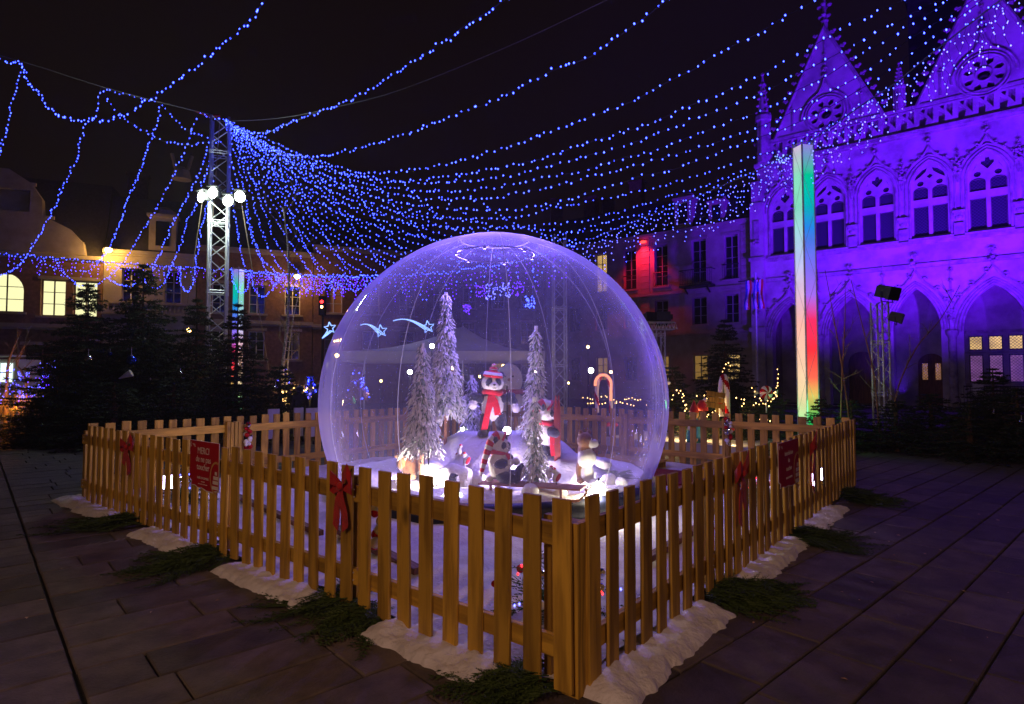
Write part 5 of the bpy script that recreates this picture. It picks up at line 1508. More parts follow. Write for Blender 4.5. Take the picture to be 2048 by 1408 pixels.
# far row across the square, behind the globe
FO = Vector((-9.5, 47, 0)); fa = math.atan2(.04, 1)
wl = [(x, z, 1.0, 1.7) for x in (1.5, 3.8, 6.1, 8.4, 10.7) for z in (1.2, 4.2, 7.0)]
bE = facade('far_house', FO, fa, 0, 12, 10.2, 8, wl, M['darkstone'], 'dark houses at the far side of the square behind the globe', roofh=3, litset={3: M['winwarm'], 9: M['winwarm']}, chimneys=((2.5, 2.0), (9.5, 2.0)))
wl = [(x, z, 1.0, 1.7) for x in (13.6, 15.9, 18.2) for z in (1.2, 4.2, 7.0)]
bF = facade('far_house', FO, fa, 12.1, 19.5, 11.4, 8, wl, M['brick'], 'tall narrow far house with chimneys, seen above the globe', roofh=2.6, litset={0: M['winwarm'], 3: M['winwarm']}, chimneys=((13.4, 2.6), (17.8, 2.6)))

# sodium lamps on the left houses
def sodium(v, label, e, col=(1.0, .52, .12)):
    t = empty('street_lantern', v, AB, label, 'street lamp')
    q = MB(); q.ell((0, 0, 0), (.17, .17, .14), 12, 8); q.build('lamp_glass', M['sodium'], t, smooth=True)
    q = MB(); q.lathe([(.24, .08), (.16, .2), (.05, .26)], n=12); q.tube([(0, 0, .22), (0, .35, .4), (0, .7, .3)], .035, 6); q.build('bracket', M['iron'], t)
    add_light('POINT', 'lantern_light', (0, -.35, -.1), e, col, None, .15, parent=t)
v = P(217, 500, 30.9); sodium(v, 'brightest orange street lamp on the wall of the cream house', 220)
v = P(594, 553, 34.0); sodium(v, 'smaller orange street lamp behind the birch tree', 120)
def small_lamp(px, py, Y, label, col=(1., .6, .25), r=.07, e=6, m_=None, post=True):
    v = P(px, py, Y); t = empty('lantern', (v.x, v.y, 0), 0, label, 'lamp')
    q = MB(); q.ell((0, 0, v.z), (r, r, r), 10, 7); q.build('globe_glass', m_ or M['sodium'], t, smooth=True)
    q = MB(); q.tube([(0, 0, 0), (0, 0, v.z - r)], .025, 6); q.build('post', M['iron'], t)
    if e: add_light('POINT', 'lantern_light', (0, -.2, v.z), e, col, None, .05, parent=t)
small_lamp(378, 660, 20, 'small yellow lantern between the first and the third spruce', e=5)
small_lamp(1007, 733, 21, 'warm lamp under the marquee above the panda', e=5)
small_lamp(960, 753, 24, 'small warm lamp left of the panda under the marquee', e=0, r=.05)
small_lamp(674, 711, 20, 'warm white lamp at the left edge of the globe', e=4)
small_lamp(820, 744, 18, 'cold white lamp behind the left part of the globe', (.8, .85, 1), .07, 8, M['lampwhite'])
small_lamp(864, 692, 19, 'cold white lamp at the marquee valance', (.8, .9, 1), .075, 8, M['lampwhite'])
small_lamp(1182, 741, 19, 'cold white lamp above the lit candy cane in the globe', (.8, .85, 1), .085, 8, M['lampwhite'])
small_lamp(1222, 744, 26, 'small warm lamp right of the cold white lamp', e=0, r=.06)
small_lamp(1176, 694, 26, 'small warm lamp high behind the right half of the globe', e=0, r=.06)
small_lamp(1137, 766, 25, 'small warm lamp low behind the tall right tree', e=0, r=.04)
small_lamp(762, 762, 25, 'small warm lamp behind the left seams of the globe', e=0, r=.05)

# traffic light
v = P(645, 604, 31); t = empty('traffic_light', (v.x, v.y, 0), 0, 'traffic light showing red above the shooting star', 'traffic light')
q = MB(); q.box((0, 0, v.z - .2), (.32, .25, 1.0)); q.tube([(0, .1, 0), (0, .1, v.z)], .06, 6); q.build('housing', M['black'], t)
q = MB(); q.ell((0, -.13, v.z), (.09, .03, .09), 10, 6); q.build('red_lens', M['redlamp'], t)
q = MB(); q.ell((0, -.13, v.z - .27), (.06, .03, .06), 10, 6); q.build('amber_lens', M['sodium'], t)

# ================================================================ MAST, PILLARS
def truss_mesh(h, w, r=.025, step=.5, cap=True):
    m_ = MB(); c = w / 2
    for sx in (-1, 1):
        for sy in (-1, 1): m_.tube([(sx * c, sy * c, 0), (sx * c, sy * c, h)], r, 8)
    n_ = int(h / step)
    return m_, n_
def truss(loc, h, w, r, step, label, rz=.35, cat='lattice mast', name='lattice_mast', secs=2.0):
    t = empty(name, loc, rz, label, cat); c = w / 2
    for sx in (-1, 1):
        for sy in (-1, 1):
            q = MB(); q.tube([(sx * c, sy * c, 0), (sx * c, sy * c, h)], r, 8); q.build('main_tube', M['alu'], t, smooth=True)
    n_ = int(h / step); q = MB()
    for i in range(n_):
        z0, z1 = i * h / n_, (i + 1) * h / n_; zm = (z0 + z1) / 2
        for (ax, ay, bx, by) in ((-c, -c, c, -c), (c, -c, c, c), (c, c, -c, c), (-c, c, -c, -c)):
            if i % 2: ax, ay, bx, by = bx, by, ax, ay
            q.tube([(ax, ay, z0), (bx, by, z1)], r * .42, 5, cap=False)
    tag(q.build('diagonal_braces', M['alu'], t), kind='stuff')
    k = 0
    while k * secs <= h:
        z = min(max(k * secs, .03), h - .03); q = MB()
        for (ax, ay, bx, by) in ((-c, -c, c, -c), (c, -c, c, c), (c, c, -c, c), (-c, c, -c, -c)):
            q.tube([(ax, ay, z - .03), (bx, by, z - .03)], r * .5, 5, cap=False); q.tube([(ax, ay, z + .04), (bx, by, z + .04)], r * .5, 5, cap=False)
            q.lathe([(r * 1.3, -.05), (r * 1.3, .05)], (ax, ay, z), 8)
        q.build('coupling_frame', M['alu'], t); k += 1
    return t
MY = 17.0
hub = P(440, 238, MY)
mast = truss((XZ(432, MY).x, MY, 0), hub.z, .46, .034, .40, 'tall aluminium lattice mast carrying all the blue light strings and four floodlights', cat='lattice mast')
for k, (px, py) in enumerate(((400, 393), (424, 385), (455, 401), (480, 393))):
    v = P(px, py, MY - .55)
    lb = ('leftmost white floodlight on the lattice mast', 'second white floodlight from the left, highest on the mast', 'third white floodlight, lowest on the lattice mast', 'rightmost white floodlight on the lattice mast')[k]
    t = empty('mast_floodlight', v, (-.5, -.1, .1, .5)[k], lb, 'floodlight', 'floodlights on the lattice mast')
    q = MB(); q.box((0, .14, .05), (.28, .16, .28)); q.box((0, .04, .18), (.30, .16, .03)); q.tube([(-.19, .1, .1), (-.19, .4, .1), (.19, .4, .1), (.19, .1, .1)], .015, 5); q.tube([(0, .4, .1), (0, .55, .1)], .02, 5); q.build('housing', M['black'], t)
    q = MB(); q.ell((0, .03, .0), (.135, .05, .15), 14, 10); q.build('lens', M['lampwhite'], t)
    add_light('POINT', 'mast_light', (0, -.1, -.1), 60, (.82, 1, .85), None, .12, parent=t)
# guy ropes of the mast
for k, (a, b_) in enumerate((((405, 400), (340, 860)), ((482, 400), (560, 830)), ((440, 236), (398, 620)))):
    q = MB(); va, vb = P(*a, MY), XZ(b_[0], MY + .5); q.tube([va, vb], .012, 4)
    tag(q.build('guy_rope', M['twig']), ('left guy rope of the lattice mast', 'right guy rope of the lattice mast', 'thin rope down the back of the lattice mast')[k], 'rope')
def pillar_mat(name, stops, strength, wash=0.0):
    m = bpy.data.materials.new(name); m.use_nodes = True; nt = m.node_tree; nt.nodes.clear(); L = nt.links.new
    tc = nd(nt, 'ShaderNodeTexCoord'); sx = nd(nt, 'ShaderNodeSeparateXYZ'); L(tc.outputs['Object'], sx.inputs[0])
    mr = nd(nt, 'ShaderNodeMapRange'); mr.inputs['From Max'].default_value = 6.9; L(sx.outputs['Z'], mr.inputs['Value'])
    cr = nd(nt, 'ShaderNodeValToRGB'); els = cr.color_ramp.elements
    for i, (p_, c_) in enumerate(stops):
        c_ = tuple(x + (1 - x) * wash for x in c_)
        e = els[i] if i < 2 else els.new(p_)
        e.position = p_; e.color = (*c_, 1)
    L(mr.outputs[0], cr.inputs[0])
    nz = nd(nt, 'ShaderNodeTexNoise', i_Scale=1.4, i_Detail=3); L(tc.outputs['Object'], nz.inputs['Vector'])
    ms = nd(nt, 'ShaderNodeMapRange'); ms.inputs['To Min'].default_value = strength * .72; ms.inputs['To Max'].default_value = strength * 1.25; L(nz.outputs['Fac'], ms.inputs['Value'])
    e = nd(nt, 'ShaderNodeEmission'); L(cr.outputs[0], e.inputs[0]); L(ms.outputs[0], e.inputs[1])
    o = nd(nt, 'ShaderNodeOutputMaterial'); L(e.outputs[0], o.inputs[0]); return m
st_r = [(0.0, (.0, .5, .12)), (.10, (.02, .55, .10)), (.17, (.75, .55, .12)), (.23, (.95, .14, .08)), (.32, (.95, .03, .05)), (.42, (.9, .03, .14)), (.50, (.35, .14, .85)), (.62, (.15, .15, .85)), (.72, (.02, .22, .80)), (.80, (.0, .42, .45)), (.90, (.0, .50, .28)), (1.0, (.25, .2, .7))]
st_l = [(0.0, (.05, .5, .2)), (.10, (.35, .75, .2)), (.17, (.85, .62, .25)), (.28, (.9, .5, .28)), (.40, (.9, .35, .25)), (.50, (.65, .35, .55)), (.62, (.35, .42, .8)), (.72, (.2, .55, .62)), (.80, (.05, .55, .35)), (.90, (.08, .6, .36)), (1.0, (.5, .35, .6))]
PMr, PMl = pillar_mat('pillar_cloth_saturated', st_r, 1.1), pillar_mat('pillar_cloth_pale', st_l, 1.15, .16)
def pillar(loc, h, w, rz, label):
    t = empty('light_pillar', loc, rz, label, 'light column', 'rainbow lit cloth columns')
    c = w / 2
    for k, (nx_, ny_) in enumerate(((0, -1), (1, 0), (0, 1), (-1, 0))):
        q = MB(); q.box((nx_ * c, ny_ * c, h / 2), (w if ny_ else .012, .012 if ny_ else w, h)); q.build('cloth_panel', PMr if k in (0, 2) else PMl, t)
    for sx in (-1, 1):
        for sy in (-1, 1):
            q = MB(); q.tube([(sx * c, sy * c, 0), (sx * c, sy * c, h + .12)], .020, 6); q.build('corner_tube', M['alu'], t)
    q = MB(); [q.tube([(a, b_, h + .06), (c_, d_, h + .06)], .012, 5) for a, b_, c_, d_ in ((-c, -c, c, -c), (c, -c, c, c), (c, c, -c, c), (-c, c, -c, -c))]; q.build('top_frame', M['alu'], t)
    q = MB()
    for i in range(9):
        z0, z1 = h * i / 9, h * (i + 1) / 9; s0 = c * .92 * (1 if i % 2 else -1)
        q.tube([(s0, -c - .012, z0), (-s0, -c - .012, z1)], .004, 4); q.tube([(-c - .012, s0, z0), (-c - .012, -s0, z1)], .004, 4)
    tag(q.build('truss_shadow_lines', M['whitepaint'], t), kind='stuff')  # thin surface tubes stand in for shadows of the inner truss on the cloth
    # a thin string of lights up the right face
    q = MB(); random.seed(2)
    for i in range(42): q.octa((c + .015, -c * .3 + rnd(-.02, .02) + .05 * math.sin(i * .4), .3 + i * .15 + rnd(-.04, .04)), .008)
    tag(q.build('light_bulbs', M['ledwhite'], t), kind='stuff')
PR = XZ(1615, 13.6); PL = XZ(474, 30)
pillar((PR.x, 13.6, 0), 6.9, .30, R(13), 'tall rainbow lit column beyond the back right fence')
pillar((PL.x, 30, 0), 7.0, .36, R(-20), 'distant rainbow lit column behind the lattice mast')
add_light('POINT', 'pillar_glow', (PR.x - .1, 13.2, .9), 10, (.15, 1, .3), None, .2)

# floodlight mast at right
fm = truss((XZ(1762, 14.0).x, 14.0, 0), 3.35, .26, .022, .26, 'small rusty lattice mast with two black floodlight heads, in front of the town hall', .5, secs=1.2)
def spot_head(px, py, Y, rz, label, s=1.0, pitch=.3):
    v = P(px, py, Y); t = empty('stage_floodlight', v, rz, label, 'floodlight')
    t.scale = (s, s, s)
    q = MB(); q.box((0, 0, 0), (.40, .30, .26)); q.box((.0, -.17, .0), (.44, .06, .30)); [q.box((-.16 + .08 * i, .0, .14), (.03, .26, .03)) for i in range(5)]; q.box((.25, .02, .02), (.10, .16, .14))
    h = q.build('housing', M['black'], t); h.rotation_euler = (pitch, 0, 0)
    q = MB(); q.tube([(-.23, 0, .02), (-.23, 0, -.22), (.23, 0, -.22), (.23, 0, .02)], .014, 5); q.build('yoke', M['black'], t)
spot_head(1773, 585, 14.0, .5, 'upper black floodlight head on the small mast', 1.0)
spot_head(1791, 635, 13.9, .9, 'lower black floodlight head sticking out to the right of the small mast', .75)
sm = truss((XZ(1318, 20).x, 20, 0), 3.15, .30, .024, .3, 'lattice stand with two black spotlights at the right edge of the globe', .2, secs=1.5)
q = MB(); v = P(1318, 652, 20)
for dz in (-.12, .12):
    for dy in (-.12, .12): q.tube([(v.x - .55, 20 + dy, v.z + dz), (v.x + .5, 20 + dy, v.z + dz)], .024, 6)
for i in range(9): q.tube([(v.x - .5 + i * .12, 19.88, v.z - .12), (v.x - .44 + i * .12, 19.88, v.z + .12), (v.x - .38 + i * .12, 19.88, v.z - .12)], .012, 4)
q.build('crossbeam', M['alu'], None); cb = bpy.data.objects['crossbeam']; cb.parent = sm; cb.matrix_parent_inverse = (Matrix.Translation(sm.location) @ Matrix.Rotation(.2, 4, 'Z')).inverted()
spot_head(1300, 636, 20, .3, 'left black spotlight on the lattice stand', 1.0, -.2); spot_head(1327, 635, 20, -.2, 'right black spotlight on the lattice stand', 1.0, -.2)
# ================================================================ LIGHT STRINGS
PERI = [(-300, 480), (-120, 497), (0, 508), (100, 516), (200, 524), (330, 532), (472, 542), (600, 551), (740, 553), (900, 545), (1050, 520), (1160, 487), (1189, 475), (1278, 438), (1349, 413), (1437, 374), (1480, 356), (1514, 340), (1592, 303), (1650, 262), (1712, 218), (1794, 164), (1855, 113), (1957, 34), (2060, -45), (2160, -130)]
def lerp(a, b, t): return a + (b - a) * t
def Yp(px):
    if px < 472: return 1 / lerp(1 / 24, 1 / 30, (px + 300) / 772)
    if px < 1610: return 1 / lerp(1 / 30, 1 / 13.6, (px - 472) / 1138)
    return 1 / lerp(1 / 13.6, 1 / 7.6, (px - 1610) / 590)
def peri_y(px):
    for (a, b), (c, d) in zip(PERI[:-1], PERI[1:]):
        if a <= px <= c: return lerp(b, d, (px - a) / (c - a))
    return 540
def catmull(pts, step):
    out = []
    n_ = len(pts)
    for i in range(n_ - 1):
        p0, p1, p2, p3 = pts[max(i - 1, 0)], pts[i], pts[i + 1], pts[min(i + 2, n_ - 1)]
        k = max(2, int((p2 - p1).length / step))
        for j in range(k):
            t = j / k
            out.append(.5 * ((2 * p1) + (p2 - p0) * t + (2 * p0 - 5 * p1 + 4 * p2 - p3) * t * t + (3 * p1 - p0 - 3 * p2 + p3) * t ** 3))
    out.append(pts[-1])
    return out
def unproject(pts, y0, y1):
    d = [0]
    for a, b in zip(pts[:-1], pts[1:]): d.append(d[-1] + math.hypot(b[0] - a[0], b[1] - a[1]))
    return [P(p[0], p[1], 1 / lerp(1 / y0, 1 / y1, q / d[-1])) for p, q in zip(pts, d)]
def string(pts3, label, group, bm='led', pitch=.14, r=.019, jit=.034, cable=.006, seed=0, wob=.02):
    random.seed(seed + 100)
    pts = catmull(pts3, .35)
    for i in range(1, len(pts) - 1): pts[i] = pts[i] + Vector((rnd(-wob, wob), rnd(-wob, wob), rnd(-wob, wob)))
    t = empty('light_string', pts[0], 0, label, 'string lights', group); o0 = pts[0]
    m_ = MB(); m_.tube([q - o0 for q in pts], cable, 3, cap=False); m_.build('cable', M['cable'], t)
    m_ = MB(); m2 = MB()
    acc = 0
    for a, b in zip(pts[:-1], pts[1:]):
        L_ = (b - a).length; s_ = pitch - acc
        while s_ < L_:
            c = a.lerp(b, s_ / L_) - o0
            off = Vector((rnd(-1, 1), rnd(-1, 1), rnd(-1, .7))) * jit
            e = c + off; m_.octa(e, r * rnd(.75, 1.15)); 
            s_ += pitch * rnd(.6, 1.4)
        acc = L_ - (s_ - pitch) if s_ - pitch < L_ else 0
        acc = max(0, min(acc, pitch * .9))
    tag(m_.build('light_bulbs', M[bm], t), kind='stuff')
    return t
g1 = 'blue light strings sagging overhead from the mast'
Bs = [
 ('blue light string leaving the picture at the top, nearest of those from the mast', [(446, 236), (470, 255), (519, 266), (560, 255), (601, 236), (692, 203), (800, 140), (900, 73), (1009, 0), (1120, -90)], 7.5),
 ('second blue light string from the top, crossing the middle of the sky', [(448, 238), (500, 280), (560, 306), (627, 314), (658, 309), (724, 295), (804, 270), (860, 248), (950, 214), (1024, 183), (1100, 145), (1180, 111), (1260, 60), (1335, 0), (1440, -90)], 7.5),
 ('third blue light string from the top, passing left of the first gable', [(448, 238), (560, 290), (660, 330), (740, 346), (804, 342), (894, 328), (1007, 295), (1112, 260), (1198, 228), (1273, 197), (1347, 160), (1425, 113), (1511, 68), (1625, 0), (1740, -80)], 7.8),
 ('fourth blue light string, ending above the first gable', [(448, 240), (560, 300), (680, 343), (800, 361), (870, 356), (948, 344), (1054, 324), (1151, 295), (1269, 257), (1374, 214), (1487, 166), (1581, 117), (1700, 50), (1825, -8), (1950, -80)], 7.8),
 ('fifth blue light string, crossing the tip of the first gable', [(448, 240), (600, 322), (740, 357), (860, 366), (940, 360), (1011, 352), (1144, 320), (1261, 287), (1390, 238), (1495, 197), (1573, 162), (1670, 110), (1747, 65), (1823, 30), (1900, -10), (2000, -70)], 7.8),
 ('sixth blue light string, crossing the upper slope of the first gable', [(448, 242), (620, 338), (760, 372), (860, 382), (933, 380), (1050, 363), (1167, 340), (1250, 316), (1335, 292), (1411, 262), (1503, 228), (1600, 180), (1700, 120), (1800, 60), (1890, 5), (1990, -60)], 8.5),
 ('seventh blue light string, crossing the gable above its rose', [(448, 242), (620, 345), (780, 385), (900, 398), (995, 395), (1116, 369), (1265, 332), (1386, 299), (1472, 270), (1530, 248), (1620, 205), (1720, 150), (1820, 80), (1930, 10), (2020, -50)], 8.5),
 ('eighth blue light string, crossing the rose window', [(448, 244), (620, 352), (780, 400), (900, 417), (995, 420), (1100, 408), (1190, 382), (1284, 353), (1358, 334), (1464, 293), (1522, 275), (1600, 245), (1700, 190), (1790, 130), (1900, 50), (2000, -30)], 8.5),
 ('ninth blue light string, ending in the curtain above the rainbow column', [(448, 246), (620, 365), (780, 420), (920, 437), (1026, 434), (1120, 414), (1220, 395), (1315, 375), (1390, 352), (1464, 328), (1511, 312), (1580, 290), (1660, 250)], 12.8),
 ('tenth blue light string, ending at the town hall corner', [(448, 250), (600, 370), (760, 430), (900, 455), (1050, 452), (1140, 445), (1241, 422), (1310, 402), (1366, 385), (1430, 362), (1500, 338)], 14.9),
 ('eleventh blue light string, just above the far curtain of lights', [(448, 252), (600, 385), (760, 455), (900, 480), (1000, 480), (1100, 472), (1200, 448), (1290, 424), (1360, 402)], 16.6),
]
for k, (lb, pts, y1) in enumerate(Bs):
    string(unproject(pts, MY, y1), lb, g1, seed=k, pitch=.13 if k < 4 else .15, r=.0145)
ORD = 'first second third fourth fifth sixth seventh eighth ninth tenth eleventh twelfth thirteenth fourteenth fifteenth sixteenth seventeenth last'.split()
g2 = 'blue light strings fanning down from the mast to the far curtain'
ends = [533, 565, 594, 622, 653, 688, 722, 758, 795, 835, 878, 922, 968, 1015, 1062, 1110, 1158, 1206]
for k, xe in enumerate(ends):
    ye = peri_y(xe) - 8; x0, y0 = 450 + k * 1.5, 240 + k * 1.2
    A_ = 14 + 48 * min(1, (xe - 533) / 420)
    pts = [(lerp(x0, xe, s_) + (0 if k > 2 else 6 * math.sin(s_ * 6)), lerp(y0, ye, s_) + 4 * A_ * s_ * (1 - s_)) for s_ in (0, .15, .3, .45, .6, .75, .9, 1)]
    if k < 7: # slack loop hanging under the curtain
        pts += [(xe + 10, ye + 24), (xe + 22, ye + 30 + (k % 3) * 6), (xe + 30, ye + 10)]
    string(unproject(pts, MY, Yp(xe)), 'blue string fanning from mast to far curtain, %s right of the distant column' % ORD[k], g2, seed=20 + k, pitch=.17, r=.0155, wob=.04)
for k, (x0, xe, s0) in enumerate(((520, 640, 270), (560, 700, 295), (620, 780, 318), (680, 850, 335), (740, 930, 350), (800, 1010, 360), (860, 1080, 372), (930, 1150, 384))):
    ye = peri_y(xe) - 6
    pts = [(lerp(x0, xe, s_), lerp(s0, ye, s_) + 4 * 16 * s_ * (1 - s_)) for s_ in (0, .25, .5, .75, 1)]
    string(unproject(pts, 16.5, Yp(xe)), 'short blue string filling the fan above the globe, %s from the left' % ORD[k], g2, seed=50 + k, pitch=.18, r=.0155, wob=.04)
g3 = 'blue light strings on the left side of the mast'
Ls = [
 ('big blue light garland swinging from the top left over to the top edge', [(-40, 108), (0, 116), (35, 124), (44, 128), (60, 165), (82, 191), (109, 222), (160, 243), (219, 239), (284, 205), (349, 167), (400, 133), (472, 68), (509, 24), (533, 0), (570, -60)], 13, 8.5, .10),
 ('blue light string hanging down at the left picture edge', [(44, 125), (36, 165), (22, 210), (12, 265), (0, 295), (-10, 330)], 13, 15, .12),
 ('blue light string dropping from the left peak to the lower left edge', [(202, 175), (190, 235), (177, 240), (160, 280), (150, 325), (125, 375), (100, 430), (80, 465), (64, 493), (40, 530), (0, 552)], 15, 24.5, .17),
 ('blue light string passing left of the orange street lamp', [(322, 208), (308, 265), (297, 292), (285, 335), (262, 385), (245, 430), (230, 470), (210, 508), (190, 530)], 16, 26, .17),
 ('blue light string passing right of the orange street lamp', [(395, 228), (385, 256), (373, 290), (355, 335), (322, 400), (300, 440), (270, 485), (250, 520), (210, 560), (172, 574), (140, 556), (108, 517)], 16.5, 26, .18),
 ('blue light string ending in a loop above the second spruce', [(418, 285), (400, 340), (380, 385), (360, 420), (340, 460), (318, 510), (290, 558), (250, 572), (218, 558)], 17, 27, .18),
 ('blue light string with a deep loop above the second spruce', [(425, 300), (398, 392), (376, 440), (362, 490), (345, 530), (325, 570), (300, 574), (284, 548)], 17, 27, .18),
 ('blue light string beside the mast ending in a narrow loop', [(428, 330), (412, 420), (400, 470), (394, 520), (385, 565), (372, 584), (362, 566), (360, 532)], 17, 28, .18),
 ('blue light string just right of the mast with a loop by the distant column', [(455, 330), (470, 430), (478, 480), (484, 520), (497, 562), (485, 586), (470, 572), (463, 536)], 17, 29.5, .18),
 ('blue light string ending in a wide loop right of the distant column', [(458, 300), (494, 436), (508, 484), (525, 521), (552, 545), (545, 578), (525, 593), (510, 578), (500, 540)], 17, 29, .18),
 ('upper blue garland from the left peak to the mast', [(202, 174), (235, 186), (280, 196), (322, 207), (350, 240), (380, 262), (410, 276), (445, 285)], 15, 17, .11),
 ('lower blue garland from the left peak sagging behind the mast', [(202, 176), (220, 205), (245, 232), (300, 268), (350, 288), (400, 288), (440, 284)], 15, 17, .10),
 ('short blue garland beside the red tip of the mast', [(395, 226), (412, 232), (428, 238), (446, 236)], 16.5, 17, .10),
 ('blue light string in a flat scallop below the lamp', [(60, 505), (105, 535), (140, 542), (180, 540), (202, 522)], 25, 26.5, .16),
 ('blue scallop of lights below the curtain left of the globe', [(603, 548), (615, 570), (640, 582), (662, 568), (668, 550)], 28, 27, .18),
 ('last blue scallop of lights before the globe', [(668, 555), (690, 576), (715, 580), (735, 560)], 27, 26, .18),
 ('blue scallop of lights around the birch tree', [(552, 545), (562, 572), (582, 582), (600, 572), (606, 548)], 29, 28, .18),
]
for k, (lb, pts, y0, y1, pt_) in enumerate(Ls): string(unproject(pts, y0, y1), lb, g3, seed=70 + k, pitch=pt_, r=.0145 if y1 < 20 else .0175, wob=.03)
# extra bulbs along the mast head
random.seed(5)
# perimeter curtain of icicle lights
def curtain(x0, x1, label, seed, m_bulb, drop, dens, r):
    random.seed(seed)
    t = empty('icicle_curtain', P(x0, peri_y(x0), Yp(x0)), 0, label, 'string lights', 'icicle light curtains round the square'); o0 = t.location.copy()
    n_ = int((x1 - x0) / 6); pts = [P(x0 + (x1 - x0) * i / n_, peri_y(x0 + (x1 - x0) * i / n_), Yp(x0 + (x1 - x0) * i / n_)) for i in range(n_ + 1)]
    c = MB(); c.tube([q - o0 for q in pts], .016, 4); q_ = MB(); b = MB(); b2_ = MB()
    L_ = sum((u - v_).length for u, v_ in zip(pts[:-1], pts[1:])); ns = int(L_ / dens)
    for s_ in range(ns):
        f_ = (s_ + rnd(0, 1)) / ns * n_; i = min(int(f_), n_ - 1); p_ = pts[i].lerp(pts[i + 1], f_ - i) - o0
        dl = drop * random.choice((.35, .6, .8, 1.0, 1.15)); z = 0; pp = [p_]
        while z < dl:
            z += rnd(.09, .20); w = Vector((rnd(-.05, .05), rnd(-.05, .05), -z)); pp.append(p_ + w)
            (b if random.random() < .8 else b2_).octa(p_ + w + Vector((rnd(-.02, .02), rnd(-.02, .02), 0)), r * rnd(.7, 1.1))
        q_.tube(pp, .003, 3, cap=False)
    for i in range(int(L_ / .10)):
        f_ = i * .10 / L_ * n_; k = min(int(f_), n_ - 1); b2_.octa(pts[k].lerp(pts[k + 1], f_ - k) - o0 + Vector((0, rnd(-.05, .05), rnd(-.06, .06))), r)
    c.build('main_cable', M['wire'], t); q_.build('drop_cables', M['cable'], t)
    tag(b.build('violet_bulbs', M[m_bulb], t), kind='stuff'); tag(b2_.build('blue_bulbs', M['led'], t), kind='stuff')
curtain(-200, 205, 'icicle light curtain across the brown gabled house at the left edge', 1, 'ledviolet', .62, .20, .020)
curtain(205, 470, 'icicle light curtain across the cream house behind the mast', 2, 'ledviolet', .62, .18, .020)
curtain(472, 760, 'icicle light curtain from the distant column to the globe', 3, 'ledviolet', .7, .13, .021)
curtain(760, 1160, 'icicle light curtain seen through the top of the globe', 4, 'ledviolet', .8, .2, .018)
curtain(1160, 1500, 'icicle light curtain before the side building with the red lamp', 5, 'ledwhite', .85, .10, .013)
curtain(1500, 1780, 'icicle light curtain around the top of the rainbow column', 6, 'ledwhite', .75, .085, .013)
curtain(1780, 2150, 'icicle light curtain across the second gable at the top right', 7, 'ledwhite', .62, .085, .012)
# plain wires
for k, (pts, y0, y1, lb, r_) in enumerate((([(440, 243), (560, 236), (680, 212), (800, 180), (1000, 100), (1213, 0), (1300, -50)], 17, 8, 'bare steel cable running from the mast to the top edge', .008),
      ([(44, 123), (100, 140), (202, 173), (322, 205), (400, 224), (436, 232)], 13, 17, 'thin dark cable from the top left to the mast head', .008),
      ([(-40, 100), (44, 123)], 12.6, 13, 'thin dark cable at the top left corner', .008))):
    q = MB(); q.tube(catmull(unproject(pts, y0, y1), .4), r_, 4); tag(q.build('steel_cable', M['wire']), lb, 'cable')
q = MB(); q.tube([P(390, 222, 16.6), P(418, 232, 16.85), P(440, 232, 17)], [.01, .05, .06], 6); tag(q.build('tension_strap', M['carpet']), 'red tension strap at the head of the lattice mast', 'strap')
# coloured sparkle cluster on the town hall corner
q = MB(); random.seed(3)
for i in range(26): v = P(1560 + rnd(-14, 18), 318 + rnd(-9, 9), 13.9); q.octa(v, .014)
tag(q.build('light_cluster', M['neon']), 'small cyan cluster of bulbs left of the rainbow column top', 'string lights')

# ================================================================ SPRUCES
def spruce_mesh(h, r, seed, dens=1.0, leader=.5):
    random.seed(seed); m_ = MB(); tm = MB()
    tm.tube([(0, 0, 0), (0.02, 0, h * .5), (0, 0.01, h * .86), (0.01, 0, h)], [.07, .045, .018, .006], 7)
    nl = int(h * 12 * dens)
    for b in range(nl):
        t = (b + rnd(0, 1)) / nl
        z = h * (.03 + .95 * t ** .92); R_ = r * (1 - t) ** .9 + .05
        nk = max(4, int((5 + 7 * (1 - t)) * dens))
        a0 = rnd(0, 6.28)
        for k in range(nk):
            a = a0 + 6.28 * k / nk + rnd(-.3, .3); L_ = R_ * rnd(.65, 1.12)
            d = Vector((math.cos(a), math.sin(a), 0)); tg = Vector((-d.y, d.x, 0))
            up = rnd(.2, .5) if t > .8 else rnd(-.22, .3)
            seg = max(3, int(L_ / .15)); pts = []
            for i in range(seg + 1):
                s_ = i / seg; pts.append(d * L_ * s_ + Vector((0, 0, z + L_ * (up * s_ - .30 * s_ * s_ + .16 * s_ ** 3))))
            tm.tube(pts, [.012 * (1 - .75 * i / seg) for i in range(seg + 1)], 3, cap=False)
            for i in range(1, seg + 1):
                s_ = i / seg; ll = L_ * .42 * (1.08 - s_) + .07
                for sg in (-1, 0, 1):
                    if sg == 0 and i < seg: continue
                    dd = (d * .85 + tg * sg * rnd(.5, .9) + Vector((0, 0, rnd(-.25, .1)))).normalized()
                    e = pts[i] + dd * ll
                    tm.tube([pts[i], e], [.005, .002], 3, cap=False)
                    ns_ = max(2, int(ll / .05))
                    for j in range(ns_):
                        c = pts[i].lerp(e, (j + .3) / ns_)
                        for q in range(4):
                            nn_ = Vector((rnd(-1, 1), rnd(-1, 1), rnd(-1, 1)))
                            tip = c + (dd * .6 + nn_ * .6) .normalized() * rnd(.05, .09); wv = dd.cross(nn_).normalized() * .013
                            m_.add([c - wv, c + wv, tip], [(0, 1, 2)])
    return tm.mesh('trunk', M['bark']), m_.mesh('crown', M['needle'])
sA, sB, sC = spruce_mesh(4.1, 1.75, 1, .9), spruce_mesh(3.6, 1.3, 2, .85), spruce_mesh(2.0, .9, 3, .8)
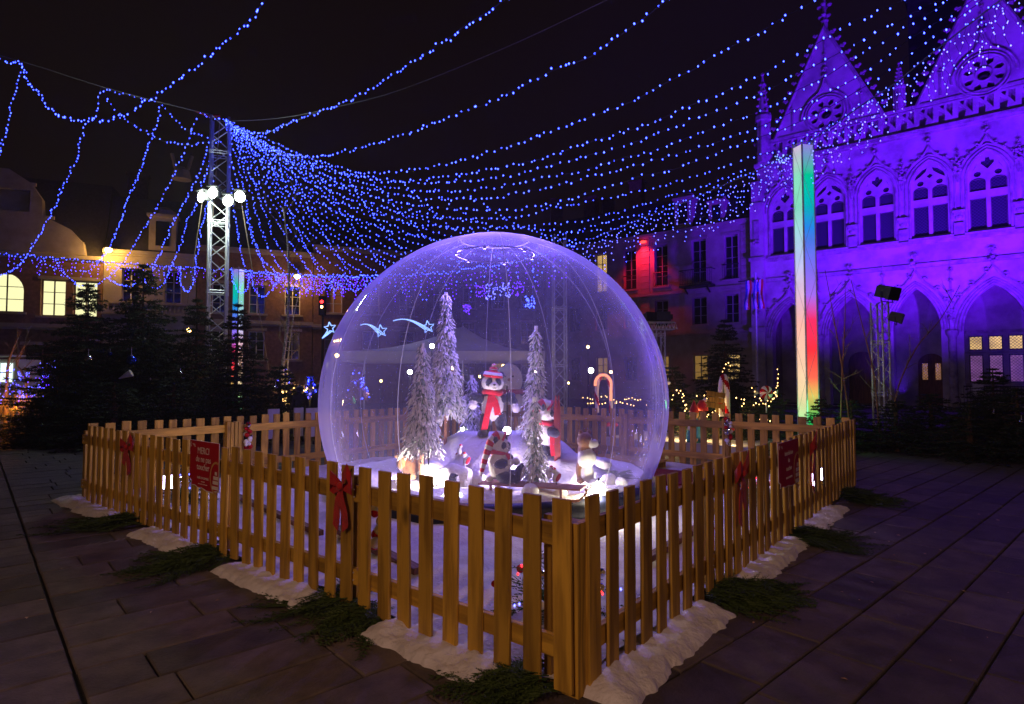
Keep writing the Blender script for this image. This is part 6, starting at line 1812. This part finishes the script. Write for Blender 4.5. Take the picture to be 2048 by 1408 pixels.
def spruce(x, Y, kind, s, rz, label, baubles=()):
    v = XZ(x, Y); t = empty('spruce_tree', (v.x, Y, 0), rz, label, 'tree', 'spruces around the square'); t.scale = s if isinstance(s, tuple) else (s, s, s)
    for nme, me in zip(('trunk', 'crown'), kind):
        o = bpy.data.objects.new(nme, me); COL.objects.link(o); o.parent = t
    return t
spruce(172, 15.2, sA, (1.05, 1.05, .98), 0, 'broad dark spruce at the far left with a silver blue bauble')
spruce(284, 15.8, sA, (1.0, 1.0, 1.13), 2.1, 'tallest dark spruce with a thin leader and a shiny blue bauble')
spruce(392, 16.2, sB, (1.15, 1.15, 1.04), 1.0, 'dark spruce directly left of the lattice mast')
spruce(474, 14.6, sB, (1.0, 1.0, .95), 4.0, 'dark spruce in front of the distant rainbow column')
spruce(560, 15.0, sC, (1.2, 1.2, .95), .5, 'low bushy spruce below the birch tree')
spruce(90, 14.2, sC, (1.3, 1.3, .55), 2.5, 'low spread spruce boughs at the left on the ground')
spruce(230, 14.0, sC, (1.5, 1.5, .75), 1.5, 'low dark spruce behind the left end of the fence')
spruce(350, 14.3, sC, (1.4, 1.4, .8), 3.3, 'low dark spruce behind the back left fence, under the mast')
spruce(1450, 17.5, sB, (1.0, 1.0, .92), 2.0, 'spruce behind the candy cane on the right')
spruce(1345, 15.5, sC, (1.1, 1.1, .95), .7, 'short spruce at the right edge of the globe with warm lights')
spruce(1400, 13.6, sC, (1.0, 1.0, .62), 5, 'low spruce under the warm light string')
spruce(1540, 14.4, sC, (1.1, 1.1, .68), 2.2, 'low spruce below the peppermint sweet')
spruce(1500, 13.2, sC, (.9, .9, .55), 1.2, 'lowest spruce behind the back right fence')
spruce(1640, 12.6, sC, (.7, .7, .58), 1.9, 'small spruce lit green at the foot of the rainbow column')
spruce(1700, 13.5, sC, (1.0, 1.0, .55), .4, 'small dark spruce around the thin birches')
spruce(1790, 13.0, sC, (1.1, 1.1, .55), 3.1, 'dark low spruce right of the small floodlight mast')
spruce(1860, 13.5, sC, (1.2, 1.2, .62), 1.1, 'dark low spruce before the arcade pier')
spruce(1985, 12.5, sB, (.9, .9, .50), 2.7, 'dark spruce with tiny baubles before the lit arch')
spruce(2030, 11.5, sC, (1.2, 1.2, .70), 5.2, 'dark low spruce at the right picture edge')
spruce(1935, 11.8, sC, (1.1, 1.1, .55), 4.2, 'dark low spruce in front of the lit arch')
for k, (px, py, Y, r_, m_, lb) in enumerate(((177, 717, 14.0, .085, 'ballsilver', 'silver blue bauble hanging in the leftmost spruce'), (263, 721, 14.4, .125, 'ballblue', 'shiny blue bauble, biggest in the spruces'), (220, 708, 14.2, .05, 'ballblue', 'small blue bauble between the two big ones'),
      (361, 746, 14.6, .045, 'ballsilver', 'small silver bauble low in the spruces left of the mast'), (551, 775, 14.2, .05, 'ballsilver', 'tiny silver bauble in the low spruce under the birch'), (1988, 826, 11.5, .03, 'ballsilver', 'tiny white bauble in the dark right spruce'), (2043, 843, 11.0, .045, 'ballsilver', 'small silver bauble at the right picture edge'),
      (1337, 766, 14.5, .05, 'ballwhite', 'white bauble in the short spruce beside the globe'))):
    v = P(px, py, Y); t = empty('hanging_bauble', v, 0, lb, 'bauble')
    q = MB(); q.ell((0, 0, 0), (r_, r_, r_ * .92), 16, 10); q.build('ball', M[m_], t, smooth=True)
    q = MB(); q.lathe([(r_ * .22, r_ * .85), (r_ * .2, r_ * 1.1)], n=8); q.tube([(0, 0, r_), (0, 0, r_ * 2.6)], .004, 4); q.build('cap', M['alu'], t)

# red and white shuttlecock ornaments / paper cone in the spruces
v = P(238, 757, 14.1); q = MB(); q.lathe([(.01, 0), (.09, .28), (.08, .29)], n=10); o = q.build('paper_cone', M['whitepaint'], loc=v); o.rotation_euler = (0, 1.1, .3); tag(o, 'small white cone ornament lying in the spruce branches', 'ornament')

# birch behind the left spruces
def bare_tree(base, pts, r0, label, mt, seed, nbr=16, blen=.6, name='birch_tree'):
    random.seed(seed); t = empty(name, base, 0, label, 'tree')
    rel = [Vector(q) - Vector(base) for q in pts]
    m_ = MB(); fine = catmull(rel, .2); N = len(fine); m_.tube(fine, [r0 * (1 - .85 * i / N) + .004 for i in range(N)], 7); m_.build('trunk', mt, t, smooth=True)
    m_ = MB()
    for k in range(nbr):
        i = int(N * rnd(.25, .97)); p_ = fine[i]; d = Vector((rnd(-1, 1), rnd(-.6, .6), rnd(.3, 1.3))).normalized(); L_ = blen * rnd(.5, 1.3)
        br = [p_]; 
        for j in range(5): d = (d + Vector((rnd(-.2, .2), rnd(-.2, .2), rnd(-.1, .2)))).normalized(); br.append(br[-1] + d * L_ / 5)
        m_.tube(br, [.010 * (1 - .8 * j / 5) for j in range(6)], 4, cap=False)
        for j in range(3):
            s0 = br[rnd(0, 1) > .5 and 2 or 3]; d2 = (d + Vector((rnd(-.8, .8), rnd(-.5, .5), rnd(-.3, .5)))).normalized()
            m_.tube([s0, s0 + d2 * L_ * .25, s0 + d2 * L_ * .45 + Vector((0, 0, -.03))], [.005, .003, .002], 3, cap=False)
    m_.build('crown', M['twig'], t)
b_ = XZ(562, 16.5)
bare_tree(b_, [b_, P(566, 730, 16.5), P(575, 650, 16.5), P(578, 560, 16.5), P(574, 470, 16.5), P(566, 415, 16.5)], .055, 'slim birch tree with a pale trunk right of the lattice mast', M['birch'], 3, 22, 1.1)
b_ = XZ(572, 16.9)
bare_tree(b_, [b_, P(576, 720, 16.9), P(586, 640, 16.9), P(597, 590, 16.9), P(602, 560, 16.9)], .03, 'thinner birch stem leaning right behind the slim birch', M['birch'], 4, 12, .7)
for k, (xs, lb) in enumerate(((((1698, 840), (1688, 760), (1672, 660), (1650, 540)), 'leftmost of the thin reddish birch stems before the town hall'), (((1682, 850), (1684, 760), (1690, 640), (1690, 560)), 'upright thin birch stem before the arcade'),
      (((1756, 830), (1746, 740), (1722, 640), (1702, 560)), 'thin birch stem leaning left beside the small floodlight mast'), (((1790, 800), (1830, 700), (1880, 640), (1920, 570)), 'bare thin branch reaching up right before the town hall pier'))):
    base = XZ(xs[0][0], 13.2); bare_tree(base, [base] + [P(a, b, 13.2) for a, b in xs], .016, lb, M['redbark'], 10 + k, 9, .5, 'birch_sapling')

# bare orange lit branches and bush of white lights at far left
b_ = XZ(15, 15.5)
bare_tree(b_, [b_, P(14, 760, 15.5), P(18, 720, 15.5), P(36, 675, 15.5)], .06, 'thick bare branch lit orange at the left picture edge', M['twig'], 31, 8, .5, 'bare_branch')
b_ = XZ(62, 15.3)
bare_tree(b_, [b_, P(52, 760, 15.3), P(35, 733, 15.3), P(36, 712, 15.3), P(60, 680, 15.3)], .035, 'forked bare branch lit orange above the white lights', M['twig'], 32, 9, .6, 'bare_branch')
add_light('POINT', 'ground_glow_light', P(25, 812, 15.0), 60, (1.0, .32, .03), None, .1)
t = empty('lit_bush', XZ(40, 15.4), 0, 'bush full of white and violet light points at the left edge', 'light bush'); random.seed(8)
m1, m2, m3 = MB(), MB(), MB(); base = t.location
for k in range(75):
    x = rnd(-35, 108); y = 770 + rnd(-30, 32) - (12 if x > 70 else 0)
    c = P(x, y, rnd(15.0, 15.8)) - base
    for j in range(5):
        (m1 if random.random() < .7 else m2).octa(c + Vector((rnd(-.12, .12), rnd(-.1, .1), rnd(-.12, .12))), .011)
for k in range(60):
    a = Vector((rnd(-.9, .9), rnd(-.3, .3), 0)); d = Vector((rnd(-.6, .6), rnd(-.3, .3), 1)).normalized(); m3.tube([a, a + d * .6, a + d * 1.25 + Vector((rnd(-.1, .1), 0, 0))], [.008, .006, .003], 3)
tag(m1.build('light_bulbs', M['ledwhite'], t), kind='stuff'); tag(m2.build('violet_bulbs', M['ledviolet'], t), kind='stuff'); tag(m3.build('twigs', M['twig'], t), kind='stuff')

# glowing kiosk window at the left edge
v = P(0, 730, 20); t = empty('market_kiosk', (v.x - .3, 20, 0), 0, 'kiosk with a cold white lit pane at the left picture edge', 'kiosk')
q = MB(); q.box((0, .6, 1.1), (1.6, 1.0, 2.2)); q.build('hut', M['whitepaint'], t)
q = MB(); q.box((.25, .08, 1.75), (.8, .02, .62)); q.build('lit_pane', emit('kiosk_pane', (.75, .95, .9), 1.6), t)
q = MB(); q.box((.25, .05, 1.75), (.03, .04, .62)); q.box((.25, .05, 1.75), (.8, .035, .03)); q.box((.25, -.1, 2.3), (1.5, .6, .06)); q.build('frame', M['whitepaint'], t)

# person silhouettes
def person(loc, h, rz, label, coat, seed=0):
    t = empty('person', loc, rz, label, 'person')
    s_ = h / 1.75
    me = bpy.data.meshes.new('body')
    V = [(0, 0, .92), (0, 0, 1.15), (0, 0, 1.40), (0, 0, 1.50), (0, -.01, 1.62), (.19, 0, 1.40), (.25, -.03, 1.14), (.22, -.14, .95), (-.19, 0, 1.40), (-.24, -.02, 1.14), (-.20, -.16, 1.0), (.10, 0, .86), (.11, -.01, .48), (.11, .02, .08), (.12, -.12, .05), (-.10, 0, .86), (-.12, -.02, .48), (-.12, .03, .08), (-.13, -.11, .05)]
    Ed = [(0, 1), (1, 2), (2, 3), (3, 4), (2, 5), (5, 6), (6, 7), (2, 8), (8, 9), (9, 10), (0, 11), (11, 12), (12, 13), (13, 14), (0, 15), (15, 16), (16, 17), (17, 18)]
    Rr_ = [.16, .17, .16, .07, .115, .085, .07, .05, .085, .07, .05, .11, .085, .06, .05, .11, .085, .06, .05]
    me.from_pydata([tuple(x * s_ for x in v_) for v_ in V], Ed, []); me.update()
    o = bpy.data.objects.new('body', me); COL.objects.link(o); o.modifiers.new('s', 'SKIN'); o.modifiers.new('u', 'SUBSURF').levels = 1
    for i, r_ in enumerate(Rr_): me.skin_vertices[0].data[i].radius = (r_ * s_, r_ * s_ * .85)
    me.skin_vertices[0].data[0].use_root = True
    dg = bpy.context.evaluated_depsgraph_get(); me2 = bpy.data.meshes.new_from_object(o.evaluated_get(dg)); bpy.data.objects.remove(o)
    me2.materials.clear(); me2.materials.append(coat)
    for p_ in me2.polygons: p_.use_smooth = True
    o = bpy.data.objects.new('body', me2); COL.objects.link(o); o.parent = t
    q = MB(); q.ell((0, 0, 1.66 * s_), (.125 * s_, .13 * s_, .10 * s_), 12, 8); q.ell((0, 0, 1.76 * s_), (.03, .03, .03), 8, 6); q.build('woollen_hat', M['plushblack'], t, smooth=True)
coat = mat('dark_coat', (.03, .028, .035), (.018, .017, .022), 12, .9)
person(XZ(600, 14.8) + Vector((0, 0, 0)), 1.38, .6, 'child in a dark coat seen from behind over the back left fence', coat)
person(XZ(640, 14.2), 1.45, -.4, 'second dark figure partly hidden by the left edge of the globe', coat)

# glowing objects behind the back left fence
def tinsel_cone(px, py0, py1, Y, r_, col, s_, label, seed):
    random.seed(seed); b = P(px, py1, Y); tp = P(px, py0, Y); t = empty('tinsel_figure', (b.x, b.y, 0), 0, label, 'lit decoration')
    q = MB(); h = tp.z - b.z
    for k in range(150):
        z = rnd(0, 1); a = rnd(0, 6.28); rr_ = r_ * (1 - z * .75)
        c = Vector((rr_ * math.cos(a), rr_ * math.sin(a), b.z + z * h)); d = Vector((math.cos(a + rnd(-1, 1)), math.sin(a), rnd(-1, 1))).normalized() * .10; w = Vector((rnd(-1, 1), rnd(-1, 1), rnd(-1, 1))) * .03
        q.add([c - d - w, c + d - w, c + w], [(0, 1, 2)])
    q.lathe([(r_ * .9, b.z), (r_ * .2, b.z + h)], n=10); q.build('tinsel', mat('tinsel_' + str(seed), col, tuple(x * .5 for x in col), 8, .2, metal=.8), t)
    q = MB()
    for k in range(26): z = rnd(0, 1); a = rnd(0, 6.28); rr_ = r_ * (1.05 - z * .75); q.octa((rr_ * math.cos(a), rr_ * math.sin(a), b.z + z * h), .018)
    tag(q.build('light_bulbs', M['led' if seed != 2 else 'ledwhite'], t), kind='stuff')
    q = MB(); q.tube([(0, 0, 0), (0, 0, b.z + .05)], .05, 6); q.build('stand', M['iron'], t)
tinsel_cone(622, 755, 798, 17, .20, (.10, .16, .9), 1, 'blue tinsel figure glowing behind the back left fence', 1)
tinsel_cone(568, 735, 770, 19, .20, (.35, .35, .9), 1, 'pale blue tinsel figure below the birch tree', 2)
tinsel_cone(715, 735, 800, 18, .35, (.9, .5, .6), 1, 'pink and blue lit stall figure seen through the left of the globe', 3)
add_light('POINT', 'warm_stall_light', P(585, 800, 16.4), 60, (1, .62, .18), None, .08)
m_ = MB(); random.seed(4); base = XZ(590, 16.6)
for k in range(420):
    a = Vector((rnd(-1.3, 1.3), rnd(-.4, .6), rnd(.2, 1.45))); d = Vector((rnd(-1, 1), rnd(-1, 1), rnd(-.2, 1))).normalized() * rnd(.15, .35); m_.tube([a, a + d], [.006, .002], 3, cap=False)
tag(m_.build('bare_bush', M['twig'], loc=base), 'bare twiggy bush lit golden behind the back left fence', 'bush')
q = MB(); random.seed(12)
for k in range(40): q.octa(P(rnd(555, 640), rnd(775, 812), 16.3), .016)
tag(q.build('light_string', M['warm']), 'warm light points in the bare bush behind the back left fence', 'string lights')
# white panels behind the fence
for k, (px, w_, lb) in enumerate(((541, .26, 'narrow white panel behind the back left fence'), (592, .22, 'second white panel behind the back left fence'), (628, .50, 'widest white panel behind the back left fence, by the globe'))):
    v = XZ(px, 12.9 if k else 12.4); q = MB(); q.box((0, 0, .62), (w_, .03, .62)); q.box((0, 0, .15), (.04, .03, .32)); o = q.build('white_panel', M['whitepaint'], loc=(v.x, v.y + .2, 0), rz=ENC); tag(o, lb, 'panel', 'white panels behind the fence')

# shooting star light frames
def star_frame(px, py, Y, s_, tail, label):
    v = P(px, py, Y); t = empty('shooting_star', v, 0, label, 'light star')
    pts = []
    for i in range(11):
        a = R(90 + 36 * i + 8); r_ = s_ * (1 if i % 2 == 0 else .45); pts.append((r_ * math.cos(a), 0, r_ * math.sin(a)))
    q = MB(); q.tube(pts, .022, 5); q.build('star_outline', M['neon'], t)
    q = MB()
    for off in (.0, .5, 1.0):
        q.tube([(tail[0] * u * s_ + (1 - u) * (off - .5) * s_ * .8, 0, tail[1] * math.sin(u * 2.2) * s_ - .45 * s_ + (tail[2] * u * s_)) for u in [i / 8 for i in range(9)]], .018, 4)
    q.build('tail', M['neon'], t)
    q = MB(); q.box((0, .06, 0), (s_ * 1.2, .03, .03)); q.box((0, .06, s_ * .2), (.03, .03, s_ * 1.8)); q.build('frame', M['iron'], t)
star_frame(660, 656, 24, .24, (-1.3, -.1, -1.2), 'ice blue shooting star left of the globe')
star_frame(856, 654, 24, .26, (-5.4, 1.6, .1), 'ice blue shooting star with a long wavy tail behind the tallest flocked tree')
star_frame(762, 662, 24, .26, (-3.2, 1.3, .3), 'ice blue shooting star in the left of the globe')
# clusters of glowing bulbs before the far houses
random.seed(6)
for k, (px, py, m_, w_, lb) in enumerate(((934, 619, 'ledviolet', .6, 'lowest left violet cluster of bulbs across the square'), (962, 582, 'ledviolet', .8, 'violet bulb cluster above the panda'), (985, 584, 'ledwhite', 1.0, 'whitish bulb cluster, third from the left'),
        (1009, 580, 'ledwhite', .9, 'white bulb cluster in the middle'), (1036, 578, 'ledviolet', .9, 'violet bulb cluster right of the middle'), (1060, 603, 'led', .8, 'blue bulb cluster lowest at the right'))):
    q = MB(); c = P(px, py, 45.5)
    for i in range(34): q.octa(c + Vector((rnd(-.5, .5) * w_, rnd(-.1, .1), rnd(-.6, .6) * w_)), .04)
    tag(q.build('light_cluster', M[m_]), lb, 'window lights', 'bulb clusters before the far houses')

# marquee
a, b_ = P(660, 712, 22), P(1090, 712, 22); pk_ = P(915, 641, 22)
zt_, zb2 = P(900, 702, 22).z, P(900, 721, 22).z
mq = empty('marquee', (a.x, 22, 0), 0, 'white canvas marquee with a peaked roof behind the globe', 'tent'); Wd = b_.x - a.x; Dp = 5.0; px_ = pk_.x - a.x
q = MB(); n_ = 14
def tent_z(u, v_):   # concave peaked roof
    r_ = max(abs(u), abs(v_)); return zt_ + (pk_.z - zt_) * (1 - r_) ** 2.1
for i in range(n_ + 1):
    for j in range(n_ + 1):
        u, w_ = -1 + 2 * i / n_, -1 + 2 * j / n_
        x = px_ + u * (px_ if u < 0 else Wd - px_); q.v.append((x, Dp / 2 + w_ * Dp / 2, tent_z(u, w_)))
for i in range(n_):
    for j in range(n_): k = i * (n_ + 1) + j; q.f.append((k, k + n_ + 1, k + n_ + 2, k + 1)); q.m.append(0)
q.build('roof_canvas', M['canvas'], mq, smooth=True)
q = MB(); q.box((Wd / 2, 0, (zt_ + zb2) / 2), (Wd, .02, zt_ - zb2)); q.box((Wd / 2, Dp, (zt_ + zb2) / 2), (Wd, .02, zt_ - zb2)); q.box((0, Dp / 2, (zt_ + zb2) / 2), (.02, Dp, zt_ - zb2)); q.box((Wd, Dp / 2, (zt_ + zb2) / 2), (.02, Dp, zt_ - zb2)); q.build('valance', M['canvas'], mq)
for x in (.05, Wd - .05):
    for y in (.05, Dp - .05): q = MB(); q.tube([(x, y, 0), (x, y, zt_)], .04, 6); q.build('pole', M['alu'], mq)
q = MB(); q.tube([(px_, Dp / 2, 0), (px_, Dp / 2, pk_.z)], .04, 6); q.build('pole', M['alu'], mq)
add_light('POINT', 'marquee_light', (a.x + 2.5, 24, 2.0), 30, (.75, .7, 1), None, .1)
# snowman figure under the marquee
v = XZ(1018, 18.5); t = empty('snowman', v, 0, 'pale inflatable snowman with a red scarf behind the panda', 'snowman')
q = MB(); q.ell((0, 0, .55), (.62, .55, .60), 20, 12); q.ell((0, 0, 1.5), (.42, .4, .52), 20, 12); q.build('body', M['white'], t, smooth=True)
q = MB(); q.tube([(.40 * math.cos(x), .38 * math.sin(x), 1.15) for x in [6.283 * i / 20 for i in range(21)]], .08, 8, cap=False); q.build('scarf', M['red'], t, smooth=True)
q = MB(); q.ell((-.12, -.37, 1.62), .03, 8, 6); q.ell((.12, -.37, 1.62), .03, 8, 6); q.build('eyes', M['black'], t)
q = MB(); q.lathe([(.05, 0), (.002, .2)], n=8); q.v = [(x, -.38 - z, 1.52 + y) for x, y, z in q.v]; q.build('nose', M['signgold'], t)
# second lattice mast seen through the globe
truss((XZ(1119, 21).x, 21, 0), 6.6, .42, .03, .45, 'faint lattice mast seen through the right half of the globe', .1)

# candy canes
def cane(px, pyt, Y, hgt, label, r_=.055, wd=.28, glow=None, rz=0.0):
    v = XZ(px, Y); t = empty('candy_cane', v, rz, label, 'candy cane', 'red and white candy canes')
    pts = [(wd / 2, 0, z) for z in [hgt * .72 * i / 10 for i in range(11)]]
    pts += [(wd / 2 * math.cos(a), 0, hgt * .72 + (hgt * .28) * math.sin(a)) for a in [math.pi * i / 12 for i in range(1, 13)]]
    pts += [(-wd / 2 + .01, 0, hgt * .72 - hgt * .06 * i) for i in range(1, 5)]
    q = MB(); fine = catmull([Vector(p_) for p_ in pts], .04); q.tube(fine, r_, 12, matf=lambda i, j: ((i + j) % 12 // 4) % 2 if True else 0)
    q.build('cane', [M['ballwhite'], M['ballred']], t, smooth=True)
    q = MB(); 
    for sg in (-1, 1): q.ell((wd / 2 + sg * .08, -.05, hgt * .32), (.08, .03, .05), 10, 6, (0, sg * .4, 0))
    q.ell((wd / 2, -.06, hgt * .32), .03, 8, 6); q.build('bow', M['red'], t, smooth=True)
cane(1447, 750, 12.6, 1.62, 'tall red and white candy cane behind the back right fence', .055, .20, rz=.5)
cane(1207, 750, 13.6, 1.66, 'glowing candy cane seen through the right of the globe', .045, .34, rz=.2)
v = P(1205, 770, 13.6)
q = MB(); q.tube([(v.x - .18 + .0, 13.5, v.z - .02)] + [(v.x + .18 * math.cos(a), 13.5, v.z + .03 + .20 * math.sin(a)) for a in [math.pi - math.pi * i / 12 for i in range(13)]] + [(v.x + .17, 13.5, v.z - .35)], .030, 8)
tag(q.build('neon_cane_tube', emit('orange_tube', (1, .30, .16), 1.8)), 'orange red light tube bent like a cane, on the candy cane in the globe', 'light tube')
add_light('POINT', 'shrub_glow_light', P(1225, 800, 14.5), 24, (1, .55, .2), None, .06)
# wooden arrow sign
v = P(1432, 800, 12.3); t = empty('arrow_sign', (v.x, v.y, 0), .35, 'pale wooden arrow sign made of three boards beside the candy cane', 'sign')
for k, (dx, w_) in enumerate(((-.03, .46), (.0, .42), (-.04, .44))):
    q = MB(); z = v.z + .115 - .115 * k
    q.add([(-w_ / 2 + dx, -.012, -.05), (w_ / 2, -.012, -.05), (w_ / 2, -.012, .05), (-w_ / 2 + dx, -.012, .05), (-w_ / 2 + dx + .05, -.012, 0), (-w_ / 2 + dx, .012, -.05), (w_ / 2, .012, -.05), (w_ / 2, .012, .05), (-w_ / 2 + dx, .012, .05), (-w_ / 2 + dx + .05, .012, 0)],
          [(0, 1, 4), (1, 2, 4), (2, 3, 4), (6, 5, 9), (7, 6, 9), (8, 7, 9), (1, 6, 7, 2), (0, 5, 6, 1), (2, 7, 8, 3), (3, 8, 9, 4), (4, 9, 5, 0)]); o = q.build('board', M['wood'], t, loc=(0, 0, z)); o.rotation_euler = (0, .12, 0)
q = MB(); q.box((.05, .03, v.z / 2), (.06, .03, v.z + .2)); q.build('post', M['wood'], t)
add_light('POINT', 'fence_glow_light', P(1380, 850, 12.9), 75, (1, .66, .26), None, .06)
add_light('POINT', 'fence_glow_light', P(1462, 880, 12.0), 9, (1, .66, .26), None, .04)
# cream wooden stage floor and backdrop beyond the back right fence
v = XZ(1370, 13.4); q = MB(); q.box((0, 0, .12), (3.2, 2.0, .24)); o = q.build('low_stage', M['canvas'], loc=(v.x + .1, v.y, 0), rz=ENC + 1.57); tag(o, 'low cream coloured stage behind the back right fence, lit warm', 'stage')
# elf figure
v = XZ(1387, 12.6); t = empty('elf_figure', (v.x, v.y, .24), .2, 'small seated elf figure with a blue coat and a red cap behind the fence', 'figurine')
q = MB(); q.lathe([(.16, 0), (.17, .15), (.10, .42), (.06, .50)], n=14); q.build('coat', mat('blue_cloth', (.05, .30, .45), (.03, .2, .3), 10), t, smooth=True)
q = MB(); q.ell((0, 0, .58), (.095, .09, .10), 14, 10); q.ell((0, -.09, .57), .02, 8, 6); q.ell((.09, 0, .58), (.02, .02, .03), 8, 6); q.ell((-.09, 0, .58), (.02, .02, .03), 8, 6); h_ = q.build('head', mat('figurine_skin', (.75, .50, .30), (.7, .45, .27), 5), t, smooth=True)
q = MB(); q.ell((-.035, -.085, .60), .012, 8, 6); q.ell((.035, -.085, .60), .012, 8, 6); q.build('eyes', M['black'], h_)
q = MB(); q.lathe([(.10, .62), (.08, .70), (.03, .82), (.005, .88)], n=12); q.build('cap', M['red'], t, smooth=True)
for sg in (-1, 1):
    q = MB(); q.tube([(sg * .09, 0, .40), (sg * .16, -.06, .28), (sg * .10, -.14, .24)], [.035, .03, .022], 7); q.build('arm', M['ballblue'] if False else M['whitepaint'], t, smooth=True)
    q = MB(); q.tube([(sg * .07, -.05, .06), (sg * .09, -.22, .05), (sg * .09, -.28, .09)], [.04, .035, .02], 7); q.build('leg', M['plushtan'], t, smooth=True)
# Santa hats / red fur between pickets
v = P(1404, 812, 12.8); t = empty('santa_hat', v, 0, 'red hat with a white bobble just above the back right fence', 'hat'); q = MB(); q.lathe([(.13, -.1), (.12, 0), (.05, .12)], n=12); q.build('felt', M['red'], t, smooth=True); q = MB(); q.ell((.07, 0, .13), .045, 10, 7); q.build('bobble', M['white'], t, smooth=True)
# peppermint sweet
v = P(1532, 786, 13.4); t = empty('peppermint_sweet', v, .25, 'round red and white peppermint sweet on a stick', 'sweet')
q = MB(); n_ = 40; r_ = .17
q.v.append((0, -.05, 0)); q.v.append((0, .05, 0))
for ring in range(1, 7):
    for j in range(n_):
        a = 6.283 * j / n_ + ring * .10; rr_ = r_ * ring / 6; q.v.append((rr_ * math.cos(a), -.05 * math.cos(ring / 6 * 1.4), rr_ * math.sin(a)))
for j in range(n_): q.f.append((0, 2 + j, 2 + (j + 1) % n_)); q.m.append((j // 4) % 2)
for ring in range(5):
    for j in range(n_):
        a = 2 + ring * n_ + j; b2 = 2 + ring * n_ + (j + 1) % n_; q.f.append((a, a + n_, b2 + n_, b2)); q.m.append((j // 4) % 2)
e0 = 2 + 5 * n_
for j in range(n_): q.f.append((1, e0 + (j + 1) % n_, e0 + j)); q.m.append((j // 4) % 2)
q.build('disc', [M['ballwhite'], M['ballred']], t, smooth=True)
q = MB(); q.tube([(0, 0, -.15), (0, 0, -v.z)], .015, 6); q.build('stick', M['whitepaint'], t)
q = MB(); q.add([(.17, 0, .0), (.30, -.02, .07), (.30, .02, -.07)], [(0, 1, 2)]); q.add([(-.17, 0, 0), (-.30, -.02, .07), (-.30, .02, -.07)], [(0, 2, 1)]); q.build('wrapper', M['signwhite'], t)

# warm light strings in the right shrubs
ws = [([(1338, 805), (1352, 780), (1368, 800), (1370, 820), (1362, 832)], 13.0, 'warm light string left of the small figures at the right edge of the globe'), ([(1353, 775), (1366, 792), (1371, 812)], 13.3, 'short warm light string in the short spruce'),
      ([(1390, 797), (1400, 790), (1412, 797), (1420, 801)], 13.0, 'warm light string left of the arrow sign'), ([(1446, 748), (1448, 738), (1453, 725), (1460, 733), (1455, 728)], 15.5, 'warm light loop above the tall candy cane'),
      ([(1466, 795), (1480, 797), (1489, 800), (1478, 815)], 12.9, 'short warm light string right of the tall candy cane'), ([(1504, 768), (1508, 783), (1513, 795), (1522, 800), (1535, 803), (1548, 800), (1552, 785)], 13.1, 'warm light string under the peppermint sweet'),
      ([(1558, 730), (1554, 745), (1556, 760), (1550, 775), (1552, 786), (1547, 797)], 13.0, 'upright warm light string right of the peppermint sweet'), ([(1500, 812), (1512, 805), (1527, 808), (1540, 815)], 12.7, 'lowest warm light string under the peppermint sweet'),
      ([(1408, 838), (1425, 825), (1434, 821)], 12.5, 'warm light string between candy cane and fence'), ([(1512, 835), (1520, 840), (1537, 836), (1540, 842)], 12.3, 'warm light string just above the back right pickets'),
      ([(1160, 790), (1185, 800), (1210, 792), (1240, 802), (1265, 795), (1290, 803)], 15.5, 'warm light string seen through the right of the globe'), ([(1170, 806), (1200, 808), (1230, 806), (1270, 810)], 14.8, 'lower warm light string seen through the right of the globe')]
for k, (pts, Y, lb) in enumerate(ws): string([P(a, b, Y) for a, b in pts], lb, 'warm light strings in the shrubs at right', 'warm', .085, .013, .03, .004, 200 + k, .01)
# gift figure lamps behind the fence in white and yellow
# illuminated little shrub garland inside the left sign corner is in the fir heaps

# flag bundle and pole
v = XZ(1514, 31.5); t = empty('flagpole', v, TA, 'flagpole with drooping French flags beside the town hall corner', 'flagpole')
zp = P(1514, 560, 31.5).z
q = MB(); q.tube([(0, 0, 0), (0, 0, zp + .4)], .05, 8); q.build('pole', M['alu'], t)
q = MB(); q.tube([(-.9, 0, zp), (.25, 0, zp + .02)], .035, 6); q.build('bracket', M['iron'], t)
for k, (x0_, x1_) in enumerate(((-.35, -.62), (.06, -.05), (.22, .42))):
    fl = empty('flag', (x0_, -.05, zp), 0, parent=t)
    for c_, mm in enumerate(('flagblue', 'flagwhite', 'flagred')):
        q = MB(); pts = []
        for i in range(9):
            u = i / 8; pts.append((lerp(0, x1_ - x0_, u ** .7) * .3 + (c_ - 1) * .10 * (1 - u * .2) + .04 * math.sin(u * 6 + k), -.03 * math.sin(u * 9 + c_), -1.55 * u))
        ribbon(q, pts, [(.11, .04 * math.sin(i), 0) for i in range(9)], .01); q.build('stripe', M[mm], fl)
add_light('SPOT', 'flag_light', (XZ(1514, 28).x, 28, 1.0), 45, (.5, .4, 1), (v.x, 31.5, 6), .1, 40)

# small carved or repeated detail that cannot be picked apart in the photo
for o in bpy.data.objects:
    if o.type == 'MESH' and o.parent is not None and o.name.split('.')[0] in ('crockets', 'canopy', 'pinnacle', 'gable_ornament', 'niche', 'cornice', 'balustrade', 'drop_cables', 'twigs'):
        o['kind'] = 'stuff'

# thin night mist; also stands in for lens glow around the lamps
q = MB(); q.box((5, 35, 16), (156, 136, 36))
vm = bpy.data.materials.new('mist'); vm.use_nodes = True; vm.node_tree.nodes.clear()
pv = nd(vm.node_tree, 'ShaderNodeVolumePrincipled'); pv.inputs['Color'].default_value = (.82, .8, .84, 1); pv.inputs['Density'].default_value = .0013; pv.inputs['Anisotropy'].default_value = .3
vo_ = nd(vm.node_tree, 'ShaderNodeOutputMaterial'); vm.node_tree.links.new(pv.outputs[0], vo_.inputs['Volume'])
tag(q.build('haze', vm), 'thin night mist over the square', kind='stuff')
